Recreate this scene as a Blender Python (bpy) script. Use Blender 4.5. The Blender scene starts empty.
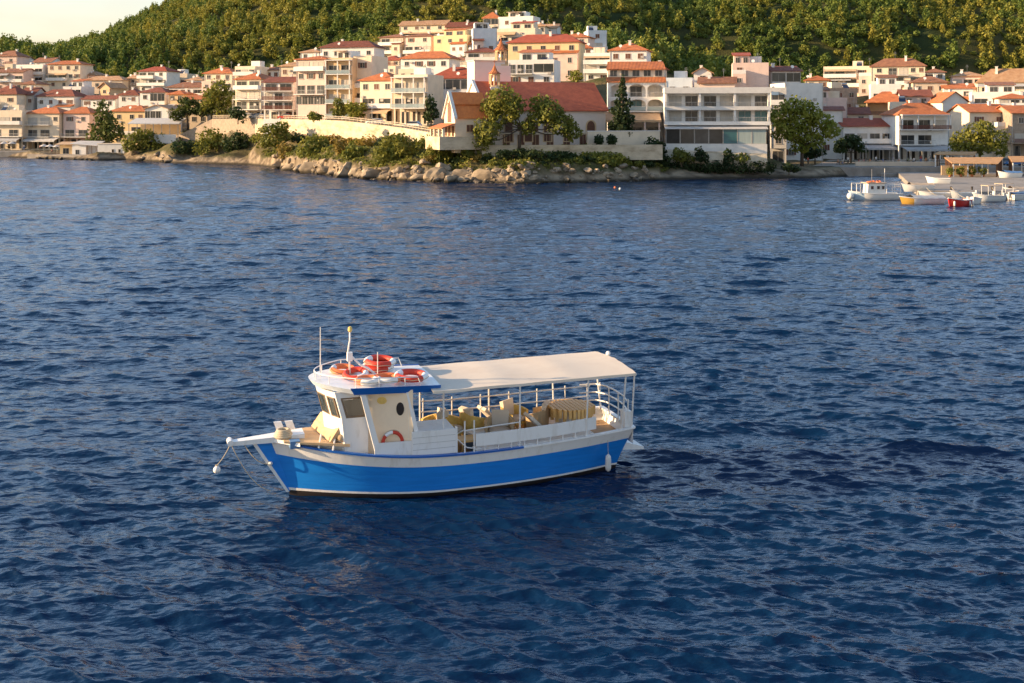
import bpy, math, random
import numpy as np
from mathutils import Vector, Matrix

# ------------------------------------------------------------------ camera, light, exposure
sc = bpy.context.scene
C = sc.collection
F, H, HZ = 1100.0, 11.6, 118.0            # focal length in pixels, eye height above the water, horizon row
cam_d = bpy.data.cameras.new('camera')
cam = bpy.data.objects.new('camera', cam_d)
C.objects.link(cam)
cam.location = (0, 0, H)
cam.rotation_euler = (math.radians(90), 0, 0)
cam_d.sensor_width = 36.0
cam_d.lens = 36.0 * F / 1024.0
cam_d.shift_y = -(341.5 - HZ) / 1024.0
cam_d.clip_end = 5000
sc.camera = cam

SUN_EL, SUN_AZ = 14.0, 4.0                # the sun stands low on the left, almost square to the view
sun_vec = Vector((-math.cos(math.radians(SUN_AZ)) * math.cos(math.radians(SUN_EL)),
                  -math.sin(math.radians(SUN_AZ)) * math.cos(math.radians(SUN_EL)),
                  math.sin(math.radians(SUN_EL))))
w = bpy.data.worlds.new('World')
sc.world = w
w.use_nodes = True
nt = w.node_tree
bg = nt.nodes['Background']
sky = nt.nodes.new('ShaderNodeTexSky')
sky.sky_type = 'NISHITA'
sky.sun_disc = False
sky.sun_elevation = math.radians(SUN_EL)
sky.sun_rotation = math.atan2(sun_vec.x, sun_vec.y)
sky.air_density = 1.0
sky.dust_density = 0.7
sky.ozone_density = 1.0
wn, wl = nt.nodes, nt.links
wtc = wn.new('ShaderNodeTexCoord'); wsep = wn.new('ShaderNodeSeparateXYZ'); wl.new(wtc.outputs['Generated'], wsep.inputs[0])
# thin evening cloud, thickest low over the horizon
wmap = wn.new('ShaderNodeMapping'); wmap.inputs['Scale'].default_value = (1.6, 1.6, 6.0); wl.new(wtc.outputs['Generated'], wmap.inputs[0])
wno = wn.new('ShaderNodeTexNoise'); wno.inputs['Scale'].default_value = 2.2; wno.inputs['Detail'].default_value = 6; wl.new(wmap.outputs[0], wno.inputs['Vector'])
wel = wn.new('ShaderNodeMapRange'); wel.inputs[1].default_value = .04; wel.inputs[2].default_value = .40; wel.inputs[3].default_value = 1.0; wel.inputs[4].default_value = 0.0; wl.new(wsep.outputs[2], wel.inputs[0])
wcl = wn.new('ShaderNodeMapRange'); wcl.inputs[1].default_value = .38; wcl.inputs[2].default_value = .66; wcl.inputs[3].default_value = .55; wcl.inputs[4].default_value = 1.0; wl.new(wno.outputs[0], wcl.inputs[0])
wmu = wn.new('ShaderNodeMath'); wmu.operation = 'MULTIPLY'; wl.new(wel.outputs[0], wmu.inputs[0]); wl.new(wcl.outputs[0], wmu.inputs[1])
wmx = wn.new('ShaderNodeMix'); wmx.data_type = 'RGBA'; wl.new(wmu.outputs[0], wmx.inputs[0]); wl.new(sky.outputs[0], wmx.inputs[6]); wmx.inputs[7].default_value = (3.4, 2.7, 2.0, 1)
# bluish cloud bank added out of view beyond the hill to light the water
wb1 = wn.new('ShaderNodeMapRange'); wb1.interpolation_type = 'SMOOTHSTEP'; wb1.inputs[1].default_value = .08; wb1.inputs[2].default_value = .30; wl.new(wsep.outputs[2], wb1.inputs[0])
wb2 = wn.new('ShaderNodeMapRange'); wb2.interpolation_type = 'SMOOTHSTEP'; wb2.inputs[1].default_value = .72; wb2.inputs[2].default_value = .34; wl.new(wsep.outputs[2], wb2.inputs[0])
wb3 = wn.new('ShaderNodeMapRange'); wb3.interpolation_type = 'SMOOTHSTEP'; wb3.inputs[1].default_value = -.1; wb3.inputs[2].default_value = .5; wl.new(wsep.outputs[1], wb3.inputs[0])
wb4 = wn.new('ShaderNodeMapRange'); wb4.inputs[1].default_value = .36; wb4.inputs[2].default_value = .58; wb4.inputs[3].default_value = .35; wl.new(wno.outputs[0], wb4.inputs[0])
wp_ = wb1
for q_ in (wb2, wb3, wb4):
    m_ = wn.new('ShaderNodeMath'); m_.operation = 'MULTIPLY'; wl.new(wp_.outputs[0], m_.inputs[0]); wl.new(q_.outputs[0], m_.inputs[1]); wp_ = m_
wmy = wn.new('ShaderNodeMix'); wmy.data_type = 'RGBA'; wl.new(wp_.outputs[0], wmy.inputs[0]); wl.new(wmx.outputs[2], wmy.inputs[6]); wmy.inputs[7].default_value = (3.1, 4.7, 7.0, 1)
wl.new(wmy.outputs[2], bg.inputs[0])
bg.inputs[1].default_value = 0.13
sd = bpy.data.lights.new('sun', 'SUN')
so = bpy.data.objects.new('sun', sd)
C.objects.link(so)
so.rotation_euler = (-sun_vec).to_track_quat('-Z', 'Y').to_euler()
sd.energy = 5.0
sd.angle = math.radians(0.5)
sd.color = (1.0, 0.70, 0.40)
sc.view_settings.view_transform = 'Standard'
sc.view_settings.look = 'None'
sc.view_settings.exposure = 1.12
sc.view_settings.gamma = 1.0
sc.cycles.max_bounces = 6
sc.cycles.diffuse_bounces = 3
sc.cycles.glossy_bounces = 3
sc.cycles.transparent_max_bounces = 8

rnd = random.Random(7)

# ------------------------------------------------------------------ helpers
def PX(px, D): return (px - 512.0) / F * D
def PZ(py, D): return H - (py - HZ) / F * D
def P(px, py, D): return Vector((PX(px, D), D, PZ(py, D)))

class MB:
    """collects shapes and links them as ONE mesh object"""
    def __init__(s): s.v = []; s.f = []; s.m = []
    def add(s, vs, fs, m=0):
        o = len(s.v); s.v += [tuple(v) for v in vs]
        s.f += [tuple(i + o for i in f) for f in fs]; s.m += [m] * len(fs); return s
    def box(s, x0, x1, y0, y1, z0, z1, m=0):
        return s.add([(x0,y0,z0),(x1,y0,z0),(x1,y1,z0),(x0,y1,z0),(x0,y0,z1),(x1,y0,z1),(x1,y1,z1),(x0,y1,z1)],
                     [(3,2,1,0),(4,5,6,7),(0,1,5,4),(1,2,6,5),(2,3,7,6),(3,0,4,7)], m)
    def hexa(s, b, t, m=0):
        """box from four bottom and four top corners (counter-clockwise)"""
        return s.add(list(b) + list(t), [(3,2,1,0),(4,5,6,7),(0,1,5,4),(1,2,6,5),(2,3,7,6),(3,0,4,7)], m)
    def poly(s, pts, m=0): return s.add(pts, [tuple(range(len(pts)))], m)
    def prism(s, pts, z0, z1, m=0):
        n = len(pts)
        vs = [(p[0], p[1], z0) for p in pts] + [(p[0], p[1], z1) for p in pts]
        fs = [tuple(range(n - 1, -1, -1)), tuple(range(n, 2 * n))]
        fs += [(i, (i + 1) % n, n + (i + 1) % n, n + i) for i in range(n)]
        return s.add(vs, fs, m)
    def slab(s, pts, th, m=0):
        """sheet of any outline given thickness downwards"""
        n = len(pts)
        vs = [tuple(p) for p in pts] + [(p[0], p[1], p[2] - th) for p in pts]
        fs = [tuple(range(n)), tuple(range(2 * n - 1, n - 1, -1))]
        fs += [(i, n + i, n + (i + 1) % n, (i + 1) % n) for i in range(n)]
        return s.add(vs, fs, m)
    def tube(s, pts, r, n=6, m=0, r2=None):
        pts = [Vector(p) for p in pts]; k = len(pts); vs = []; fs = []
        for i, p in enumerate(pts):
            d = (pts[min(i + 1, k - 1)] - pts[max(i - 1, 0)]).normalized()
            a = d.cross(Vector((0, 0, 1)) if abs(d.z) < .9 else Vector((1, 0, 0))).normalized(); b = d.cross(a)
            rr = r if r2 is None else r + (r2 - r) * i / (k - 1)
            for j in range(n):
                t = 2 * math.pi * j / n
                vs.append(p + a * (rr * math.cos(t)) + b * (rr * math.sin(t)))
        for i in range(k - 1):
            for j in range(n):
                fs.append((i*n + j, i*n + (j+1) % n, (i+1)*n + (j+1) % n, (i+1)*n + j))
        fs.append(tuple(range(n - 1, -1, -1))); fs.append(tuple(range((k-1)*n, k*n)))
        return s.add(vs, fs, m)
    def lathe(s, prof, c=(0,0,0), n=12, m=0):
        vs = []; fs = []
        for r, z in prof:
            for j in range(n):
                t = 2 * math.pi * j / n
                vs.append((c[0] + r * math.cos(t), c[1] + r * math.sin(t), c[2] + z))
        for i in range(len(prof) - 1):
            for j in range(n):
                fs.append((i*n + j, i*n + (j+1) % n, (i+1)*n + (j+1) % n, (i+1)*n + j))
        fs.append(tuple(range(n - 1, -1, -1))); fs.append(tuple(range((len(prof)-1)*n, len(prof)*n)))
        return s.add(vs, fs, m)
    def ball(s, c, r, n=10, m=0):
        if not isinstance(r, (tuple, list)): r = (r, r, r)
        vs = []; fs = []; k = max(4, n // 2 + 1)
        for i in range(k + 1):
            a = math.pi * i / k - math.pi / 2
            rr = max(math.cos(a), 0.02)
            for j in range(n):
                t = 2 * math.pi * j / n
                vs.append((c[0] + r[0]*rr*math.cos(t), c[1] + r[1]*rr*math.sin(t), c[2] + r[2]*math.sin(a)))
        for i in range(k):
            for j in range(n):
                fs.append((i*n + j, i*n + (j+1) % n, (i+1)*n + (j+1) % n, (i+1)*n + j))
        fs.append(tuple(range(n - 1, -1, -1))); fs.append(tuple(range(k*n, (k+1)*n)))
        return s.add(vs, fs, m)
    def torus(s, c, R, r, n=24, k=8, m=0, bands=None, mat4=None):
        vs = []; fs = []; ms = []
        for i in range(n):
            a = 2 * math.pi * i / n
            for j in range(k):
                b = 2 * math.pi * j / k
                v = Vector(((R + r*math.cos(b))*math.cos(a), (R + r*math.cos(b))*math.sin(a), r*math.sin(b)))
                if mat4: v = mat4 @ v
                vs.append(v + Vector(c))
        o = len(s.v); s.v += [tuple(v) for v in vs]
        for i in range(n):
            mm = m if bands is None else bands[int(i * len(bands) / n)]
            for j in range(k):
                s.f.append((o+i*k+j, o+((i+1)%n)*k+j, o+((i+1)%n)*k+(j+1)%k, o+i*k+(j+1)%k)); s.m.append(mm)
        return s
    def xf(s, M, start=0):
        for i in range(start, len(s.v)): s.v[i] = tuple(M @ Vector(s.v[i]))
        return s
    def mesh(s, name, mats, smooth=False):
        me = bpy.data.meshes.new(name)
        me.from_pydata(s.v, [], s.f)
        for m in (mats if isinstance(mats, (list, tuple)) else [mats]): me.materials.append(m)
        me.polygons.foreach_set('material_index', s.m)
        if smooth: me.polygons.foreach_set('use_smooth', [True] * len(s.f))
        me.update()
        return me
    def build(s, name, mats, parent=None, smooth=False, loc=None, rz=None):
        o = bpy.data.objects.new(name, s.mesh(name, mats, smooth))
        C.objects.link(o)
        if parent is not None: o.parent = parent
        if loc is not None: o.location = loc
        if rz is not None: o.rotation_euler = (0, 0, rz)
        return o

def tag(o, label=None, cat=None, group=None, kind=None):
    if label: o['label'] = label
    if cat: o['category'] = cat
    if group: o['group'] = group
    if kind: o['kind'] = kind
    return o

def thing(name, label, cat, loc=(0, 0, 0), rz=0.0, group=None):
    o = bpy.data.objects.new(name, None)
    C.objects.link(o)
    o.empty_display_size = 0.3
    o.location = loc
    o.rotation_euler = (0, 0, rz)
    return tag(o, label, cat, group)

def copy_tree(o, parent=None):
    c = o.copy()
    C.objects.link(c)
    if parent is not None: c.parent = parent
    for ch in list(o.children): copy_tree(ch, c)
    return c

def np_mesh(name, V, Q, mats, smooth=True):
    me = bpy.data.meshes.new(name)
    V = np.asarray(V, np.float32); Q = np.asarray(Q, np.int32)
    k = Q.shape[1]
    me.vertices.add(len(V)); me.vertices.foreach_set('co', V.ravel())
    me.loops.add(Q.size); me.loops.foreach_set('vertex_index', Q.ravel())
    me.polygons.add(len(Q))
    me.polygons.foreach_set('loop_start', np.arange(0, Q.size, k, dtype=np.int32))
    me.polygons.foreach_set('use_smooth', np.full(len(Q), smooth))
    for m in (mats if isinstance(mats, (list, tuple)) else [mats]): me.materials.append(m)
    me.update(calc_edges=True)
    return me

def hash2(ix, iy, s):
    n = (ix * 374761393 + iy * 668265263 + s * 1442695041) & 0xffffffff
    n = ((n ^ (n >> 13)) * 1274126177) & 0xffffffff
    return ((n ^ (n >> 16)) & 0xffff) / 65535.0
def vnoise(x, y, s=0):
    x0 = np.floor(x).astype(np.int64); y0 = np.floor(y).astype(np.int64)
    fx = x - x0; fy = y - y0; fx = fx*fx*(3-2*fx); fy = fy*fy*(3-2*fy)
    a = hash2(x0, y0, s); b = hash2(x0+1, y0, s); c = hash2(x0, y0+1, s); d = hash2(x0+1, y0+1, s)
    return (a*(1-fx)+b*fx)*(1-fy) + (c*(1-fx)+d*fx)*fy
def fbm(x, y, o=4, s=0):
    t = 0; a = .5; 
    for i in range(o): t = t + a * vnoise(x * 2**i, y * 2**i, s + i*17); a *= .5
    return t

# ------------------------------------------------------------------ materials
def mat(name, col, rough=.6, col2=None, scale=3.0, bump=0.0, bscale=None, metal=0.0, spec=.5, detail=5, coords='Object',
        rand=0.0, stretch=None, lo=.35, hi=.65, trans=0.0, coat=0.0):
    m = bpy.data.materials.new(name)
    m.use_nodes = True
    n = m.node_tree.nodes; l = m.node_tree.links
    b = n['Principled BSDF']
    b.inputs['Base Color'].default_value = (*col, 1)
    b.inputs['Roughness'].default_value = rough
    b.inputs['Metallic'].default_value = metal
    b.inputs['Specular IOR Level'].default_value = spec
    b.inputs['Coat Weight'].default_value = coat
    tc = n.new('ShaderNodeTexCoord')
    src = tc.outputs[coords]
    if stretch:
        mp = n.new('ShaderNodeMapping'); mp.inputs['Scale'].default_value = stretch
        l.new(src, mp.inputs[0]); src = mp.outputs[0]
    out = None
    if col2 is not None:
        t = n.new('ShaderNodeTexNoise'); t.inputs['Scale'].default_value = scale; t.inputs['Detail'].default_value = detail
        t.inputs['Roughness'].default_value = .65
        l.new(src, t.inputs['Vector'])
        r = n.new('ShaderNodeMapRange'); r.inputs[1].default_value = lo; r.inputs[2].default_value = hi
        l.new(t.outputs[0], r.inputs[0])
        mx = n.new('ShaderNodeMix'); mx.data_type = 'RGBA'
        mx.inputs[6].default_value = (*col, 1); mx.inputs[7].default_value = (*col2, 1)
        l.new(r.outputs[0], mx.inputs[0])
        out = mx.outputs[2]
    if rand > 0:
        oi = n.new('ShaderNodeObjectInfo')
        hs = n.new('ShaderNodeHueSaturation')
        hs.inputs['Color'].default_value = (*col, 1)
        if out: l.new(out, hs.inputs['Color'])
        r1 = n.new('ShaderNodeMapRange'); r1.inputs[3].default_value = 1 - rand; r1.inputs[4].default_value = 1 + rand
        l.new(oi.outputs['Random'], r1.inputs[0]); l.new(r1.outputs[0], hs.inputs['Value'])
        out = hs.outputs[0]
    if out: l.new(out, b.inputs['Base Color'])
    if bump > 0:
        t2 = n.new('ShaderNodeTexNoise'); t2.inputs['Scale'].default_value = bscale or scale * 4; t2.inputs['Detail'].default_value = 6
        l.new(src, t2.inputs['Vector'])
        bp = n.new('ShaderNodeBump'); bp.inputs['Strength'].default_value = bump; bp.inputs['Distance'].default_value = .1
        l.new(t2.outputs[0], bp.inputs['Height']); l.new(bp.outputs[0], b.inputs['Normal'])
    if trans > 0:
        tr = n.new('ShaderNodeBsdfTranslucent'); ms = n.new('ShaderNodeMixShader'); ms.inputs[0].default_value = trans
        if out: l.new(out, tr.inputs[0])
        else: tr.inputs[0].default_value = (*col, 1)
        l.new(b.outputs[0], ms.inputs[1]); l.new(tr.outputs[0], ms.inputs[2])
        l.new(ms.outputs[0], n['Material Output'].inputs[0])
    return m

def roof_mat(name, c1, c2):
    m = mat(name, c1, .8, c2, scale=.9, spec=.2, rand=.12)
    n = m.node_tree.nodes; l = m.node_tree.links
    wv = n.new('ShaderNodeTexWave'); wv.wave_type = 'BANDS'; wv.bands_direction = 'X'
    wv.inputs['Scale'].default_value = 1.1; wv.inputs['Distortion'].default_value = .6
    tc = [q for q in n if q.type == 'TEX_COORD'][0]
    l.new(tc.outputs['Object'], wv.inputs[0])
    bp = n.new('ShaderNodeBump'); bp.inputs['Strength'].default_value = .7; bp.inputs['Distance'].default_value = .08
    l.new(wv.outputs[1], bp.inputs['Height']); l.new(bp.outputs[0], n['Principled BSDF'].inputs['Normal'])
    return m

def glass_mat(name, tint=(.75,.8,.82), alpha=.35):
    m = bpy.data.materials.new(name); m.use_nodes = True
    n = m.node_tree.nodes; l = m.node_tree.links
    b = n['Principled BSDF']; b.inputs['Base Color'].default_value = (*tint, 1); b.inputs['Roughness'].default_value = .05
    tr = n.new('ShaderNodeBsdfTransparent'); tr.inputs[0].default_value = (.9, .93, .93, 1)
    ms = n.new('ShaderNodeMixShader'); ms.inputs[0].default_value = alpha
    l.new(tr.outputs[0], ms.inputs[1]); l.new(b.outputs[0], ms.inputs[2]); l.new(ms.outputs[0], n['Material Output'].inputs[0])
    return m

def plaster(name, c, d=.82):
    return mat(name, c, .85, tuple(x * d for x in c), scale=.55, bump=.15, bscale=6, spec=.2, lo=.45, hi=.75, rand=.06)
WALL = dict(
    white=plaster('white_plaster', (.78, .75, .71)), cream=plaster('cream_plaster', (.76, .64, .49)),
    beige=plaster('beige_plaster', (.66, .54, .42)), yellow=plaster('yellow_plaster', (.76, .57, .33)),
    pink=plaster('pink_plaster', (.76, .57, .49)), grey=plaster('grey_plaster', (.52, .50, .48)),
    blue=plaster('bluish_plaster', (.62, .68, .74)), stone=mat('house_stone', (.42,.33,.25), .9, (.28,.22,.17), scale=1.6, bump=.5, bscale=3),
    ochre=plaster('ochre_plaster', (.70, .50, .30)))
ROOF = dict(orange=roof_mat('orange_roof_tiles', (.55, .19, .075), (.38, .125, .055)),
            red=roof_mat('red_roof_tiles', (.42, .105, .06), (.31, .08, .048)),
            dark=roof_mat('dark_red_roof_tiles', (.27, .095, .06), (.18, .065, .045)),
            brown=roof_mat('brown_roof_tiles', (.34, .16, .09), (.22, .10, .065)),
            tan=roof_mat('tan_roof_tiles', (.52, .33, .2), (.40, .22, .12)))
M_conc = mat('concrete', (.34,.31,.28), .9, (.24,.215,.19), scale=.5, bump=.3, bscale=4, spec=.2)
M_pane = mat('window_glass', (.022,.026,.032), .10, (.06,.062,.065), scale=.35, rand=.5)
M_teal = mat('teal_glass', (.025,.11,.13), .1, (.05,.17,.19), scale=.3)
M_frame = mat('window_frame_paint', (.50,.46,.42), .5, (.38,.34,.30), scale=2)
M_wood = mat('brown_wood', (.16,.075,.035), .6, (.10,.045,.02), scale=2, stretch=(1,1,6))
M_rail = mat('railing_paint', (.55,.53,.5), .5, (.42,.4,.38), scale=2)
M_railw = mat('dark_red_railing', (.18,.05,.03), .6, (.12,.035,.02), scale=2)
M_glassr = glass_mat('balcony_glass', (.45,.55,.58), .45)
M_awn = mat('white_awning_cloth', (.74,.71,.68), .9, (.62,.59,.56), scale=1.2, trans=.2)
M_awng = mat('grey_awning_cloth', (.45,.45,.46), .9, (.35,.35,.36), scale=1.2)
M_awnc = mat('cream_awning_cloth', (.74,.52,.32), .9, (.60,.40,.24), scale=1.2, trans=.2)
M_shut = mat('brown_shutter', (.17,.07,.04), .7, (.12,.05,.03), scale=3)
M_metal = mat('grey_metal', (.35,.35,.36), .4, (.25,.25,.26), scale=4, metal=.6)
M_dark = mat('dark_interior', (.05,.042,.036), .9, (.03,.025,.02), scale=1)
M_curt = mat('pale_curtain', (.55,.50,.43), .9, (.42,.38,.33), scale=2, stretch=(6,6,.5))
M_tank = mat('steel_tank', (.6,.6,.6), .3, (.5,.5,.5), scale=4, metal=.8)
M_panel = mat('solar_panel', (.02,.03,.06), .15, (.03,.04,.08), scale=4)

def leaf_mat(name, a, b, sc_=.35, rand=.18, tr=.3):
    return mat(name, a, .65, b, scale=sc_, spec=.25, rand=rand, trans=tr, detail=3, coords='Object')
LEAF = dict(
    pine=leaf_mat('pine_needles', (.045,.075,.018), (.11,.125,.026)), olive=leaf_mat('olive_leaves', (.11,.135,.026), (.25,.24,.04)),
    dark=leaf_mat('dark_leaves', (.025,.048,.018), (.05,.075,.022)), lime=leaf_mat('yellow_green_leaves', (.17,.19,.03), (.27,.25,.04)),
    plane=leaf_mat('plane_tree_leaves', (.13,.16,.022), (.25,.24,.035)), gold=leaf_mat('golden_scrub', (.22,.17,.035), (.32,.22,.05)))
M_bark = mat('bark', (.12,.085,.06), .95, (.07,.05,.035), scale=3, bump=.5, stretch=(3,3,.6))
# ------------------------------------------------------------------ house data
HOUSES = []
def Hs(*a, **k): HOUSES.append((a, k))
# label, x0, x1, eave row, base row, distance, storeys from the top, roof, wall
def hdata():
    # ---- left waterfront
    Hs('cream three storey house at the left edge of the waterfront with dark awning', -14, 24, 112, 149, 342, ['b3p','b2r','o3'], ('flat',), 'cream', awn='grey')
    Hs('cream house with dark red roof and two long balconies on the left waterfront', 25, 61, 113, 149, 342, ['b2r:.75|w1:.25','b2r:.75|-:.25','o3'], ('hip','orange',107), 'cream', awn='white')
    Hs('pink house with bright orange hip roof beside the tall dark conifer', 62, 91, 113, 149, 341, ['w2','b2r','o2'], ('hip','orange',106.5), 'pink', awn='none')
    Hs('yellow house with orange roof between the conifer and the white gabled house', 109, 146, 111, 146, 335, ['w1:.5|w2:.5','b2p','w2'], ('hip','orange',105), 'yellow')
    Hs('white gabled house with wide glass windows above the terrace restaurant', 144, 169, 109, 137, 318, ['g3:.7|-:.3','o3'], ('gableF','tan',104.5), 'white', awn='none')
    # ---- left second row
    Hs('white house with broad dark red hip roof behind the left waterfront', 35, 76, 96, 119, 376, ['w4','w3'], ('hip','dark',89), 'white')
    Hs('low cream house with dark red roof at the left edge above the promenade', -10, 18, 94, 117, 374, ['w2','b2p'], ('hip','dark',85), 'cream')
    Hs('narrow grey house with dark roof between two dark red roofs', 19, 34, 95, 118, 378, ['w2','w1'], ('gable','dark',87), 'grey')
    Hs('small white house with red roof strip right of the broad dark roof', 80, 117, 99, 117, 372, ['w3','b3p'], ('gable','dark',95), 'white')
    Hs('white house with dark red roof above the yellow house', 118, 139, 95, 113, 365, ['w2','w2'], ('hip','dark',88.5), 'white')
    Hs('white house with dark roof and blue grey windows behind the gabled house', 139, 166, 92, 113, 352, ['w1:.4|g2:.6','w2'], ('hip','dark',87), 'white')
    # ---- left third row
    Hs('cream four storey apartment block with orange roof high on the left', 46, 82, 64, 97, 405, ['w4','b2p:.6|w2:.4','w3','b3p'], ('hip','orange',60), 'cream')
    Hs('white tiered apartment house left of the cream four storey block', 14, 45, 66, 92, 408, ['b3p','b3p','w3'], ('flat',), 'white', rot=8)
    Hs('long beige house with brown roof above the tall conifer', 80, 124, 80, 100, 396, ['w4','b4p'], ('hip','tan',75.5), 'beige')
    Hs('small warm gabled house in front of the long beige house', 98, 111, 88, 104, 383, ['w1','w1'], ('gableF','tan',82), 'ochre', rot=15)
    Hs('pale pink house with brown roof at the left edge of the third row', -6, 25, 72, 92, 402, ['b3p','w3'], ('gable','brown',68), 'pink')
    Hs('pink villa at the upper left corner of the village', -8, 18, 56, 74, 436, ['w2','b2p'], ('hip','brown',50), 'pink')
    Hs('small white house with lean roof at the top left beside the pines', 10, 24, 60, 72, 442, ['w2'], ('gable','brown',56), 'white')
    Hs('white house with red roof beneath the pines on the upper left slope', 33, 52, 62, 76, 432, ['w2','w2'], ('gable','brown',57), 'white')
    Hs('white tiered villa with red roof block near the left wood', 137, 168, 71, 93, 392, ['b2p:.6|w1:.4','b3p','w3'], ('hip','red',66), 'white', rot=10)
    Hs('low pale house behind the white tiered villa', 166, 188, 75, 88, 402, ['w3'], ('flat',), 'cream')
    Hs('long white house with brown red roof left of the umbrella pine', 166, 205, 87, 106, 356, ['b3p','w3'], ('hip','brown',81.5), 'white')
    Hs('villa with orange hip roof and wide terrace above the umbrella pine', 203, 233, 73, 100, 345, ['w3','b3p','b3p'], ('hip','orange',67), 'cream', rot=8)
    Hs('stone coloured house at the edge of the left wood', 128, 138, 78, 92, 398, ['w1','w1'], ('gable','tan',74), 'stone')
    Hs('low ochre house with awning left of the umbrella pine', 183, 203, 99, 112, 335, ['w2'], ('gable','orange',95), 'ochre')
    Hs('small beige block beneath the umbrella pine', 189, 208, 114, 125, 311, ['w2'], ('flat',), 'beige')
    # ---- promenade row in the middle
    Hs('cream apartment house with orange penthouse roof right of the umbrella pine', 234, 262, 79, 120, 294, ['b2p','b2r','b2r','o2'], ('hip','orange',72), 'cream', rot=14, awn='none')
    Hs('white apartment house with dark red balcony railings on the promenade', 263, 294, 82, 119, 276, ['b2d','b3d','b3d','o2'], ('gable','dark',76), 'white', rot=4, awn='none')
    Hs('beige villa with low roof behind the house with dark red balconies', 279, 301, 66, 90, 318, ['w2','w2'], ('hip','tan',61), 'beige', rot=10)
    Hs('pink apartment block with orange roof strip and glazed verandas', 295, 327, 59, 118, 270, ['b2p','w3','b3r','g5','-'], ('hip','orange',55), 'pink', rot=14)
    Hs('apartment block with deep glass fronted balconies and orange ceilings', 327, 353, 60, 118, 268, ['l2g','l2g','l2g','l2g'], ('flat',), 'ochre', rot=8)
    Hs('cream apartment block joined to the glass fronted balconies', 353, 372, 58, 117, 269, ['w1','b1p','b1p','w1'], ('flat',), 'cream', rot=12)
    Hs('white villa with dark red roof standing above the promenade blocks', 319, 375, 47, 72, 330, ['w5','g3:.5|b2p:.5'], ('hip','dark',40), 'white', rot=8)
    Hs('cream house with bright orange roof and terracotta awning', 359, 394, 80, 122, 258, ['w3','b2p','o2'], ('hip','orange',71), 'cream', rot=16, awn='cream')
    Hs('flat roofed three storey house with glass balconies and stone terrace', 393, 428, 77, 124, 248, ['l3g','l3g','o3'], ('flat',), 'cream', rot=12, awn='none')
    Hs('white house with orange red hip roof and four brown windows', 400, 450, 58, 82, 300, ['w4','w3'], ('hip','orange',50.5), 'white', rot=10)
    Hs('white house with large dark windows under a wide red roof beside the church', 430, 476, 78, 104, 262, ['g3','w3'], ('hip','red',66), 'white', rot=4)
    # ---- upper middle
    Hs('pale apartment house with brown flat roof and arched door on the upper slope', 379, 404, 37, 62, 366, ['b2p','b2p','w2'], ('hip','brown',33.5), 'beige', rot=16)
    Hs('pink apartment house with rounded corner right of the brown flat roof', 404, 432, 36, 62, 360, ['w2','b3p','w2'], ('hip','brown',32.5), 'pink', rot=16)
    Hs('long cream house with flat tan roof on the highest terrace', 399, 446, 25, 38, 404, ['w4','b4p'], ('gable','tan',19.5), 'cream', rot=8)
    Hs('yellow house with broad blank wall below the highest terrace', 433, 467, 37, 62, 352, ['w3','-','b2p'], ('flat',), 'yellow', rot=18)
    Hs('dark roofed cottage between the long cream house and the top villa', 446, 474, 27, 42, 398, ['w3'], ('gable','dark',21), 'beige')
    Hs('white house with dark red roof behind the bell towers', 466, 496, 52, 70, 310, ['b2p','w3'], ('hip','dark',46.5), 'white')
    Hs('small villa with bright orange roof at the summit of the village', 483, 499, 18, 33, 405, ['g2','b2p'], ('hip','orange',11), 'cream')
    Hs('white house with blank bluish gable below the summit villa', 473, 497, 30, 54, 345, ['-','w2'], ('flat',), 'blue', rot=-6)
    Hs('white house with stepped roof right of the summit villa', 498, 533, 18, 36, 392, ['w2','w3'], ('flat',), 'white', rot=12)
    Hs('cream block with balcony below the stepped white house', 497, 535, 30, 44, 360, ['b3p'], ('flat',), 'cream', rot=10)
    Hs('large yellow building with red hip roof above the church', 508, 578, 42, 80, 296, ['w5','-','w4'], ('hip','red',33), 'yellow', rot=7)
    Hs('white flat roofed house with balcony just above the church roof', 508, 554, 62, 86, 258, ['b3r:.55|g1:.45','w3'], ('flat',), 'white')
    Hs('tiny white shed with pale roof at the edge of the wood', 541, 557, 28, 36, 400, ['w1'], ('gable','tan',23), 'white')
    Hs('white house with orange roof and sloping wall right of the yellow building', 562, 588, 37, 66, 330, ['w2','w3','b2p'], ('hip','orange',32), 'pink', rot=10)
    Hs('white cube house with one dark window near the upper wood', 588, 607, 32, 50, 348, ['w1','b1p'], ('flat',), 'blue', rot=-6)
    Hs('white stepped terraces between the yellow building and the balcony hotel', 584, 612, 55, 82, 285, ['b2p','b2p','w2'], ('flat',), 'white', rot=6)
    Hs('white house with red roof behind the balcony hotel', 610, 646, 50, 76, 276, ['w3','b3p'], ('hip','orange',42), 'white', rot=6)
    # ---- right of the church
    Hs('pinkish cube house standing on the slope behind the long hotel', 733, 768, 65, 96, 262, ['w1:.4|-:.6','-','w2'], ('flat',), 'pink', rot=2)
    Hs('house with brown pitched roof peeping over the long hotel', 700, 734, 83, 100, 254, ['w3'], ('gable','brown',76), 'pink')
    Hs('small white house with gable behind the long hotel', 694, 711, 73, 96, 272, ['w1','w1'], ('gableF','tan',67), 'white')
    Hs('low house with blue tarpaulin terrace behind the long hotel', 666, 692, 80, 98, 258, ['w2'], ('flat',), 'blue')
    Hs('white house with dark red roof and blue windows right of the long hotel', 771, 801, 71, 96, 268, ['g2','w2'], ('gable','dark',65), 'white', rot=-5)
    Hs('blank white wall of a flat house above the plane tree', 784, 824, 83, 160, 252, ['-','w1:.2|-:.8','-','w2','w3'], ('none',), 'white', rot=-8)
    Hs('narrow grey house with balcony between the long hotel and the plane tree', 771, 786, 90, 163, 240, ['b1p','b1r','w1','w1','o1'], ('flat',), 'grey', awn='none')
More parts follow.
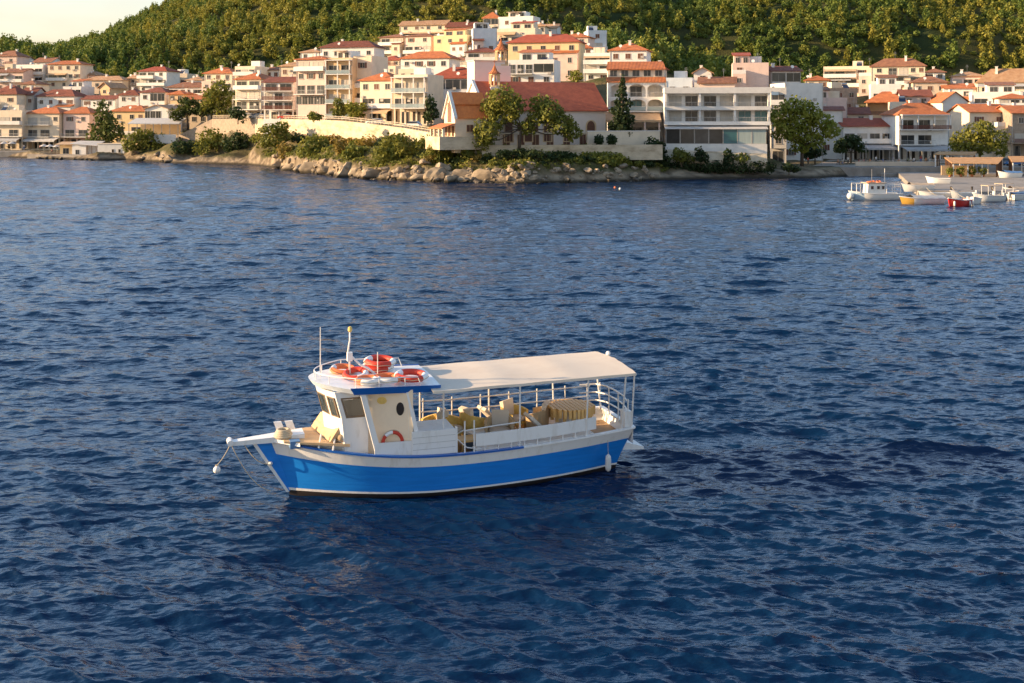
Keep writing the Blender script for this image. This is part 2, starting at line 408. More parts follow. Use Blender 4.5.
    Hs('white terraced apartment house on the right slope', 826, 876, 68, 96, 330, ['b3p:.6|w2:.4','b3p','w4'], ('flat',), 'cream', rot=12)
    Hs('cream three storey villa with brown red hip roof on the right slope', 874, 922, 66, 94, 322, ['w1:.3|b2r:.4|w2:.3','b3p','w3'], ('hip','brown',57.5), 'cream', rot=12)
    Hs('dark shaded house with two windows below the terraced apartments', 822, 858, 90, 112, 296, ['w3','w2'], ('flat',), 'stone', rot=-8)
    Hs('low pink house behind the plane tree', 808, 846, 100, 150, 270, ['-','w2','w3'], ('flat',), 'pink')
    Hs('small white house with sloping roof beside the plane tree', 819, 842, 110, 158, 258, ['w1','w2'], ('gable','dark',106), 'white')
    Hs('house with orange hip roof and dark open loggia above the tavern', 868, 905, 102, 128, 286, ['o2','w2'], ('hip','orange',91), 'ochre', rot=10, awn='none')
    Hs('low house with dark brown roof behind the tavern', 838, 868, 114, 134, 274, ['w2','w2'], ('gable','dark',107), 'beige')
    Hs('white tavern building with pink roof terrace and grey awning by the quay', 843, 894, 126, 160, 256, ['b4p','o5'], ('gable','red',118), 'white', rot=-3, awn='grey', deepawn=4.0)
    Hs('house with brown orange roof in the middle of the right slope', 914, 946, 82, 108, 306, ['w3','w2'], ('hip','brown',75.5), 'beige')
    Hs('white house with bright orange hip roof and brick red balcony above the quay', 898, 949, 114.5, 160, 252, ['l3d','b2r:.7|-:.3','o4'], ('hip','orange',102.5), 'white', rot=-6, awn='grey', deepawn=3.5)
    Hs('tall white house with two dark windows and orange gable roof', 942, 968, 102, 145, 282, ['w1','w1','w1'], ('gableF','orange',91.5), 'white', rot=-4)
    Hs('white gabled house with orange roof and cream balcony behind the yellow green tree', 968, 1010, 112, 158, 262, ['w2','b3p','w3'], ('gable','orange',103.5), 'cream', rot=-8)
    Hs('tiered house with tan tarpaulins at the upper right edge', 982, 1036, 82, 108, 312, ['b3p','w4'], ('hip','tan',68), 'cream', rot=14)
    Hs('white terrace house below the tan tarpaulins at the right edge', 975, 1024, 94, 120, 290, ['b3p','w3'], ('flat',), 'white', rot=10)
    Hs('house with orange roof and brown lower wall at the right edge', 1011, 1050, 113, 158, 258, ['w2','b2d','o2'], ('gable','orange',105), 'stone', rot=-4, awn='none')
    Hs('white house with red roof in the gap below the villa on the right slope', 872, 900, 86, 104, 308, ['w3'], ('flat',), 'white', rot=6)
    Hs('grey house with dark tiled roof right of the orange hip roof', 903, 930, 96, 118, 290, ['w2','w2'], ('gable','dark',89), 'grey')
    Hs('small white house squeezed between two tall roofs on the right', 945, 972, 88, 112, 302, ['w2','w2'], ('gable','orange',83), 'white', rot=8)
    # ---- infill houses, packed between the others
    Hs('cream house with brown roof peeping above the left dark red hip roofs', 20, 36, 84, 100, 388, ['w2','b2p'], ('hip','brown',80), 'cream')
    Hs('small pink house with tan roof right of the cream four storey block', 82, 96, 75, 92, 408, ['w2','w2'], ('hip','tan',71), 'pink')
    Hs('white house with awning terrace below the long beige house', 62, 82, 88, 104, 384, ['b3p','w3'], ('flat',), 'white')
    Hs('ochre house with orange roof between white dark roofed house and pines', 168, 184, 94, 112, 346, ['w2','b2p'], ('hip','orange',90), 'ochre')
    Hs('white cottage with tan roof left of the orange roofed villa terrace', 186, 203, 80, 96, 368, ['w2','b2p'], ('hip','tan',76), 'white')
    Hs('cream house with flat terrace behind the orange penthouse roof', 234, 256, 68, 90, 330, ['b3p','w3','w3'], ('flat',), 'cream', rot=10)
    Hs('small white house with brown roof above the dark red balcony house', 258, 280, 70, 90, 336, ['w3','b2p'], ('hip','brown',66), 'white', rot=6)
    Hs('low white house with tan roof left of the dark roofed villa', 300, 320, 52, 70, 352, ['w2','b3p'], ('hip','tan',48), 'white', rot=10)
    Hs('cream house with red roof behind the white orange roofed house', 376, 400, 60, 82, 318, ['w3','b3p','w2'], ('hip','red',55), 'cream', rot=14)
    Hs('white house with brown roof wedged left of the dark red roofed house', 447, 467, 60, 78, 318, ['b2p','w2'], ('hip','brown',56), 'white', rot=8)
    Hs('pink cottage with orange roof between yellow house and blank gable', 464, 478, 44, 58, 350, ['w2','w1'], ('hip','orange',40), 'pink')
    Hs('cream house with tan roof right of the summit stepped house', 533, 545, 26, 42, 382, ['w2','b1p'], ('hip','tan',22), 'cream')
    Hs('white house with low orange roof between yellow building and white steps', 576, 592, 48, 70, 312, ['w2','b2p','w2'], ('hip','orange',44), 'white', rot=8)
    Hs('small beige house with red roof right of the roof of the balcony hotel', 648, 664, 68, 92, 262, ['w2','w2'], ('hip','red',62), 'beige')
    Hs('beige house with tan roof between pink cube house and dark red roof', 756, 776, 74, 92, 290, ['w2','w2'], ('hip','tan',70), 'beige')
    Hs('cream house with orange roof at the left end of the right slope', 806, 828, 80, 100, 316, ['w2','b2p'], ('hip','orange',75), 'cream', rot=8)
    Hs('white house with brown roof between the two brown roofs on the right', 926, 944, 72, 90, 330, ['w2','w2'], ('hip','brown',68), 'white', rot=8)
    Hs('pink house with tan roof left of the tan tarpaulin house', 954, 982, 76, 98, 320, ['b3p','w3'], ('hip','tan',71), 'pink', rot=10)
    Hs('narrow cream house right of the house with the orange hip loggia', 893, 906, 104, 130, 274, ['w1','b1p'], ('flat',), 'cream', rot=4)
    Hs('white house with orange roof behind the right edge houses', 1000, 1030, 98, 116, 284, ['b3p','w3'], ('hip','orange',93), 'white', rot=6)
hdata()

# ------------------------------------------------------------------ terrain
SHORE = [(-700,155.5),(-60,156.5),(0,157),(60,159.5),(97,160.5),(125,160),(160,162),(175,163.5),(250,165),(275,168),(300,172),(340,177),
         (380,180),(430,182),(480,183),(520,184),(560,183),(600,182.5),(640,181),(700,179.5),(760,179),(815,178.5),(835,177),(850,176),(900,176),(1200,176),(1800,176)]
BANKW = [(-700,2),(60,2),(130,4),(170,12),(260,16),(340,15),(430,11),(520,10),(600,11),(660,11),(720,10),(815,8),(840,2),(1800,2)]
sh_px = [a for a, b in SHORE]; sh_D = [12760.0 / (b - 118) for a, b in SHORE]
def shore_D(px): return np.interp(px, sh_px, sh_D)

CP = []
def cp(px, py, D): CP.append((PX(px, D), D, PZ(py, D)))
for q in [(190,160,286),(220,160.3,284),(250,161,278),(280,160,268),(160,153,302),(145,155,303),(450,149,207.5),(485,150,204),(520,151,203.5),(560,151,204.5),(600,151,207),(632,152,209),
          (660,158,213),(700,163,216),(740,166,217),(780,168,220),(800,166,228),(425,149,214),
          (455,137,214),(470,138,211),
          (500,147.5,209),(560,147.5,210),(600,147.5,212),(640,147.5,216),(655,143,224),(640,140,226)]: cp(*q)
for px in range(-100, 61, 40): cp(px, 154, 330); cp(px, 152, 334); cp(px, 150, 341)
for px in (70, 100, 125, 138): cp(px, 157.2, 311); cp(px, 156.5, 316); cp(px, 154, 324); cp(px, 149, 330)
for px in (150, 170, 190): cp(px, 138, 304); cp(px, 137.5, 312)
for px in range(830, 1200, 30): CP.append((PX(px, 226), 226, 1.75)); CP.append((PX(px, 240), 240, 1.8)); CP.append((PX(px, 250), 250, 1.85))
for px in (790, 805, 815, 828): CP.append((PX(px, 226), 226, 1.7)); CP.append((PX(px, 236), 236, 1.8)); CP.append((PX(px, 246), 246, 1.9))
def house_frame(a, k):
    label, x0, x1, yt, yb, D, fl, roof, wall = a
    r = math.radians(k.get('rot', 4) + (8 if k.get('rot', 4) > 0 else 0)); dep = k.get('depth', 9 if D < 300 else 8)
    wd = (x1 - x0) / F * D / math.cos(r)
    cx = PX((x0 + x1) / 2, D)
    return cx, D, PZ(yb, D), PZ(yt, D), wd, dep, r
EXTRA_PADS = []
for a, k in HOUSES:
    cx, cy, zb, zt, wd, dep, r = house_frame(a, k)
    for lx in (-.5, 0, .5):
        for ly, dz in ((-1.2, -.15), (dep * .5, .0), (dep, .3)):
            X = cx + lx * wd * math.cos(r) + ly * math.sin(r); Y = cy - lx * wd * math.sin(r) + ly * math.cos(r)
            CP.append((X, Y, zb - .15 + dz))
# church and hotels
for px in (470, 500, 540, 580, 606):
    for D in (212, 220, 230): CP.append((PX(px, D), D, PZ(147, 210)))
for px in (610, 635, 662): CP.append((PX(px, 226), 226, PZ(142, 226))); CP.append((PX(px, 238), 238, 8.0))
for px in (668, 700, 730, 765): CP.append((PX(px, 222), 222, 2.6)); CP.append((PX(px, 235), 235, 3.2))
WALL_PTS = [(152,311,139),(178,307,135),(196,304,127),(212,301,119),(255,287,118.5),(300,268,119.5),(322,260,119.8),(345,252,121),(372,243,124),(400,234,127.5),(430,219,132.5),(456,207,136.5),(486,203,139)]
for (p0, D0, y0), (p1, D1, y1) in zip(WALL_PTS[:-1], WALL_PTS[1:]):
    a, b = P(p0, y0, D0), P(p1, y1, D1); L_ = (b - a).length; n_ = max(2, int(L_ / 2.5))
    for i in range(n_):
        c = a.lerp(b, i / n_); lo = 4.6 if p0 < 420 else 5.2
        for off in (1.0, 3.5): CP.append((c.x, c.y - off, lo if off < 2 else lo - .9))
        if p0 >= 212: CP.append((c.x, c.y + 1.6, c.z - .2)); CP.append((c.x, c.y + 4.5, c.z - .2))
CP = np.array(CP)

HPX = [-700,-300,0,50,100,150,200,300,400,500,600,700,800,900,1000,1300,1800]
HY5 = [66,64,62,63,64,62,60,52,24,12,32,56,52,48,54,58,60]
HY7 = [72,68,63,56,42,16,-12,-46,-62,-72,-78,-78,-74,-70,-66,-60,-50]
def hill_z(px, D):
    z5 = H + (118 - np.interp(px, HPX, HY5)) * 500 / F
    z7 = H + (118 - np.interp(px, HPX, HY7)) * 740 / F
    t = np.clip((D - 470) / 270.0, 0, 1.35)
    t = np.where(t > 1, 1 + (t - 1) * .3, t)
    z = z5 + (z7 - z5) * t
    return z + (fbm(px / 60.0, D / 40.0, 4, 3) - .5) * 14 * np.clip((D - 440) / 80.0, 0, 1) * np.where(D > 700, .3, 1)
def terrain_z(X, Y):
    X = np.atleast_1d(np.asarray(X, float)); Y = np.atleast_1d(np.asarray(Y, float))
    px = 512 + F * X / Y
    out = np.empty_like(X)
    for i in range(0, len(X), 20000):
        d2 = (X[i:i+20000, None] - CP[None, :, 0])**2 + (Y[i:i+20000, None] - CP[None, :, 1])**2
        wt = 1.0 / (d2 + 4.0)**2.0
        out[i:i+20000] = (wt * CP[None, :, 2]).sum(1) / wt.sum(1)
    t = np.clip((Y - 445) / 50.0, 0, 1); t = t*t*(3-2*t)
    z = out * (1 - t) + hill_z(px, Y) * t
    ds = Y - shore_D(px)
    b = np.clip(ds / np.interp(px, [p for p, q in BANKW], [q for p, q in BANKW]), 0, 1)
    rock = np.exp(-((px - 470) / 190.0)**4) * np.clip(ds / 2.0, 0, 1) * np.clip((16 - ds) / 6.0, 0, 1)
    prof = np.where(px < 660, .42 * np.clip(ds / 3.5, 0, 1) + .58 * b**1.5, b)
    n = (fbm(X / 2.6, Y / 2.6, 4, 11) - .5)
    z = np.where(ds > 0, z * prof + rock * n * 2.6, np.maximum(ds * .22, -4) - .05)
    return z
def tz(x, y): return float(terrain_z([x], [y])[0])

def build_terrain():
    u = np.concatenate([np.linspace(-1.3, -.56, 40)[:-1], np.linspace(-.56, .56, 560), np.linspace(.56, 1.3, 40)[1:]])
    d = [186.0]
    while d[-1] < 1100: d.append(d[-1] + (.55 if d[-1] < 250 else .9 if d[-1] < 340 else 2.5 if d[-1] < 480 else 7))
    d = np.array(d)
    U, D = np.meshgrid(u, d)
    X = (U * D).ravel(); Y = D.ravel()
    Z = terrain_z(X, Y)
    nu, nd = len(u), len(d)
    i = np.arange(nd - 1)[:, None] * nu + np.arange(nu - 1)[None, :]
    Q = np.stack([i, i + 1, i + nu + 1, i + nu], -1).reshape(-1, 4)
    m = bpy.data.materials.new('slope_ground'); m.use_nodes = True
    n = m.node_tree.nodes; l = m.node_tree.links; b = n['Principled BSDF']
    b.inputs['Roughness'].default_value = .95; b.inputs['Specular IOR Level'].default_value = .15
    g = n.new('ShaderNodeNewGeometry'); tc = n.new('ShaderNodeTexCoord')
    def noise(s, dt=6):
        t = n.new('ShaderNodeTexNoise'); t.inputs['Scale'].default_value = s; t.inputs['Detail'].default_value = dt
        l.new(tc.outputs['Object'], t.inputs['Vector']); return t.outputs[0]
    def ramp(inp, a, c, ca, cb):
        r = n.new('ShaderNodeValToRGB'); r.color_ramp.elements[0].position = a; r.color_ramp.elements[1].position = c
        r.color_ramp.elements[0].color = (*ca, 1); r.color_ramp.elements[1].color = (*cb, 1); l.new(inp, r.inputs[0]); return r.outputs[0]
    def mix(f, a, c):
        x = n.new('ShaderNodeMix'); x.data_type = 'RGBA'; l.new(f, x.inputs[0]); l.new(a, x.inputs[6]); l.new(c, x.inputs[7]); return x.outputs[2]
    rockc = ramp(noise(.45), .35, .65, (.11,.085,.06), (.34,.27,.19))
    earth = ramp(noise(.12), .35, .65, (.045,.055,.018), (.15,.115,.055))
    hillc = ramp(noise(.05), .4, .62, (.032,.044,.013), (.085,.075,.026))
    sep = n.new('ShaderNodeSeparateXYZ'); l.new(g.outputs['Position'], sep.inputs[0])
    sl = n.new('ShaderNodeSeparateXYZ'); l.new(g.outputs['Normal'], sl.inputs[0])
    steep = n.new('ShaderNodeMapRange'); steep.inputs[1].default_value = .72; steep.inputs[2].default_value = .5; l.new(sl.outputs[2], steep.inputs[0])
    low = n.new('ShaderNodeMapRange'); low.inputs[1].default_value = 2.2; low.inputs[2].default_value = 1.2; l.new(sep.outputs[2], low.inputs[0])
    mx = n.new('ShaderNodeMath'); mx.operation = 'MAXIMUM'; l.new(steep.outputs[0], mx.inputs[0]); l.new(low.outputs[0], mx.inputs[1])
    far = n.new('ShaderNodeMapRange'); far.inputs[1].default_value = 400; far.inputs[2].default_value = 460; l.new(sep.outputs[1], far.inputs[0])
    base = mix(mx.outputs[0], earth, rockc)
    wet = n.new('ShaderNodeMapRange'); wet.inputs[1].default_value = .25; wet.inputs[2].default_value = .75; l.new(sep.outputs[2], wet.inputs[0])
    wr = n.new('ShaderNodeRGB'); wr.outputs[0].default_value = (.045, .038, .028, 1)
    l.new(mix(wet.outputs[0], wr.outputs[0], mix(far.outputs[0], base, hillc)), b.inputs['Base Color'])
    bp = n.new('ShaderNodeBump'); bp.inputs['Strength'].default_value = .8; bp.inputs['Distance'].default_value = .5
    l.new(noise(1.2), bp.inputs['Height']); l.new(bp.outputs[0], b.inputs['Normal'])
    o = bpy.data.objects.new('terrain', np_mesh('terrain', np.stack([X, Y, Z], 1), Q, m))
    C.objects.link(o); tag(o, kind='structure')
build_terrain()

# ------------------------------------------------------------------ water
def build_water():
    side = [.52]
    while side[-1] < 2.6: side.append(side[-1] + .0012 * (side[-1] / .52)**1.9)
    side = np.array(side[1:])
    u = np.concatenate([-side[::-1], np.linspace(-.52, .52, 880), side])
    d = [13.0]
    while d[-1] < 520: d.append(d[-1] + max(.05, d[-1] * .0024))
    d = np.array(d); nu, nd = len(u), len(d)
    U, D = np.meshgrid(u, d)
    X = (U * D).ravel(); Y = D.ravel()
    sp = np.maximum(np.gradient(d)[:, None] * np.ones(nu)[None, :], D * np.gradient(u)[None, :]).ravel()
    rs = np.random.RandomState(5)
    Z = np.zeros_like(X); DX = np.zeros_like(X); DY = np.zeros_like(X)
    n = 110
    lam = np.exp(np.linspace(math.log(.2), math.log(7.0), n)) * rs.uniform(.94, 1.06, n)
    for L in lam:
        ang = math.radians(-99 + rs.normal() * (25 if L < 1.2 else 18))      # wind from behind right: crests roll towards the viewer
        k = 2 * math.pi / L
        slope = .062 * (1.0 if L < .6 else (.6 / L)**.85) * (1.0 if L > .8 else (L / .8)**.15)
        slope = max(slope, .026) if L < 4.5 else slope
        amp = slope / k * rs.uniform(.6, 1.4)
        fade = np.clip((L / sp - 2.2) / 2.0, 0, 1)
        ph = k * (math.cos(ang) * X + math.sin(ang) * Y) + rs.uniform(0, 6.28)
        s, c = np.sin(ph), np.cos(ph)
        Z += amp * fade * c; DX -= 1.0 * amp * fade * math.cos(ang) * s; DY -= 1.0 * amp * fade * math.sin(ang) * s
    gust = .62 + .76 * fbm(X / 16.0, Y / 22.0, 3, 9)
    bx, by = X + 6.93, Y - 33.85                      # the moored hull calms the water against its own side
    s_ = bx * .951 + by * .309; v_ = -bx * .309 + by * .951
    q_ = np.sqrt(((s_ - 5.2) / 6.6)**2 + (v_ / 2.3)**2)
    gust = gust * (.5 + .5 * np.clip((q_ - .7) / .6, 0, 1))
    Z *= gust
    V = np.stack([X + DX * gust, Y + DY * gust, Z], 1)
    i = np.arange(nd - 1)[:, None] * nu + np.arange(nu - 1)[None, :]
    Q = np.stack([i, i + 1, i + nu + 1, i + nu], -1).reshape(-1, 4)
    m = bpy.data.materials.new('sea_water'); m.use_nodes = True
    nn = m.node_tree.nodes; l = m.node_tree.links; b = nn['Principled BSDF']
    b.inputs['Base Color'].default_value = (.0012, .017, .058, 1)
    b.inputs['Roughness'].default_value = .11; b.inputs['IOR'].default_value = 1.333
    tc = nn.new('ShaderNodeTexCoord')
    mp = nn.new('ShaderNodeMapping'); mp.inputs['Scale'].default_value = (.45, 1.0, 1); mp.inputs['Rotation'].default_value = (0, 0, .25); l.new(tc.outputs['Object'], mp.inputs[0])
    last = None
    for s_, dist, st in ((.6, .34, .8), (2.4, .12, .85), (8.0, .035, .8)):
        t = nn.new('ShaderNodeTexNoise'); t.inputs['Scale'].default_value = s_; t.inputs['Detail'].default_value = 3
        l.new(mp.outputs[0], t.inputs['Vector'])
        bp = nn.new('ShaderNodeBump'); bp.inputs['Strength'].default_value = st; bp.inputs['Distance'].default_value = dist
        l.new(t.outputs[0], bp.inputs['Height'])
        if last: l.new(last, bp.inputs['Normal'])
        last = bp.outputs[0]
    l.new(last, b.inputs['Normal'])
    o = bpy.data.objects.new('sea', np_mesh('sea', V, Q, m))
    C.objects.link(o); tag(o, kind='structure')
build_water()
# ------------------------------------------------------------------ houses
M_oldwall = mat('weathered_wall', (.62,.52,.38), .9, (.36,.28,.19), scale=.35, bump=.4, bscale=3, spec=.2, lo=.42, hi=.7, stretch=(1,1,2.2))
M_awnb = mat('faded_blue_awning_cloth', (.22,.32,.42), .9, (.16,.24,.33), scale=1.2, trans=.2)
def roof_parts(root, kind, key, w, y0, y1, h, rise, near, ov=.55, chim=True):
    M = ROOF[key]
    x0, x1, a, b = -w/2 - ov, w/2 + ov, y0 - ov, y1 + ov
    th = .16
    mb = MB()
    if kind == 'hip':
        ins = min((b - a) / 2, (x1 - x0) / 2) * .92
        if (x1 - x0) >= (b - a): r0, r1 = (x0 + ins, (a + b) / 2), (x1 - ins, (a + b) / 2)
        else: r0, r1 = ((x0 + x1) / 2, a + ins), ((x0 + x1) / 2, b - ins)
        E = [(x0,a,h), (x1,a,h), (x1,b,h), (x0,b,h)]; R = [(*r0, h + rise), (*r1, h + rise)]
        if (x1 - x0) >= (b - a): fs = [(0,1,5,4), (1,2,5), (2,3,4,5), (3,0,4)]
        else: fs = [(0,1,4), (1,2,5,4), (2,3,5), (3,0,4,5)]
        mb.add(E + R, fs)
        mb.box(x0, x1, a, b, h - th, h - .004)
    elif kind == 'gable':
        ym = (a + b) / 2
        mb.slab([(x0,a,h), (x1,a,h), (x1,ym,h+rise), (x0,ym,h+rise)], th)
        mb.slab([(x0,ym,h+rise), (x1,ym,h+rise), (x1,b,h), (x0,b,h)], th)
    elif kind == 'gableF':
        mb.slab([(x0,a,h), (0,a,h+rise), (0,b,h+rise), (x0,b,h)][::-1], th)
        mb.slab([(0,a,h+rise), (x1,a,h), (x1,b,h), (0,b,h+rise)][::-1], th)
    rf = mb.build('roof', M, root)
    if chim:
        cx = rnd.uniform(-.3, .3) * w; cy = y0 + (y1 - y0) * rnd.uniform(.3, .6)
        c = MB().box(cx-.32, cx+.32, cy-.32, cy+.32, h + .05, h + rise + .5)
        c.box(cx-.42, cx+.42, cy-.42, cy+.42, h + rise + .5, h + rise + .62)
        c.build('chimney', WALL['white'], rf)
    return rf

def window(root, x0, x1, z0, z1, y=0.0, pane=None, near=True, name='window', mull=1, arch=False, fr=None, shut=False):
    pane = pane or M_pane
    t = .07
    mb = MB(); fr = fr or M_frame
    yo = y - .07
    mb.box(x0, x1, yo, y - .004, z1 - t, z1); mb.box(x0, x1, yo, y - .004, z0, z0 + t)
    mb.box(x0, x0 + t, yo, y - .004, z0 + t, z1 - t); mb.box(x1 - t, x1, yo, y - .004, z0 + t, z1 - t)
    for i in range(1, mull + 1):
        xm = x0 + (x1 - x0) * i / (mull + 1); mb.box(xm - .03, xm + .03, yo, y - .004, z0 + t, z1 - t)
    if name == 'window': mb.box(x0 - .08, x1 + .08, y - .14, y - .004, z0 - .09, z0 - .003)
    p = MB().box(x0 + t, x1 - t, y - .035, y - .008, z0 + t, z1 - t)
    o = mb.build(name, fr, root)
    p.build('pane', pane, o)
    if shut:
        MB().box(x0 - .5, x0 - .01, y - .05, y - .004, z0, z1).build('shutter', M_shut, o)
        MB().box(x1 + .01, x1 + .5, y - .05, y - .004, z0, z1).build('shutter', M_shut, o)
    return o

def railing(parent, x0, x1, yf, z, style, yb=0.0):
    mb = MB(); hgt = .95
    if style == 'p':
        mb.box(x0, x1, yf, yf + .12, z, z + hgt); mb.box(x0, x0 + .12, yf + .12, yb - .01, z, z + hgt); mb.box(x1 - .12, x1, yf + .12, yb - .01, z, z + hgt)
        return mb.build('parapet', WALL['white'], parent)
    m = M_railw if style == 'd' else M_rail
    mb.box(x0, x1, yf, yf + .06, z + hgt - .06, z + hgt)
    for xx in (x0, x1 - .06): mb.box(xx, xx + .06, yf + .06, yb - .01, z + hgt - .06, z + hgt)
    if style in 'rd':
        n = max(3, int((x1 - x0) / (.28 if style == 'r' else .16)))
        for i in range(n + 1):
            xx = x0 + .02 + (x1 - x0 - .06) * i / n; mb.box(xx, xx + (.03 if style == 'r' else .09), yf + .015, yf + .045, z, z + hgt - .06)
    o = mb.build('railing', m, parent)
    if style == 'g':
        MB().box(x0 + .05, x1 - .05, yf + .02, yf + .035, z + .06, z + hgt - .07).build('glass_panel', M_glassr, o)
    return o

def house(a, k, idx):
    label, px0, px1, yt, yb, D, fl, roof, wall = a
    cx, cy, zb, zt, w, dep, r = house_frame(a, k)
    h = zt - zb
    root = thing('house', label, 'house', (cx, cy, zb), -r)
    wm = WALL[wall]
    n = len(fl); hs = h / n
    near = D < 300
    ground_open = fl[-1][0] == 'o' and n > 1
    top_open = fl[0][0] == 'o' and n > 1
    mb = MB()
    z_lo = hs if ground_open else -6
    z_hi = h - hs if top_open else h
    mb.box(-w/2, w/2, 0, dep, z_lo, z_hi)
    if ground_open:
        mb.box(-w/2, w/2, 3.2, dep, -6, hs - .003); mb.box(-w/2, w/2, -.3, 3.19, -6, .02)
    if top_open:
        mb.box(-w/2, w/2, 3.0, dep, h - hs + .003, h); mb.box(w/2 - .35, w/2, 0, 2.99, h - hs + .003, h); mb.box(-w/2, -w/2 + .35, 0, 2.99, h - hs + .003, h)
    if roof[0] == 'gableF':
        rise = (yt - roof[2]) * D / F
        mb.add([(-w/2, 0, z_hi + .002), (w/2, 0, z_hi + .002), (0, 0, z_hi + rise - .12), (-w/2, dep, z_hi + .002), (w/2, dep, z_hi + .002), (0, dep, z_hi + rise - .12)],
               [(0,1,2), (5,4,3)])
    if roof[0] == 'gable':
        rise = (yt - roof[2]) * D / F
        for xx, f in ((-w/2, (0,2,1)), (w/2, (0,1,2))):
            mb.add([(xx, 0, z_hi + .002), (xx, dep, z_hi + .002), (xx, dep/2, z_hi + rise - .14)], [f])
    if roof[0] == 'flat':
        pz = z_hi
        for q in ((-w/2, w/2, 0, .2), (-w/2, w/2, dep - .2, dep), (-w/2, -w/2 + .2, .2, dep - .2), (w/2 - .2, w/2, .2, dep - .2)):
            mb.box(*q, pz + .002, pz + .55)
    mb.build('wall', wm, root)
    if n > 1 and near and roof[0] != 'none':
        sb = MB()
        for i in range(1, n):
            sb.box(-w/2 - .05, w/2 + .05, -.045, -.003, h - i*hs - .12, h - i*hs + .06)
        if k.get('course', False): sb.build('string_course', WALL['white'], root)
    if roof[0] in ('hip', 'gable', 'gableF'):
        roof_parts(root, roof[0], roof[1], w, 0, dep, h, (yt - roof[2]) * D / F, near)
    elif roof[0] == 'flat':
        if rnd.random() < .75:
            x = rnd.uniform(-.3, .3) * w; y = dep * rnd.uniform(.3, .6)
            sh = MB().tube([(x - .7, y, h + 1.75), (x + .7, y, h + 1.75)], .28, 10)
            for dx in (-.6, .6): sh.box(x + dx - .04, x + dx + .04, y - .04, y + .04, h, h + 1.5)
            s_ = sh.build('water_heater', M_tank, root)
            MB().slab([(x-.8, y-1.7, h+.5), (x+.8, y-1.7, h+.5), (x+.8, y-.3, h+1.5), (x-.8, y-.3, h+1.5)], .08).build('solar_panel', M_panel, s_)
        if rnd.random() < .6 and w > 6:
            x = rnd.uniform(-.2, .2) * w
            MB().box(x - 1.5, x + 1.5, dep*.55, dep*.9, h + .004, h + 2.3).build('stair_hut', WALL[rnd.choice(['white', 'cream', wall])], root)
    # a stepped wing in front, a set back penthouse, awnings, downpipes and air conditioners
    hid = k.get('wing', rnd.random() < .42 and w > 7 and n > 1 and not ground_open and D > 255)
    if hid:
        s_ = rnd.choice((-1, 1)); ww = w * rnd.uniform(.3, .42); xa = s_ * w/2 - (ww if s_ > 0 else 0); wy = rnd.uniform(1.5, 2.6)
        hw_ = h - hs * rnd.choice((1, 1, 2) if n > 2 else (1,)) + .3
        wm2 = WALL[rnd.choice([wall, 'white', 'cream', 'white', 'pink'])]
        wg = MB().box(xa, xa + ww, -wy, -.004, -6, hw_).build('wing', wm2, root)
        for q in range(int(max(1, round(hw_ / hs)))):
            zq = hw_ - .3 - (q + 1) * hs
            if zq < -.5: break
            for j in range(2 if ww > 4 else 1):
                xc = xa + ww * (j + .5) / (2 if ww > 4 else 1); window(wg, xc - .55, xc + .55, zq + hs*.3, zq + hs*.72, y=-wy, pane=rnd.choice([M_pane, M_shut]))
        if rnd.random() < .5:
            MB().slab([(xa-.3,-wy-.4,hw_+.02), (xa+ww+.3,-wy-.4,hw_+.02), (xa+ww+.3,-.01,hw_+.75), (xa-.3,-.01,hw_+.75)], .14).build('wing_roof', ROOF[rnd.choice(['orange','brown','dark'])], wg)
        else: railing(wg, xa, xa + ww, -wy, hw_ + .003, rnd.choice('prd'))
    if roof[0] == 'flat' and w > 6.5 and rnd.random() < .65:
        pw = w * rnd.uniform(.4, .65); xa = rnd.uniform(-w/2 + .3, w/2 - pw - .3); y0 = dep * .3
        ph = MB().box(xa, xa + pw, y0, dep - .5, h + .003, h + 2.5).build('penthouse', WALL[rnd.choice([wall, 'white'])], root)
        for j in range(2): window(ph, xa + pw*(j+.2)/2, xa + pw*(j+.8)/2, h + .6, h + 2.0, y=y0)
        if rnd.random() < .6:
            MB().slab([(xa-.4,y0-.5,h+2.52), (xa+pw+.4,y0-.5,h+2.52), (xa+pw+.4,dep-.1,h+3.5), (xa-.4,dep-.1,h+3.5)], .14).build('penthouse_roof', ROOF[rnd.choice(['orange','brown','red'])], ph)
        else:
            MB().slab([(xa-.2,y0-2.2,h+2.2), (xa+pw*.8,y0-2.2,h+2.2), (xa+pw*.8,y0-.02,h+2.5), (xa-.2,y0-.02,h+2.5)], .08).build('awning', rnd.choice([M_awn, M_awnc]), ph)
    for q in range(rnd.choice((0, 1, 1, 2))):
        x = rnd.uniform(-.44, .44) * w; zq = rnd.uniform(.35, .8) * h
        MB().box(x - .38, x + .38, -.34, -.10, zq, zq + .55).box(x - .3, x + .3, -.10, -.004, zq - .04, zq - .005).build('air_conditioner', M_frame, root)
    for xx in (-w/2 + .12, w/2 - .12):
        if rnd.random() < .6: MB().tube([(xx, -.09, hs if ground_open else -2), (xx, -.09, h - .2)], .06, 6).build('downpipe', M_frame, root)
    if rnd.random() < .5:
        x = rnd.uniform(-.4, .4) * w; dz = h + (.5 if roof[0] == 'flat' else .6)
        d_ = MB().lathe([(.02, 0), (.25, .06), (.42, .2)], (0,0,0), 12); d_.xf(Matrix.Translation((x, .5, dz + .4)) @ Matrix.Rotation(1.1, 4, 'X')); d_.tube([(x, .5, dz - .8), (x, .5, dz + .4)], .035, 5)
        d_.build('satellite_dish', WALL['white'], root)
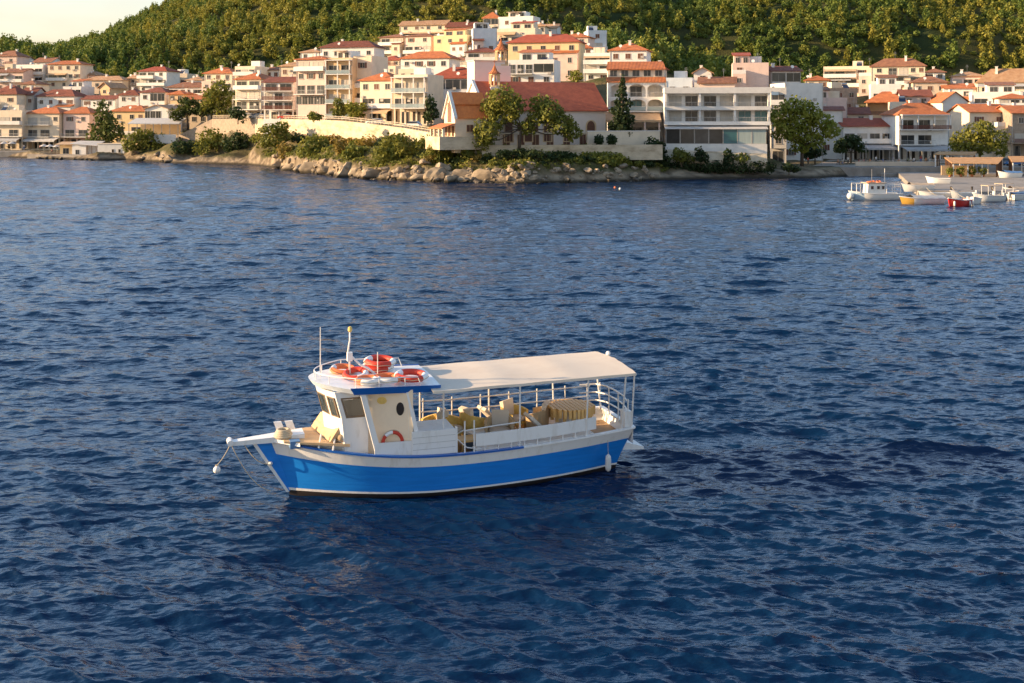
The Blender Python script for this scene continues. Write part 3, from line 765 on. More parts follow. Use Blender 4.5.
    if rnd.random() < .5:
        x = rnd.uniform(-.35, .35) * w; y = dep * .5
        hh = h + (1.2 if roof[0] == 'flat' else (yt - roof[2]) * D / F if len(roof) > 2 else 1)
        an = MB().tube([(x, y, h - .2), (x, y, hh + 2.0)], .035, 5)
        for j in range(4): an.box(x - .5 + .06*j, x + .5 - .06*j, y - .015, y + .015, hh + 1.3 + .18*j, hh + 1.33 + .18*j)
        an.build('antenna', M_metal, root)
    # storeys
    for i, code in enumerate(fl):
        z0 = h - (i + 1) * hs
        segs = code.split('|'); x = -w/2
        for s in segs:
            c, _, fr = s.partition(':')
            frac = float(fr) if fr else 1.0 / len(segs)
            sx0, sx1 = x, x + w * frac; x = sx1
            if c == '-': continue
            kd = c[0]; cnt = int(c[1]) if len(c) > 1 else 1; sty = c[2] if len(c) > 2 else 'p'
            sw = (sx1 - sx0) / cnt
            if kd == 'w':
                for j in range(cnt):
                    xc = sx0 + sw * (j + .5); ww = min(1.35, sw * .55) / 2
                    ht = min(1.35, hs * .46)
                    window(root, xc - ww, xc + ww, z0 + hs * .32, z0 + hs * .32 + ht, pane=rnd.choice([M_pane, M_pane, M_pane, M_pane, M_shut, M_shut]),
                           shut=(wall in ('white', 'cream', 'pink') and rnd.random() < .25 and sw > 2.6))
            elif kd in 'bl':
                pr = 1.35 if kd == 'b' else 1.7
                sl = MB().box(sx0 + .03, sx1 - .03, -pr, -.004, z0 - .1, z0 + .08).build('balcony', WALL['white'] if wall != 'stone' else wm, root)
                railing(sl, sx0 + .05, sx1 - .05, -pr + .03, z0 + .083, sty)
                if kd == 'b' and rnd.random() < .3 and sx1 - sx0 > 3:
                    xa = sx0 + .1; xb = sx1 - .1 if rnd.random() < .5 else (sx0 + sx1) / 2
                    MB().slab([(xa, -pr - .1, z0 + hs * .66), (xb, -pr - .1, z0 + hs * .66), (xb, -.02, z0 + hs * .88), (xa, -.02, z0 + hs * .88)], .05).build('balcony_awning', rnd.choice([M_awn, M_awnc, M_awnc, M_awng, M_awnb]), root)
                for j in range(cnt):
                    xc = sx0 + sw * (j + .5); ww = min(3.2, sw * .8) / 2 if kd == 'b' else sw * .40
                    window(root, xc - ww, xc + ww, z0 + .09, z0 + min(2.25, hs * .8), name='balcony_door', pane=rnd.choice([M_pane, M_pane, M_pane, M_curt]))
                if kd == 'l':
                    for j in range(cnt + 1):
                        xc = min(max(sx0 + sw * j, sx0 + .15), sx1 - .15)
                        MB().box(xc - .12, xc + .12, -pr + .16, -pr + .4, z0 + .083, z0 + hs - .105).build('column', WALL['white'], root)
                    if i == 0: MB().box(sx0, sx1, -pr - .1, -.004, h - .2, h - .02).build('canopy_slab', WALL['white'], root)
            elif kd == 'g':
                for j in range(cnt):
                    window(root, sx0 + sw * j + .08, sx0 + sw * (j + 1) - .08, z0 + hs * .14, z0 + hs * .86, name='glazing')
            elif kd == 'o':
                if i == n - 1:
                    for j in range(cnt + 1):
                        xc = min(max(sx0 + sw * j, sx0 + .2), sx1 - .2)
                        MB().box(xc - .18, xc + .18, .1, .46, .022, hs - .004).build('pillar', wm, root)
                    for j in range(cnt): window(root, sx0 + sw * (j + .15), sx0 + sw * (j + .85), .06, hs * .8, y=3.2, name='shop_glazing', pane=M_dark if j % 2 else M_pane)
                    aw = k.get('awn', rnd.choice(['white', 'grey', 'white']))
                    if aw != 'none':
                        dp = k.get('deepawn', 2.6)
                        am = MB().slab([(sx0 + .1, -dp, hs * .72), (sx1 - .1, -dp, hs * .72), (sx1 - .1, -.02, hs * .96), (sx0 + .1, -.02, hs * .96)], .06)
                        am.box(sx0 + .1, sx1 - .1, -dp - .02, -dp + .015, hs * .72 - .4, hs * .72 - .07)
                        ao = am.build('awning', dict(white=M_awn, grey=M_awng, cream=M_awnc)[aw], root)
                        if dp > 2.2:
                            for j in range(cnt + 1):
                                xx = sx0 + .3 + (sx1 - sx0 - .6) * j / cnt
                                MB().tube([(xx, -dp + .1, 0.0), (xx, -dp + .1, hs * .72 - .08)], .05, 6).build('awning_post', M_frame, ao)
                else:
                    railing(root, sx0, sx1, .05, z0 + .005, 'd')
    return root
for i, (a, k) in enumerate(HOUSES): house(a, k, i)

# ------------------------------------------------------------------ the church
def church():
    r = math.radians(21); D = 207.5; zb = PZ(147, D)
    root = thing('church', 'long white church with red tiled roof and arched windows on the headland', 'church', (PX(484, D), D, zb), r)
    L, W = 25.4, 12.8; he = PZ(110, D) - zb; hr = PZ(81, 213) - zb
    mb = MB().box(0, L, 0, W, -4, he)
    for xx, f in ((0, (0,2,1)), (L, (0,1,2))):
        mb.add([(xx, 0, he + .002), (xx, W, he + .002), (xx, W/2, hr - .15)], [f])
    mb.build('wall', WALL['pink_white'], root)
    rf = MB().slab([(.25,-.6,he), (L+.5,-.6,he), (L+.5,W/2,hr), (.25,W/2,hr)], .2).slab([(.25,W/2,hr), (L+.5,W/2,hr), (L+.5,W+.6,he), (.25,W+.6,he)], .2)
    rf.build('roof', roof_mat('church_roof_tiles', (.60,.15,.075), (.46,.11,.06)), root)
    g = MB()
    g.slab([(-.35,-.7,he+.15), (.22,-.7,he+.15), (.22,W/2,hr+.35), (-.35,W/2,hr+.35)], .55).slab([(-.35,W/2,hr+.35), (.22,W/2,hr+.35), (.22,W+.7,he+.15), (-.35,W+.7,he+.15)], .55)
    g.build('gable_coping', WALL['white'], root)
    def arched(x, z0, z1, w_):
        o = MB()
        pts = [(x - w_/2, z0), (x + w_/2, z0)] + [(x + w_/2 * math.cos(t), z1 - w_/2 + w_/2 * math.sin(t) * 1.25) for t in [math.pi * i / 8 for i in range(9)]]
        pts2 = [(x + (p - x) * 1.35, z0 - .15 if q == z0 else q + .22) for p, q in pts]
        n = len(pts)
        o.add([(p, -.06, q) for p, q in pts2] + [(p, -.06, q) for p, q in pts], [(i, (i+1) % n, n + (i+1) % n, n + i) for i in range(n)])
        w_o = o.build('arched_window', WALL['ochre'], root)
        q = MB().poly([(p, -.03, z) for p, z in pts]).build('pane', M_shut, w_o)
    for x in (5.0, 9.0, 13, 17.2): arched(x, he - 6.0, he - 1.6, 1.5)
    arched(22.2, he - 5.6, he - 2.3, 1.7)
    for x in (4.5, 7.5, 10.5, 13.5, 17.0, 20.5):
        window(root, x - .75, x + .75, .15, 2.3, name='door', pane=M_shut, fr=WALL['ochre'])
    for x in (7.5, 10.5, 13.5): window(root, x - .6, x + .6, 2.9, 4.3, pane=M_shut, fr=WALL['ochre'])
    MB().box(-.1, L + .1, -.18, -.004, 2.45, 2.65).build('string_course', WALL['cream'], root)
    # belfry block and its two open cupolas
    bl = MB().box(2.0, 8.5, W - 1.5, W + 3, he + 3.5, hr + 4.2).build('belfry', WALL['pink_white'], root)
    MB().box(1.8, 8.7, W - 1.7, W + 3.2, hr + 4.21, hr + 4.4).build('cornice', WALL['cream'], bl)
    bl2 = MB().box(2.6, 7.9, W - .9, W + 2.4, -4, he + 3.49).build('tower_base', WALL['pink_white'], root)
    def cupola(lx, ly, z0, rr, hc, hcone):
        o = MB().lathe([(rr*1.15, 0), (rr*1.15, .3)], (lx, ly, z0), 8)
        for j in range(8):
            t = math.pi * 2 * (j + .5) / 8
            o.tube([(lx + rr*.92*math.cos(t), ly + rr*.92*math.sin(t), z0 + .3), (lx + rr*.92*math.cos(t), ly + rr*.92*math.sin(t), z0 + hc)], .16, 6)
        o.lathe([(rr*1.1, hc), (rr*1.1, hc + .25)], (lx, ly, z0), 8)
        c = o.build('bell_cupola', WALL['ochre'], root)
        k = MB().lathe([(rr*1.4, hc + .26), (rr*.62, hc + hcone*.4), (rr*.2, hc + hcone*.8), (.05, hc + hcone)], (lx, ly, z0), 8)
        k.tube([(lx, ly, z0 + hc + hcone - .1), (lx, ly, z0 + hc + hcone + .9)], .05, 5); k.box(lx - .3, lx + .3, ly - .04, ly + .04, z0 + hc + hcone + .45, z0 + hc + hcone + .55)
        k.build('cupola_roof', ROOF['orange'], c)
        MB().lathe([(.45, hc - 1.1), (.3, hc - .5), (.1, hc - .25)], (lx, ly, z0), 8).build('bell', M_metal, c)
    Minv = (Matrix.Translation((PX(484, D), D, zb)) @ Matrix.Rotation(r, 4, 'Z')).inverted()
    p1 = Minv @ P(501, 66, 222); cupola(p1.x, p1.y, p1.z, 1.15, 2.9, 2.6)
    MB().box(p1.x - 1.5, p1.x + 1.5, p1.y - 1.5, p1.y + 1.5, hr - 3, p1.z - .003).build('belfry_shaft', WALL['pink_white'], root)
    p2 = Minv @ P(494.5, 87, 214); cupola(p2.x, p2.y, p2.z, 1.0, 2.3, 2.1)
    MB().box(p2.x - 1.2, p2.x + 1.2, p2.y - 1.2, p2.y + 1.2, he - 1, p2.z - .003).build('belfry_shaft', WALL['pink_white'], root)

    # entrance building, a thing of its own in front of the long nave
    D2 = 202.5; z2 = PZ(136.5, D2)
    ro = thing('chapel', 'small chapel with white gable, porch and two step orange roof in front of the church', 'chapel', (PX(455, D2), D2, z2), r)
    Wn, Ln = 6.6, 6.2; e = PZ(117, D2) - z2; hh = PZ(92, 205) - z2
    m = MB().box(0, Ln, 0, Wn, -3, e)
    m.add([(0, 0, e + .002), (0, Wn, e + .002), (0, Wn/2, hh - .1)], [(0,2,1)])
    m.build('wall', WALL['cream'], ro)
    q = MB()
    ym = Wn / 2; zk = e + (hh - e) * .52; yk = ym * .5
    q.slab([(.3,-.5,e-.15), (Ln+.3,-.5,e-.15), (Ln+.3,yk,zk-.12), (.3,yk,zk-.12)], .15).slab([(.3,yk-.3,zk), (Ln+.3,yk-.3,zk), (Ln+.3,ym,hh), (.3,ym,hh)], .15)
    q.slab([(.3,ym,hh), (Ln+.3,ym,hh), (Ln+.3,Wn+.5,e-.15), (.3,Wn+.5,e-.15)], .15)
    q.build('roof', roof_mat('painted_sunlit_tiles', (.78,.25,.07), (.62,.18,.06)), ro)  # brighter orange than the other tiles: sunlight put into the roof colour
    cpg = MB().slab([(-.35,-.6,e), (.28,-.6,e), (.28,ym,hh+.25), (-.35,ym,hh+.25)], .4).slab([(-.35,ym,hh+.25), (.28,ym,hh+.25), (.28,Wn+.6,e), (-.35,Wn+.6,e)], .4)
    cpg.build('gable_coping', WALL['white'], ro)
    for yy, zt_ in ((ym - .8, hh - 2.0), (ym, hh - 1.1), (ym + .8, hh - 2.0)):
        MB().box(-.05, -.004, yy - .27, yy + .27, e - 1.0, zt_).build('lancet_window', M_shut, ro)
    pr = MB().slab([(-2.9,-.9,e-2.0), (-.3,-.9,e-1.15), (-.3,Wn+.9,e-1.15), (-2.9,Wn+.9,e-2.0)], .18).build('porch_roof', ROOF['orange'], ro)
    for yy in (-.5, ym - 1.5, ym + 1.5, Wn + .5): MB().box(-2.6, -2.2, yy - .2, yy + .2, 0, e - 2.0).build('porch_column', WALL['cream'], ro)
    for yy in (ym - 2.1, ym, ym + 2.1): MB().box(-.06, -.004, yy - .65, yy + .65, .05, e - 1.7).build('door', M_wood, ro)
    window(ro, 2.2, 3.6, .8, 2.2, pane=M_shut, fr=WALL['ochre'])
    MB().box(-3.4, Ln, -1.4, -.02, -2.4, -.02).box(-3.4, -.02, -.01, Wn + 1, -2.4, -.02).build('terrace', M_oldwall, ro)
WALL['pink_white'] = plaster('pale_pink_plaster', (.80, .68, .60), .9)
church()

# garden wall of the church yard with two clipped balls of hedge
def yard():
    root = thing('garden_wall', 'pale garden wall with coping between the church and the dark fir', 'wall', (0, 0, 0))
    a, b = P(588, 147, 207.5), P(660, 147, 214)
    d = (b - a); d.z = 0; L = d.length; ang = math.atan2(d.y, d.x)
    root.location = (a.x, a.y, a.z); root.rotation_euler = (0, 0, ang)
    MB().box(0, L, 0, .4, -1.5, 2.9).build('wall', WALL['cream'], root)
    MB().box(-.1, L + .1, -.08, .48, 2.903, 3.05).build('coping', WALL['white'], root)
    r2 = thing('terrace_wall', 'low stone terrace wall along the foot of the church', 'wall', P(482, 147, 203), math.radians(6))
    MB().box(0, 34, 0, .5, -2.5, .35).build('stonework', M_oldwall, r2)
yard()

# ------------------------------------------------------------------ retaining wall of the promenade with its railing
def retaining():
    pts = WALL_PTS
    root = thing('retaining_wall', 'long cream retaining wall with a railing carrying the promenade above the rocks', 'wall')
    W = [P(p, y, D) for p, D, y in pts]
    mb = MB(); rough = MB(); rl = MB(); ps = MB()
    for a, b in zip(W[:-1], W[1:]):
        d = (b - a); d.z = 0; nrm = Vector((d.y, -d.x, 0)).normalized() * -.5
        A, B = a + nrm, b + nrm
        lo = 7.0
        (mb if a.x > W[4].x - .1 else rough).hexa([(a.x,a.y,a.z-lo), (b.x,b.y,b.z-lo), (B.x,B.y,B.z-lo), (A.x,A.y,A.z-lo)], [(a.x,a.y,a.z), (b.x,b.y,b.z), (B.x,B.y,B.z), (A.x,A.y,A.z)])
        if a.x > W[3].x - .1:
            n = max(1, int((b - a).length / 1.6))
            for j in range(n):
                p = a.lerp(b, j / n) + nrm * .5; ps.box(p.x - .05, p.x + .05, p.y - .05, p.y + .05, p.z, p.z + 1.0)
            for zz in (.5, .95):
                rl.tube([a + nrm*.5 + Vector((0,0,zz)), b + nrm*.5 + Vector((0,0,zz))], .045, 5)
            m = max(1, int((b - a).length / .35))
            for j in range(m):
                p = a.lerp(b, (j + .5) / m) + nrm * .5; rl.box(p.x - .02, p.x + .02, p.y - .02, p.y + .02, p.z, p.z + .95)
    mb.build('masonry', M_oldwall, root); rough.build('rough_masonry', WALL['stone'], root)
    r = rl.build('railing', WALL['cream'], root)
    ps.build('railing_post', WALL['cream'], r)
    # promenade road behind it
    rd = MB()
    for a, b in zip(W[3:-3], W[4:-2]):
        A = a + Vector((0, .55, .0)); B = b + Vector((0, .55, 0))
        rd.add([(A.x,A.y,A.z-.12), (B.x,B.y,B.z-.12), (B.x+2,B.y+7.5,B.z-.12), (A.x+2,A.y+7.5,A.z-.12)], [(0,1,2,3)])
    o = rd.build('road', mat('asphalt', (.07,.065,.06), .9, (.05,.048,.045), scale=1), None); tag(o, kind='structure')
retaining()

# ------------------------------------------------------------------ balcony hotel (left) and long hotel (right)
def hotel_balcony():
    D = 224; x0, x1 = 608, 664; zb = PZ(142, D); w = (x1 - x0) / F * D
    root = thing('hotel', 'tall hotel with arched white balconies and orange mansard roof behind the dark fir', 'hotel', (PX(636, D), D, zb), math.radians(-4))
    h = PZ(82, D) - zb; z = lambda y: PZ(y, D) - zb
    MB().box(-w/2, w/2, 0, 10, z(110), h).box(-w/2, w/2, 3, 10, -5, z(110) - .003).build('wall', WALL['white'], root)
    o = MB()
    y0 = -1.7
    o.slab([(-w/2-.3,y0-.3,h+.02), (w/2+.3,y0-.3,h+.02), (w/2+.3,-.2,z(77)), (-w/2-.3,-.2,z(77))], .2)
    o.slab([(-w/2-.3,-.6,z(69)), (w/2+.3,-.6,z(69)), (w/2,4,z(60.5)), (-w/2,4,z(60.5))], .2)
    o.slab([(-w/2,4,z(60.5)), (w/2,4,z(60.5)), (w/2,10.3,z(68)), (-w/2,10.3,z(68))], .2)
    o.build('roof', ROOF['orange'], root)
    MB().box(-w/2, w/2, 0, 9.8, h + .004, z(69) - .22).build('attic_wall', WALL['cream'], root)
    for j in range(5): window(root, -w/2 + .4 + j*w/5, -w/2 + (j+1)*w/5 - .4, z(76.4), z(70), y=0, name='attic_window')
    for (zt_, zf) in ((83, 97), (98, 111)):
        sl = MB().box(-w/2, w/2, y0, -.004, z(zf) - .25, z(zf)).build('balcony', WALL['white'], root)
        nb = 3; sw = w / nb
        for j in range(nb):
            a = -w/2 + j*sw
            MB().box(a, a + .3, y0, y0 + .3, z(zf) + .003, z(zt_) - .003).build('column', WALL['white'], root)
            if j == nb - 1: MB().box(a + sw - .3, a + sw, y0, y0 + .3, z(zf) + .003, z(zt_) - .003).build('column', WALL['white'], root)
            # arch above each bay
            am = MB(); n = 10
            zs, zt2 = z(zt_) - 1.35, z(zt_) - .004
            X0, X1 = a + .3, a + sw - (.3 if j == nb - 1 else 0)
            for i in range(n):
                t0, t1 = math.pi * i / n, math.pi * (i + 1) / n
                xa, xb = (X0+X1)/2 - (X1-X0)/2*math.cos(t0), (X0+X1)/2 - (X1-X0)/2*math.cos(t1)
                za, zb_ = zs + 1.05*math.sin(t0), zs + 1.05*math.sin(t1)
                am.hexa([(xa,y0,za), (xb,y0,zb_), (xb,y0+.25,zb_), (xa,y0+.25,za)], [(xa,y0,zt2), (xb,y0,zt2), (xb,y0+.25,zt2), (xa,y0+.25,zt2)])
            am.build('arch', WALL['white'], root)
            window(root, a + .7, a + sw - .7, z(zf) + .05, z(zf) + 2.2, name='balcony_door', pane=M_teal if zf > 100 and j == 1 else M_curt if j != 1 else M_pane)
        railing(sl, -w/2 + .1, w/2 - .1, y0 + .1, z(zf) + .003, 'g' if zf > 100 else 'r')
    aw = MB().slab([(-w/2-1.5,-6.5,z(120)), (w/2-1,-6.5,z(120)), (w/2-1,-.1,z(111.5)), (-w/2-1.5,-.1,z(111.5))], .1)
    aw.box(-w/2-1.5, w/2-1, -6.52, -6.45, z(122), z(120) - .11)
    a_ = aw.build('awning', M_awnc, root)
    for j in range(5):
        xx = -w/2 - 1.2 + j * (w - .2) / 4; MB().box(xx - .15, xx + .15, -6.3, -6.0, 0, z(120) - .12).build('awning_post', WALL['pink'], a_)
    for j in range(3): window(root, -w/2 + .5 + j*w/3, -w/2 + (j+1)*w/3 - .5, .1, 3.0, y=3, name='restaurant_glazing', pane=M_pane)
    MB().box(-w/2 - 1.5, w/2, -6.6, 2.98, -4, .0).build('terrace', WALL['beige'], root)
    railing(root, -w/2 - 1.4, w/2 - 1, -6.5, .005, 'd', yb=-5.5)
hotel_balcony()

def hotel_long():
    D = 216; x0, x1 = 665, 768; w = (x1 - x0) / F * D; zb = PZ(164, D)
    z = lambda y: PZ(y, D) - zb
    root = thing('hotel', 'long white hotel with two rows of balconies over a glazed teal restaurant front', 'hotel', (PX(716.5, D), D, zb), math.radians(-5))
    MB().box(-w/2, w/2, 0, 12, z(126), z(93)).box(-w/2 + .3, w/2 - .5, 2, 12, z(144), z(126) - .003).build('wall', WALL['white'], root)
    p = MB()
    p.box(-w/2 - .1, w/2 + .1, -1.9, -1.6, z(93.5), z(87.5)).box(-w/2 - .1, w/2 + .1, -1.59, .3, z(93.5), z(92.6))
    p.box(-w/2 - .1, -w/2 + .2, -1.59, 12, z(92.5), z(88)).box(w/2 - .2, w/2 + .1, -1.59, 12, z(92.5), z(88))
    p.build('parapet', WALL['white'], root)
    for zf, zt_ in ((107, 93.6), (122, 108.6)):
        s_ = MB().box(-w/2 - .1, w/2 + .1, -1.8, -.004, z(zf) - .55, z(zf))
        s_.box(-w/2 - .1, w/2 + .1, -1.9, -1.78, z(zf) - .6, z(zf) + .12)
        sl = s_.build('balcony', WALL['white'], root)
        nb = 3; sw = w / nb
        for j in range(nb):
            a = -w/2 + j*sw
            for q in range(2):
                xa = a + .9 + q * sw * .46
                window(root, xa, xa + sw * .36, z(zf) + .02, z(zf) + 2.2, name='balcony_door', mull=1,
                       pane=M_teal if (zf == 122 and j == 2) else M_pane if (q + j) % 2 else M_curt)
        for j in range(nb + 1):
            xx = min(max(-w/2 + j*sw, -w/2 + .2), w/2 - .2); MB().box(xx - .2, xx + .2, -1.7, -.004, z(zf) + .003, z(zt_) - .004).build('dividing_wall', WALL['white'], root)
        railing(sl, -w/2, w/2, -1.75, z(zf) + .003, 'r')
    # pale fascia over the restaurant, glazed front, white base
    MB().slab([(-w/2-.1,-3.4,z(128.4)), (w/2-.6,-3.4,z(128.4)), (w/2-.6,-.05,z(124.8)), (-w/2-.1,-.05,z(124.8))], .12).build('awning', M_awn, root)
    n = 7; sw = (w - 1) / n
    for j in range(n):
        xa = -w/2 + .1 + j*sw
        window(root, xa + .02, xa + sw - .02, z(143.5), z(128.8), y=-3.0, name='restaurant_glazing', mull=0,
               pane=[M_dark, M_pane, M_pane, M_pane, M_teal, M_curt2, M_curt2][j])
    MB().box(-w/2, w/2 - .8, -3.3, 1.98, z(160), z(143.6)).build('base', WALL['white'], root)
    MB().box(-w/2, w/2 - .8, -2.9, 1.98, z(143.6) + .003, z(143.6) + .06).build('restaurant_floor', M_conc, root)
    MB().slab([(-w/2,-5.0,z(157)), (w/2-.9,-4.5,z(161)), (w/2-.9,-3.32,z(153)), (-w/2,-3.32,z(149))], 1.6).build('ramp', M_oldwall, root)
M_curt2 = mat('pale_green_blind', (.40,.47,.44), .5, (.32,.38,.36), scale=.6, stretch=(5,5,.4))
hotel_long()

# ------------------------------------------------------------------ quays and pier
def quay():
    D = 222.0
    x0, x1 = PX(836, 221), 140
    o = MB().box(x0, x1, 219.5, 224, -2.5, 1.8).build('quay', M_conc, None); tag(o, kind='structure')
    q = MB().box(x0 + 8, PX(930, 219), 217.6, 219.45, -2.5, .55).build('quay', M_conc, None); tag(q, kind='structure')
    pv = MB().poly([(x0 - 4, 223.9, 1.83), (x1, 223.9, 1.83), (x1, 254, 1.95), (PX(835, 250), 254, 1.95)])
    o = pv.build('pavement', mat('pavement_slabs', (.36,.30,.25), .9, (.27,.23,.19), scale=.8), None); tag(o, kind='structure')
    # low pale wall along the front of the tavern terrace
    t = thing('parapet_wall', 'long low cream parapet wall along the quay before the taverns', 'wall')
    MB().box(PX(856, 224), PX(939, 224), 224.2, 224.6, 1.81, 2.7).build('masonry', WALL['beige'], t)
    # concrete pier reaching out among the moored boats
    pts = [(PX(918, 163), 163), (PX(975, 161.5), 161.5), (110, 166), (112, 219.4), (PX(898, 219), 219.4)]
    o = MB().prism(pts, -2.5, .8).build('pier', M_conc, None); tag(o, kind='structure')
    # left promenade quay
    a = MB()
    a.prism([(-230, 329), (PX(22, 326), 325), (PX(30, 326), 325), (PX(30, 333), 334), (-230, 337)], -2.5, 1.7)
    o = a.build('quay', M_conc, None); tag(o, kind='structure')
    b = MB().prism([(PX(28, 317), 316.5), (PX(128, 306), 305), (PX(132, 318), 318), (PX(34, 330), 331)], -2, 1.1)
    o = b.build('terrace', M_conc, None); tag(o, kind='structure')
quay()

# ------------------------------------------------------------------ small waterfront buildings on the left
def waterfront():
    t = thing('kiosk', 'yellow waterfront kiosk with flat canopy left of the white huts', 'kiosk', P(66, 157, 319))
    MB().box(-1.8, 1.8, 0, 3, -.5, 3.4).build('wall', WALL['yellow'], t)
    MB().slab([(-2.6,-1.8,3.7), (2.6,-1.8,3.7), (2.4,3.3,4.4), (-2.4,3.3,4.4)], .15).build('roof', M_awnc, t)
    window(t, -.9, .9, .9, 2.6)
    t = thing('hut', 'white waterfront hut with pinkish sloping roof and open front', 'hut', P(84, 158, 317), math.radians(-6))
    MB().box(-3.6, .6, 0, 4.5, -.5, 3.9).box(.6, 3.7, 1.6, 4.5, -.5, 3.5).build('wall', WALL['white'], t)
    MB().slab([(-4.0,-.6,4.2), (4.2,-.6,3.6), (4.0,4.8,4.8), (-3.9,4.8,4.9)], .14).build('roof', M_awn, t)
    [MB().box(x, x + .12, -.3, -.18, 0, 3.6).build('post', M_wood, t) for x in (1.0, 2.4, 3.7)]
    window(t, -2.6, -1.4, 1.0, 2.4)
    t = thing('boathouse', 'flat roofed white boathouse with two small dark windows at the water', 'hut', P(111, 159.5, 307), math.radians(-4))
    MB().box(-3.8, 3.8, 0, 5, -1.2, 4.3).build('wall', WALL['white'], t)
    MB().box(-4.0, 4.0, -.15, 5.15, 4.303, 4.45).box(2.2, 2.9, 2, 2.8, 4.453, 5.6).build('roof', WALL['cream'], t)
    for x in (.2, 2.1): window(t, x, x + .7, 1.9, 2.9, pane=M_dark, mull=0)
    # terrace restaurant in front of the white gabled house
    t = thing('pavilion', 'open terrace restaurant under a long white awning on slim posts', 'restaurant', P(156, 137.5, 306))
    w = 51 / F * 306
    MB().slab([(-w/2,-2.5,PZ(123.5,306)-PZ(137.5,306)), (w/2,-2.5,PZ(123.5,306)-PZ(137.5,306)), (w/2,4.5,PZ(118,306)-PZ(137.5,306)), (-w/2,4.5,PZ(118,306)-PZ(137.5,306))], .15).build('awning', M_awn, t)
    [MB().box(-w/2 + .2 + j*(w-.6)/6, -w/2 + .36 + j*(w-.6)/6, -2.2, -2.04, 0, 3.95).build('post', M_frame, t) for j in range(7)]
    MB().box(-w/2, w/2, -3.0, 6, -1.2, .0).build('floor_slab', M_conc, t)
    MB().box(0.5, w/2 - .6, -3.3, -3.02, -1.6, .9).build('parapet', WALL['white'], t)
    railing(t, -w/2 + .1, .4, -2.9, .004, 'r', yb=-2)
    MB().box(-w/2 + 1, w/2 - 2, 5.4, 5.9, .004, 3.6).build('back_wall', WALL['ochre'], t)
waterfront()
# ------------------------------------------------------------------ the blue excursion boat
def bmat(name, c, rough=.35, c2=None, **k): return mat(name, c, rough, c2 or tuple(x*.86 for x in c), **dict(dict(scale=1.3, lo=.45, hi=.8), **k))
B_blue = bmat('blue_hull_paint', (.016,.25,.80), .3, (.014,.20,.66), bump=.10, bscale=2.0, stretch=(.5,.5,5), coat=.1, scale=1.6, lo=.35, hi=.7)
B_white = bmat('white_boat_paint', (.82,.81,.80), .4, (.62,.58,.52), bump=.06, bscale=3, scale=2.2, stretch=(1.6,1.6,.5), lo=.52, hi=.85)
B_rub = bmat('blue_rail_paint', (.012,.12,.46), .35)
B_under = bmat('dark_antifouling', (.018,.012,.012), .6)
B_deck = bmat('tan_deck_boards', (.42,.27,.15), .7, (.32,.19,.10), stretch=(.6,6,1), scale=2)
B_canvas = bmat('off_white_canvas', (.82,.73,.62), .9, (.72,.62,.52), scale=.8, trans=.25)
B_steel = bmat('white_tube_paint', (.78,.76,.74), .3)
B_cush = bmat('beige_cushion_cloth', (.60,.42,.24), .95, (.46,.30,.16), scale=3)
B_yel = bmat('yellow_wicker', (.88,.60,.17), .7, (.72,.45,.11), scale=6, bump=.5, bscale=30)
B_red = bmat('red_ring_cover', (.62,.05,.025), .6, (.5,.04,.02))
B_org = bmat('orange_ring_cover', (.80,.20,.06), .6, (.7,.15,.045))
B_wood = bmat('varnished_wood', (.80,.48,.17), .5, (.62,.34,.11), stretch=(1,8,1), scale=2)
B_rope = bmat('mooring_rope', (.50,.42,.30), .9)
B_glass = glass_mat('wheelhouse_glass', (.10,.13,.13), .30)
B_gasket = bmat('window_gasket', (.20,.14,.09), .6)
B_ibox = bmat('blue_cool_box', (.10,.22,.42), .5)

def bs(s):                                  # half breadth at the sheer, s metres aft of the stem at the waterline
    k = (s + .55) / 11.6; k = min(max(k, 0), 1)
    if k < .42: return 1.74 * (1 - (1 - k / .42)**2.1) + .03
    return 1.77 - .42 * ((k - .42) / .58)**2.2
def bwl(s):
    k = min(max((s - .05) / 10.4, 0), 1)
    if k < .45: return 1.55 * (1 - (1 - k / .45)**1.7) + .02
    return 1.57 - .80 * ((k - .45) / .55)**2.4
def zs(s): return 1.22 + .50 * max(0, (5.6 - s) / 6.15)**1.9 + .20 * max(0, (s - 5.6) / 5.4)**1.7

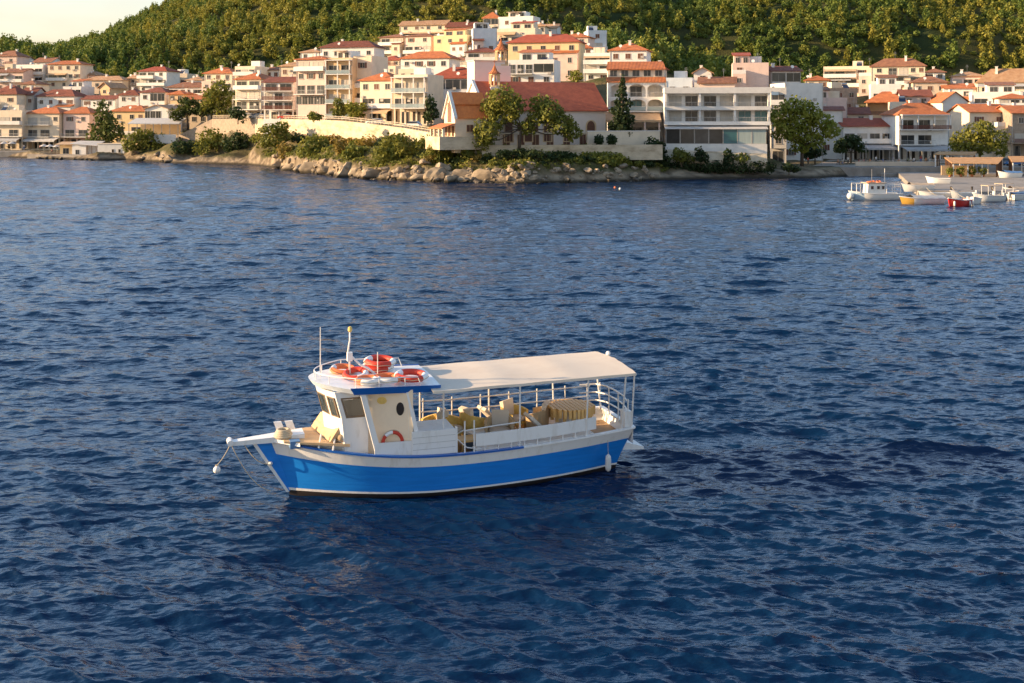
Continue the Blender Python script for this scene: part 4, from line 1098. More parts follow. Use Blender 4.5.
def tour_boat():
    t = thing('tour_boat', 'blue and white wooden excursion boat with canvas canopy anchored in the bay', 'boat', (-6.93, 33.85, .03), math.radians(18))
    # hull skin: stations along the boat, rows by height
    K = 44
    def row(hz):
        """hz <= 1: fraction of the freeboard (0 waterline, 1 sheer); below 0 the underwater body"""
        pts = []
        for i in range(K + 1):
            k = i / K; k = k**1.25 if k < .5 else k * 1.0 if k > .6 else k**1.25 + (k - k**1.25) * (k - .5) / .1
            sT = -.50 + k * 11.55; sW = .08 + k * 10.55
            f = min(max(hz, -.5), 1)
            z = zs(sT) * hz if hz >= 0 else hz * 1.2
            if hz >= 0:
                s = sW + (sT - sW) * f**1.2
                b = bwl(sW) + (bs(sT) - bwl(sW)) * (f**1.35 * .75 + .25 * f)
            else:
                s = sW + (.35 - .75 * k) * (-hz) ; b = bwl(sW) * (1 + hz * 1.2)
            pts.append((s, max(b, .02), z))
        return pts
    rows = [-.45, -.2, 0.0, .085]
    def skin(name, fr, m, off=0.0, smooth=True):
        R = [row(q) for q in fr]; mb = MB()
        n = K + 1
        for sd_ in (-1, 1):
            vs = [(p[0], sd_ * (p[1] + off), p[2]) for r_ in R for p in r_]
            fs = []
            for j in range(len(R) - 1):
                for i in range(K):
                    q = (j*n + i, j*n + i + 1, (j+1)*n + i + 1, (j+1)*n + i)
                    fs.append(q if sd_ < 0 else q[::-1])
            mb.add(vs, fs)
        # transom
        vs = [(r_[K][0], -r_[K][1] - off, r_[K][2]) for r_ in R] + [(r_[K][0], r_[K][1] + off, r_[K][2]) for r_ in R]
        m_ = len(R); mb.add(vs, [(j, j + m_, j + 1 + m_, j + 1) for j in range(m_ - 1)])
        return mb.build(name, m, t, smooth=smooth)
    skin('hull', [.128, .25, .4, .55, .68, .752], B_blue)
    skin('keel', [-.5, -.3, -.12, 0.0, .085], B_under)
    skin('boot_stripe', [.083, .13], B_white, .012)
    skin('bulwark', [.75, .83, .92, 1.0], B_white, .004)
    # inner face and cap of the bulwark
    top = row(1.0); mb = MB(); cap = MB()
    for sd_ in (-1, 1):
        o = [(p[0], sd_ * (p[1] - .07), p[2]) for p in top] + [(p[0], sd_ * (max(p[1] - .17 - .16*max(0,(p[0]-6.5)/4.5)**2, .01)), p[2] - .34) for p in top]
        n = K + 1
        mb.add(o, [(i, i + 1, n + i + 1, n + i) for i in range(K)])
        for i in range(K):
            p, q = top[i], top[i+1]
            b0, b1 = p[1] + .045, q[1] + .045; c0, c1 = max(p[1] - .10, .0), max(q[1] - .10, .0)
            cap.hexa([(p[0], sd_*b0, p[2]), (q[0], sd_*b1, q[2]), (q[0], sd_*c1, q[2]), (p[0], sd_*c0, p[2])],
                     [(p[0], sd_*b0, p[2] + .055), (q[0], sd_*b1, q[2] + .055), (q[0], sd_*c1, q[2] + .055), (p[0], sd_*c0, p[2] + .055)], 0 if p[0] < 6.9 else 1)
    e = top[K]
    cap.box(e[0] - .12, e[0] + .05, -e[1], e[1], e[2] - .002, e[2] + .057, 1)
    mb.add([(e[0]-.04, -e[1], e[2]), (e[0]-.04, e[1], e[2]), (e[0]-.04, e[1], e[2]-.5), (e[0]-.04, -e[1], e[2]-.5)], [(0,1,2,3)])
    mb.build('inner_bulwark', B_white, t)
    cap.build('rub_rail', [B_rub, B_white], t)
    # deck
    dk = MB(); pts = [(p[0], -(max(p[1] - .16 - .16*max(0,(p[0]-6.5)/4.5)**2, .01)), p[2] - .33) for p in top[1:]]
    L = [(x, y, z) for x, y, z in pts]; R_ = [(x, -y, z) for x, y, z in pts]
    n = len(L); dk.add(L + R_, [(i, i + 1, n + i + 1, n + i) for i in range(n - 1)])
    dk.build('deck', B_deck, t)
    # cutwater with white stem band, bowsprit
    cw = MB(); pl = [(-.98, 1.70), (-.35, 1.66), (.18, .55), (.34, .10), (.02, .10)]
    cw.add([(a, -.06, z) for a, z in pl] + [(a, .06, z) for a, z in pl], [(0,1,2,3,4)[::-1], (5,6,7,8,9)] + [(i, (i+1) % 5, 5 + (i+1) % 5, 5 + i) for i in range(5)])
    c_ = cw.build('cutwater', B_blue, t)
    sb = MB(); pl = [(-1.08, 1.72), (-.96, 1.72), (.07, .09), (-.02, .09)]
    sb.add([(a, -.075, z) for a, z in pl] + [(a, .075, z) for a, z in pl], [(3,2,1,0), (4,5,6,7)] + [(i, (i+1) % 4, 4 + (i+1) % 4, 4 + i) for i in range(4)])
    sb.build('stem_band', B_white, c_)
    bw = MB().hexa([(-1.72,-.12,1.66), (.5,-.34,1.70), (.5,.34,1.70), (-1.72,.12,1.66)], [(-1.72,-.12,1.78), (.5,-.34,1.90), (.5,.34,1.90), (-1.72,.12,1.78)])
    bw.hexa([(-.42,-.24,1.70), (.3,-.85,1.66), (.3,.85,1.66), (-.42,.24,1.70)], [(-.42,-.22,1.80), (.3,-.80,1.75), (.3,.80,1.75), (-.42,.22,1.80)])
    bw.build('bowsprit', B_white, t)
    MB().tube([(-1.70, -.2, 1.76), (-1.70, .2, 1.76)], .09, 10).build('anchor_roller', B_white, t)
    # foredeck platform with cushions, vents, stools and rope basket
    fp = MB().hexa([(-.15,-.62,1.74), (1.75,-1.18,1.62), (1.75,1.18,1.62), (-.15,.62,1.74)], [(-.15,-.62,1.80), (1.75,-1.18,1.70), (1.75,1.18,1.70), (-.15,.62,1.80)])
    fp.build('sun_deck', B_cush, t)
    MB().hexa([(-.1,-.2,1.5), (1.7,-.85,1.3), (1.7,.85,1.3), (-.1,.2,1.5)], [(-.1,-.52,1.735), (1.7,-1.1,1.615), (1.7,1.1,1.615), (-.1,.52,1.735)]).build('sun_deck_base', B_white, t)
    for a0, a1 in (((1.02, .75, 1.90), (1.30, -.30, 1.88)), ((1.31, -.34, 1.88), (1.56, -1.05, 1.86))):
        c = MB().tube([a0, tuple((Vector(a0) + Vector(a1)) / 2), a1], .12, 10); c.build('cushion', B_cush, t, smooth=True)
    bk = MB().hexa([(.86,.85,1.79), (1.18,-.95,1.75), (1.3,-.95,1.75), (.98,.85,1.79)], [(1.16,.85,2.22), (1.46,-.95,2.18), (1.58,-.95,2.18), (1.28,.85,2.22)])
    bk.build('backrest', B_cush, t)
    for xx in (-.12, .22):
        o = MB().hexa([(xx-.1,.52,1.74), (xx+.14,.52,1.74), (xx+.14,.60,1.74), (xx-.1,.60,1.74)], [(xx-.22,.58,2.08), (xx+.02,.58,2.08), (xx+.02,.66,2.08), (xx-.22,.66,2.08)])
        o.build('folded_step', B_white, t)
    rb = MB(); [rb.torus((-.12, -.12, 1.84 + .055*i), .26 - .03*i, .05, 16, 6) for i in range(4)]
    rb.build('rope_coil', B_rope, t, smooth=True)
    MB().box(.02, .32, -.72, -.42, 1.58, 1.80).build('cleat_box', B_ibox, t)
    for s_ in (.85, 1.25):
        MB().tube([(s_, -bs(s_) + .02, zs(s_) + .05), (s_ + .1, -bs(s_) + .22, zs(s_) + .42)], .03, 6).build('handrail_leg', B_steel, t)

    # wheelhouse: bowed front with two raked windows per side, open rear alcove
    fl = 1.32
    def fr(y, z):                            # the bowed front, raking forward as it rises
        return 1.22 + .42 * (abs(y) / 1.12)**1.5 - .30 * max(0, z - 2.0) * .9
    zr = 3.28
    ys = [-1.12, -.62, 0, .62, 1.12]
    wb = MB()
    def panel(mb, ya, yb, z0, z1, th=.05):
        mb.hexa([(fr(ya,z0),ya,z0), (fr(ya,z0)+th,ya,z0), (fr(yb,z0)+th,yb,z0), (fr(yb,z0),yb,z0)],
                [(fr(ya,z1),ya,z1), (fr(ya,z1)+th,ya,z1), (fr(yb,z1)+th,yb,z1), (fr(yb,z1),yb,z1)])
    zw0, zw1 = 2.48, 3.10
    for ya, yb in zip(ys[:-1], ys[1:]):
        panel(wb, ya, yb, fl, zw0); panel(wb, ya, yb, zw1, zr)
    for y in ys: panel(wb, max(y - .04, -1.12), min(y + .04, 1.12), zw0, zw1)
    # side walls with a window near the front
    for sd_ in (-1, 1):
        y0, y1 = (sd_*1.12, sd_*1.06) if sd_ > 0 else (-1.12, -1.06)
        xf = lambda z: fr(1.12, z) + .052
        def side(xa0, xb0, xa1, xb1, z0, z1):
            wb.hexa([(xa0,min(y0,y1),z0), (xb0,min(y0,y1),z0), (xb0,max(y0,y1),z0), (xa0,max(y0,y1),z0)],
                    [(xa1,min(y0,y1),z1), (xb1,min(y0,y1),z1), (xb1,max(y0,y1),z1), (xa1,max(y0,y1),z1)])
        xe = 2.32 if sd_ < 0 else 3.5
        side(xf(fl), xe, xf(zw0), xe, fl, zw0)
        side(xf(zw0), xf(zw0) + .08, xf(zw1), xf(zw1) + .08, zw0, zw1); side(2.22, xe, 2.22, xe, zw0, zw1)
        side(xf(zw1), xe, xf(zr), xe, zw1, zr)
    wh = wb.build('wheelhouse', B_white, t)
    for ya, yb in zip(ys[:-1], ys[1:]):
        g = MB(); a, b = ya + .045, yb - .045
        if ya == ys[0]: a = ya + .10
        if yb == ys[-1]: b = yb - .10
        q = .04
        def pn(y, z): return (fr(y, z) - .012, y, z)
        for (p0, p1, p2, p3) in (((a,zw0),(b,zw0),(b,zw0+q),(a,zw0+q)), ((a,zw1-q),(b,zw1-q),(b,zw1),(a,zw1)), ((a,zw0+q),(a+q,zw0+q),(a+q,zw1-q),(a,zw1-q)), ((b-q,zw0+q),(b,zw0+q),(b,zw1-q),(b-q,zw1-q))):
            pts = [Vector(pn(*p)) for p in (p0, p1, p2, p3)]
            g.add(pts + [p + Vector((.04,0,0)) for p in pts], [(0,1,2,3), (7,6,5,4), (0,4,5,1), (1,5,6,2), (2,6,7,3), (3,7,4,0)])
        w_ = g.build('windscreen', B_gasket, t)
        MB().poly([pn(a+q,zw0+q), pn(b-q,zw0+q), pn(b-q,zw1-q), pn(a+q,zw1-q)]).build('pane', B_glass, w_)
    sw = MB(); X0, X1 = fr(1.12, zw0) + .14, 2.22
    Xt = fr(1.12, zw1) + .14; yq = -1.128
    for pts in ([(X0,zw0),(X1,zw0),(X1,zw0+.05),(X0-.01,zw0+.05)], [(Xt,zw1-.05),(X1,zw1-.05),(X1,zw1),(Xt,zw1)], [(X1-.05,zw0+.05),(X1,zw0+.05),(X1,zw1-.05),(X1-.05,zw1-.05)], [(X0-.01,zw0+.05),(X0+.05,zw0+.05),(Xt+.05,zw1-.05),(Xt,zw1-.05)]):
        sw.add([(x, yq, z) for x, z in pts] + [(x, yq + .05, z) for x, z in pts], [(0,1,2,3), (7,6,5,4), (0,4,5,1), (1,5,6,2), (2,6,7,3), (3,7,4,0)])
    s_ = sw.build('side_window', B_gasket, t)
    MB().poly([(X0+.05,yq+.02,zw0+.05), (X1-.05,yq+.02,zw0+.05), (X1-.05,yq+.02,zw1-.05), (Xt+.05,yq+.02,zw1-.05)]).build('pane', B_glass, s_)
    # alcove: slanting bulkhead seen through the open side, with oval ports
    A0, A1 = Vector((2.33, -1.05, 0)), Vector((3.62, -1.50, 0))
    dv = (A1 - A0).normalized(); nv = Vector((-dv.y, dv.x, 0)) * -1
    if nv.y > 0: nv = -nv
    bm_ = MB().hexa([A0 + Vector((0,0,1.2)), A1 + Vector((0,0,1.2)), A1 - nv*.05 + Vector((0,0,1.2)), A0 - nv*.05 + Vector((0,0,1.2))],
                    [A0 + Vector((0,0,zr)), A1 + Vector((0,0,zr)), A1 - nv*.05 + Vector((0,0,zr)), A0 - nv*.05 + Vector((0,0,zr))])
    B_in = bmat('cream_warm_lit_paint', (.92,.74,.54), .5)  # warm light inside the cabin is put into this wall colour
    bh = bm_.build('cabin_bulkhead', B_in, t)
    def oval(f, zc, rx, rz, m, name):
        c = A0 + dv * f + nv * .015; o = MB(); n = 18
        vs = [c + dv*(rx*math.cos(2*math.pi*i/n)) + Vector((0,0,zc + rz*math.sin(2*math.pi*i/n))) for i in range(n)]
        o.add(vs + [v - nv*.012 for v in vs], [tuple(range(n)), tuple(range(2*n-1, n-1, -1))] + [(i, n+i, n+(i+1) % n, (i+1) % n) for i in range(n)]); o.build(name, m, bh)
    oval(.42, 2.95, .15, .11, B_yel, 'brass_lamp'); oval(.98, 2.70, .12, .20, B_under, 'porthole')
    # box of the engine casing / low side panel and the tall planked locker aft
    MB().hexa([(2.45,-1.48,1.3), (4.3,-1.60,1.3), (4.3,-1.55,1.3), (2.45,-1.44,1.3)], [(2.45,-1.48,1.74), (4.3,-1.60,1.74), (4.3,-1.55,1.74), (2.45,-1.44,1.74)]).box(3.64, 4.3, -1.52, -.9, 1.66, 1.72).build('side_panel', B_white, t)
    MB().box(3.58, 4.95, -1.62, -1.56, 1.28, 2.02).build('locker_front', B_white, t)
    lk = MB()
    for i in range(1, 4): lk.box(3.60, 4.93, -1.628, -1.621, 1.28 + .185*i, 1.29 + .185*i)
    lk.build('plank_seam', bmat('seam_grey', (.45,.45,.46)), t)  # thin grey lines along the plank joints
    MB().box(3.58, 4.95, -1.55, -.35, .85, 1.99).build('locker', B_white, t)
    MB().box(4.952, 5.0, -1.62, -1.5, .9, 2.06).build('locker_post', B_white, t)
    def post(p, q, r, name='roof_post'): MB().tube([p, q], r, 8).build(name, B_steel, t)
    MB().hexa([(2.48,-1.48,1.42), (2.66,-1.50,1.42), (2.66,-1.38,1.42), (2.48,-1.36,1.42)], [(2.02,-1.4,3.27), (2.18,-1.4,3.27), (2.18,-1.28,3.27), (2.02,-1.28,3.27)]).build('roof_post', B_white, t)
    MB().hexa([(3.66,-1.55,2.02), (3.78,-1.55,2.02), (3.78,-1.45,2.02), (3.66,-1.45,2.02)], [(3.42,-1.45,3.23), (3.54,-1.45,3.23), (3.54,-1.35,3.23), (3.42,-1.35,3.23)]).build('roof_post', B_white, t)
    post((4.6,-1.45,1.99), (4.6,-1.45,3.2), .03); post((4.5,1.3,1.2), (4.5,1.3,3.2), .03)
    MB().box(3.5, 3.56, -1.46, 1.06, 1.0, 3.2).build('aft_bulkhead', B_white, t)
    # roof of the wheelhouse: rounded visor, blue fascia down the sides
    def rp(y, ex=0): return .66 + 1.05 * (abs(y) / 1.5)**2.0 - ex
    N = 14; yl = [-1.5 + 3.0*i/N for i in range(N + 1)]
    zt_ = lambda x: 3.47 - .035 * (x - .7)
    top_ = [(rp(y), y, zt_(rp(y)) + .05*(1-(y/1.5)**2)) for y in yl]; back = [(4.5, y, zt_(4.5) + .05*(1-(y/1.5)**2)) for y in yl]
    rm = MB(); n = N + 1
    rm.add(top_ + back, [(i, i + 1, n + i + 1, n + i)[::-1] for i in range(N)])
    lo = [(x + .12, y * .95, z - .17) for x, y, z in top_]; lob = [(x, y * .95, z - .17) for x, y, z in back]
    rm.add(lo + lob, [(i, i + 1, n + i + 1, n + i) for i in range(N)])
    rm.build('roof', B_white, t)
    fa = MB(); fa.add(top_ + lo, [(i, n + i, n + i + 1, i + 1)[::-1] for i in range(N)])
    MB().add(back + lob, [(i, n + i, n + i + 1, i + 1) for i in range(N)]).build('roof_edge', B_white, t)
    fa.build('roof_visor', bmat('pale_blue_paint', (.62,.70,.80), .4), t)
    for sd_ in (-1, 1):
        a, b = top_[0 if sd_ < 0 else N], back[0 if sd_ < 0 else N]; c = lo[0 if sd_ < 0 else N]; d = lob[0 if sd_ < 0 else N]
        f = MB().hexa([(c[0],c[1]+sd_*.02,c[2]-.02), (d[0],d[1]+sd_*.02,d[2]-.02), (d[0],d[1]-.0*sd_,d[2]-.02), (c[0],c[1],c[2]-.02)], [(a[0],a[1]+sd_*.025,a[2]+.03), (b[0],b[1]+sd_*.025,b[2]+.03), (b[0],b[1],b[2]+.03), (a[0],a[1],a[2]+.03)])
        f.build('roof_fascia', B_rub, t)
    # low rail round the roof
    zz = 3.72
    path = [(rp(y) + .18, y * .93, zz) for y in yl]
    for sd_ in (-1,): pass
    rl = MB().tube([(3.9, -1.40, 3.38), (3.8, -1.40, zz - .08)] + path + [(3.8, 1.40, zz - .08), (3.9, 1.40, 3.38)], .018, 6).build('roof_rail', B_steel, t)
    for i in (0, 3, 6, 8, 11, 14): MB().tube([(path[i][0], path[i][1], 3.4), path[i]], .016, 6).build('rail_post', B_steel, rl)
    for x in (2.6, 3.4): MB().tube([(x, -1.40, 3.35), (x, -1.40, zz - .05)], .016, 6).build('rail_post', B_steel, rl)
    # antennas and mast on the roof
    MB().tube([(1.05, .15, 3.45), (1.05, .15, 5.05)], .022, 6, r2=.014).build('whip_antenna', B_steel, t)
    mm = MB().tube([(1.95, .05, 3.4), (1.95, .05, 4.05), (1.90, .05, 4.25), (1.93, .05, 4.45), (1.96, .05, 4.6), (1.96, .05, 4.9)], .03, 8)
    ms = mm.build('mast', B_steel, t, smooth=True)
    MB().lathe([(.04, 0), (.065, .04), (.065, .13), (.03, .17)], (1.96, .05, 4.86), 10).build('masthead_lamp', B_yel, ms)
    MB().tube([(1.95, .05, 4.15), (2.25, -.1, 3.85), (2.5, -.15, 3.72), (2.75, -.2, 3.5)], .035, 8).build('mast_stay', B_steel, ms)
    MB().box(1.87, 2.03, -.03, .13, 3.95, 4.22).build('horn', B_white, ms)
    MB().tube([(2.72, -.55, 3.4), (2.72, -.55, 4.3)], .016, 6).build('whip_antenna', B_steel, t)
    # canopy: sagging canvas on a tube frame
    cx0, cx1 = 4.2, 10.95; nx, ny = 26, 12; vs = []; fs = []
    for i in range(nx + 1):
        for j in range(ny + 1):
            x = cx0 + (cx1 - cx0) * i / nx; v = -1.72 + 3.5 * j / ny
            z = 3.25 + .08 * (i / nx) + .11 * (1 - (abs(v) / 1.75)**1.4) - .035 * math.sin(math.pi * ((x - cx0) / 2.27 % 1)) * (1 - .3*(v/1.75)**2) + .012 * math.sin(9 * v + 3 * x)
            vs.append((x, v, z))
    m1 = ny + 1
    for i in range(nx):
        for j in range(ny): fs.append((i*m1+j, (i+1)*m1+j, (i+1)*m1+j+1, i*m1+j+1))
    cm = MB().add(vs, fs)
    k = len(vs); low = [(x, y, z - .02) for x, y, z in vs]; cm.add(low, [f[::-1] for f in fs])
    for j in (0, ny):                         # short valance along both edges
        e_ = [vs[i*m1 + j] for i in range(nx + 1)]; d_ = [(x, y * 1.01, z - .08) for x, y, z in e_]
        cm.add(e_ + d_, [(i, i + 1, nx + 1 + i + 1, nx + 1 + i) for i in range(nx)])
    for i in (0, nx):
        e_ = [vs[i*m1 + j] for j in range(m1)]; d_ = [(x, y, z - .05) for x, y, z in e_]
        cm.add(e_ + d_, [(j, j + 1, m1 + j + 1, m1 + j) for j in range(ny)])
    cm.build('canopy', B_canvas, t, smooth=True)
    fm = MB(); fm.tube([(cx0, -1.70, 3.19), (cx1, -1.70, 3.27)], .03, 6); fm.tube([(cx0, 1.76, 3.19), (cx1, 1.76, 3.27)], .03, 6); fm.tube([(cx1, -1.72, 3.28), (cx1, 0, 3.38), (cx1, 1.78, 3.28)], .03, 6)
    fm.build('canopy_frame', B_steel, t)
    for s_ in (7.0, 9.3, 10.6, 11.05):
        for sd_ in (-1, 1):
            if s_ == 10.6 and sd_ > 0: continue
            b = bs(s_) - .05
            MB().tube([(min(s_, 10.98), sd_*b, zs(s_)), (min(s_, 10.9), sd_*1.70, 3.24)], .028, 6).build('canopy_pole', B_steel, t)
    MB().ball((11.0, .7, 3.45), .09, 8).build('stern_lamp', B_white, t)
    # side rails: gate stanchions, port seat with long white backrest
    for s_ in (5.2, 5.5): MB().tube([(s_, -bs(s_) + .04, zs(s_)), (s_, -bs(s_) + .04, 2.25)], .024, 6).build('stanchion', B_steel, t)
    MB().tube([(5.2, -bs(5.2) + .06, 1.95), (6.3, -bs(6.3) + .06, 2.02), (7.0, -bs(7) + .06, 2.05)], .02, 6).build('gate_rail', B_steel, t)
    MB().tube([(4.8, -1.2, 1.3), (5.0, -1.35, 1.75), (5.25, -1.5, 1.92)], .02, 6).build('gate_rail', B_steel, t)
    MB().tube([(4.95, -1.5, 1.72), (5.3, -1.62, 1.40), (5.9, -1.66, 1.30)], .02, 6).build('gate_rail', B_steel, t)
    def bench(sd_):
        m_ = MB(); a, b = 5.55, 9.65; k = 12
        for i in range(k):
            x0, x1 = a + (b - a)*i/k, a + (b - a)*(i + 1)/k
            y0, y1 = sd_*(bs(x0) - .02), sd_*(bs(x1) - .02); z0, z1 = zs(x0), zs(x1)
            m_.hexa([(x0, y0, z0 + .22), (x1, y1, z1 + .22), (x1, y1 - sd_*.05, z1 + .22), (x0, y0 - sd_*.05, z0 + .22)], [(x0, y0, z0 + .60), (x1, y1, z1 + .60), (x1, y1 - sd_*.05, z1 + .60), (x0, y0 - sd_*.05, z0 + .60)])
        o = m_.build('bench_backrest', B_white, t)
        s2 = MB()
        for i in range(k):
            x0, x1 = a + .05 + (b - a - .1)*i/k, a + .05 + (b - a - .1)*(i + 1)/k
            y0, y1 = sd_*(bs(x0) - .12), sd_*(bs(x1) - .12); z0, z1 = zs(x0), zs(x1)
            s2.hexa([(x0, y0, z0 + .0), (x1, y1, z1 + .0), (x1, y1 - sd_*.45, z1 + .0), (x0, y0 - sd_*.45, z0 + .0)], [(x0, y0, z0 + .07), (x1, y1, z1 + .07), (x1, y1 - sd_*.45, z1 + .07), (x0, y0 - sd_*.45, z0 + .07)])
        s2.build('bench_seat', B_white, t)
        for i in range(9):
            x = a + .3 + (b - a - .6)*i/8; y = sd_*(bs(x) - .045)
            MB().tube([(x, y, zs(x) + .03), (x, y, zs(x) + .25)], .02, 6).build('bench_leg', B_steel, o)
    bench(-1)
    for zo in (.42, .78):
        pts = [(x, bs(x) - .05, zs(x) + zo + .05) for x in [4.6 + .5*i for i in range(13)]]
        r_ = MB().tube(pts, .022, 6).build('side_rail', B_steel, t)
    for x in (4.7, 5.7, 6.7, 7.7, 8.7, 9.7, 10.5): MB().tube([(x, bs(x) - .05, zs(x)), (x, bs(x) - .05, zs(x) + .92)], .022, 6).build('stanchion', B_steel, t)
    for zo in (.35, .62, .90):
        pts = [(10.2, bs(10.2) - .08, zs(10.2) + zo), (10.75, 1.2, zs(10.8) + zo), (10.93, .7, zs(11) + zo + .02), (10.98, 0, zs(11) + zo + .02), (10.95, -.7, zs(11) + zo + .02), (10.85, -1.2, zs(10.8) + zo)]
        MB().tube(pts, .026, 6).build('stern_rail', B_steel, t)
    for y in (1.2, .4, -.4, -1.2): MB().tube([(10.9, y, zs(11)), (10.9, y, zs(11) + .93)], .024, 6).build('stanchion', B_steel, t)
    MB().box(10.75, 11.0, -1.28, -.9, zs(11) + .05, zs(11) + .55).build('stern_bollard', B_white, t)
    # round slatted table by the stern, on a plinth
    tb = MB(); R0 = .76; zc = 1.93
    for i in range(11):
        x = -R0 + (i + .5) * 2 * R0 / 11; hw = math.sqrt(max(R0*R0 - x*x, 0.12))
        tb.box(9.35 + x - .055, 9.35 + x + .055, -hw, hw, zc, zc + .07); tb.box(9.35 + x - .05, 9.35 + x + .05, -hw, -hw + .05, zc - .22, zc - .002)
    tt = tb.build('slatted_table', B_wood, t)
    for i in range(14):
        a = 2*math.pi*i/14; MB().box(9.35 + .66*math.cos(a) - .05, 9.35 + .66*math.cos(a) + .05, .66*math.sin(a) - .03, .66*math.sin(a) + .03, 1.55, zc - .003).build('apron_slat', B_wood, tt)
    MB().lathe([(.5, .88), (.45, 1.2), (.45, zc - .02)], (9.35, 0, 0), 14).build('table_base', B_white, tt)
    # swim platform
    MB().hexa([(10.55,-.75,.58), (11.75,-.6,.46), (11.75,.6,.46), (10.55,.75,.58)], [(10.55,-.75,.95), (11.75,-.6,.54), (11.75,.6,.54), (10.55,.75,.95)]).build('swim_platform', B_white, t)
    # ropes from the bowsprit
    def sag(a, b, s_, n=12): 
        a, b = Vector(a), Vector(b); return [a.lerp(b, i/n) + Vector((0, 0, -s_*4*(i/n)*(1-i/n))) for i in range(n + 1)]
    MB().tube(sag((-1.70,-.1,1.70), (-2.10,-.36,1.20), .06), .014, 5).build('buoy_line', B_rope, t)
    MB().tube(sag((-1.30,-.1,1.70), (-.46,-.12,1.02), .22), .014, 5).build('bow_line', B_rope, t)
    MB().tube(sag((-1.68,.1,1.70), (-.45,.4,.02), .32), .012, 5).build('bow_line', B_rope, t)
    MB().ball((-.50,-.1,1.02), (.07,.09,.06), 8).build('bow_eye', B_steel, t)

    # ---- things carried on board, each its own object
    Mw = Matrix.Translation(t.location) @ Matrix.Rotation(math.radians(18), 4, 'Z')
    wp = lambda p: Mw @ Vector(p)
    A18 = math.radians(18)
    o = thing('float_ball', 'white float ball hanging on a line below the bowsprit', 'float', wp((-2.10,-.36,1.06)))
    MB().ball((0,0,0), (.11,.11,.11), 14).build('ball', B_white, o, smooth=True)
    MB().torus((0,0,.14), .04, .014, 10, 5).build('eye', B_rope, o)
    o = thing('fender', 'white sausage fender hanging at the stern quarter of the blue boat', 'fender', wp((10.1, -1.42, .12)), A18); o.scale = (.75, .75, .8)
    MB().lathe([(.03,0), (.11,.07), (.13,.2), (.13,.5), (.11,.63), (.03,.72)], (0,0,0), 12).build('body', bmat('grey_white_rubber', (.66,.64,.62)), o, smooth=True)
    MB().tube([(0,0,.7), (0,.03,1.25)], .012, 5).build('lanyard', B_rope, o)
    def ring(label, p, m2, tilt=(0,0), R=.30, r=.085, bands=None, name='life_ring', grp='life rings on the boat'):
        o = thing(name, label, 'life ring', wp(p), A18)
        M4 = Matrix.Rotation(tilt[0], 4, 'X') @ Matrix.Rotation(tilt[1], 4, 'Y')
        MB().torus((0,0,0), R, r, 32, 10, bands=bands or [0,0,0,1,0,0,0,1], mat4=M4).build('ring', [m2, B_white], o, smooth=True)
        pts = [M4 @ Vector(((R+r+.015)*math.cos(2*math.pi*i/16 + .1), (R+r+.015)*math.sin(2*math.pi*i/16 + .1), -.02*(i % 2))) for i in range(17)]
        MB().tube(pts, .010, 4).build('grab_line', B_rope, o)
        o['group'] = grp
    z0 = 3.45
    ring('red and white life ring leaning on the far edge of the wheelhouse roof', (3.05, .75, z0 + .27), B_red, (.06, .04), .42, .10, [0,0,1,0,0,1])
    ring('orange life ring lying under the red one at the far side of the roof', (2.95, .72, z0 + .10), B_red, (.02, 0), .42, .095, [0,0,1,0,0,1])
    ring('pale orange life ring flat on the near side of the wheelhouse roof', (2.95, -.90, z0 + .10), B_org, (0, 0), .38, .09, [0,0,0,1,1,0])
    ring('red and white life ring aft of the pale orange ring on the roof', (3.72, -.82, z0 + .11), B_red, (.05, .03), .43, .10, [0,0,1,0,0,1])
    ring('faded orange life ring beside the mast on the wheelhouse roof', (1.85, .65, z0 + .11), B_org, (.1, .05), .34, .09)
    ring('dark red life ring behind the rail post on the wheelhouse roof', (2.1, -.15, z0 + .13), B_red, (.2, -.1), .32, .09, [0,0,0,1])
    ring('orange life ring on the near front corner of the wheelhouse roof', (2.35, -.95, z0 + .10), B_org, (0, 0), .33, .09, [0,0,0,1,1])
    ring('red life ring standing in the cabin alcove of the boat', (3.02, -1.385, 1.70), B_red, (math.radians(86), 0), .30, .055, [0,0,1,0,0,1,0,0])
    # tub chairs of yellow wicker with pale cushions
    def chair(label, x, y, rz, shell=None, grp='wicker tub chairs under the canopy'):
        o = thing('tub_chair', label, 'chair', wp((x, y, zs(x) - .26)), A18 + rz, grp); o.scale = (1.2, 1.2, 1.2)
        n = 14; mb = MB(); R1, R2 = .36, .31
        for i in range(n):
            a0, a1 = math.radians(-115 + 230*i/n), math.radians(-115 + 230*(i+1)/n)
            h0 = .78 - .18*abs(-115 + 230*i/n)/115; h1 = .78 - .18*abs(-115 + 230*(i+1)/n)/115
            P_ = lambda r_, a_, z_: (r_*math.cos(a_), r_*math.sin(a_), z_)
            mb.hexa([P_(R1,a0,.08), P_(R1,a1,.08), P_(R2,a1,.08), P_(R2,a0,.08)], [P_(R1+.06,a0,h0), P_(R1+.06,a1,h1), P_(R2+.04,a1,h1), P_(R2+.04,a0,h0)])
        mb.build('shell', shell or B_yel, o)
        MB().lathe([(.30,.30), (.30,.36)], (0,0,0), 14).build('seat', B_yel, o)
        c = MB().lathe([(.24,.365), (.29,.39), (.29,.44), (.22,.47)], (0,0,0), 14).build('cushion', B_canvas, o, smooth=True)
        bkc = MB().hexa([(.20,-.22,.47), (.30,-.22,.47), (.30,.22,.47), (.20,.22,.47)], [(.26,-.24,.90), (.38,-.24,.86), (.38,.24,.86), (.26,.24,.90)])
        bkc.build('back_cushion', B_canvas, o)
        for a in (45, 135, 225, 315):
            q = math.radians(a); MB().tube([(.25*math.cos(q), .25*math.sin(q), 0), (.26*math.cos(q), .26*math.sin(q), .3)], .025, 6).build('leg', B_wood, o)
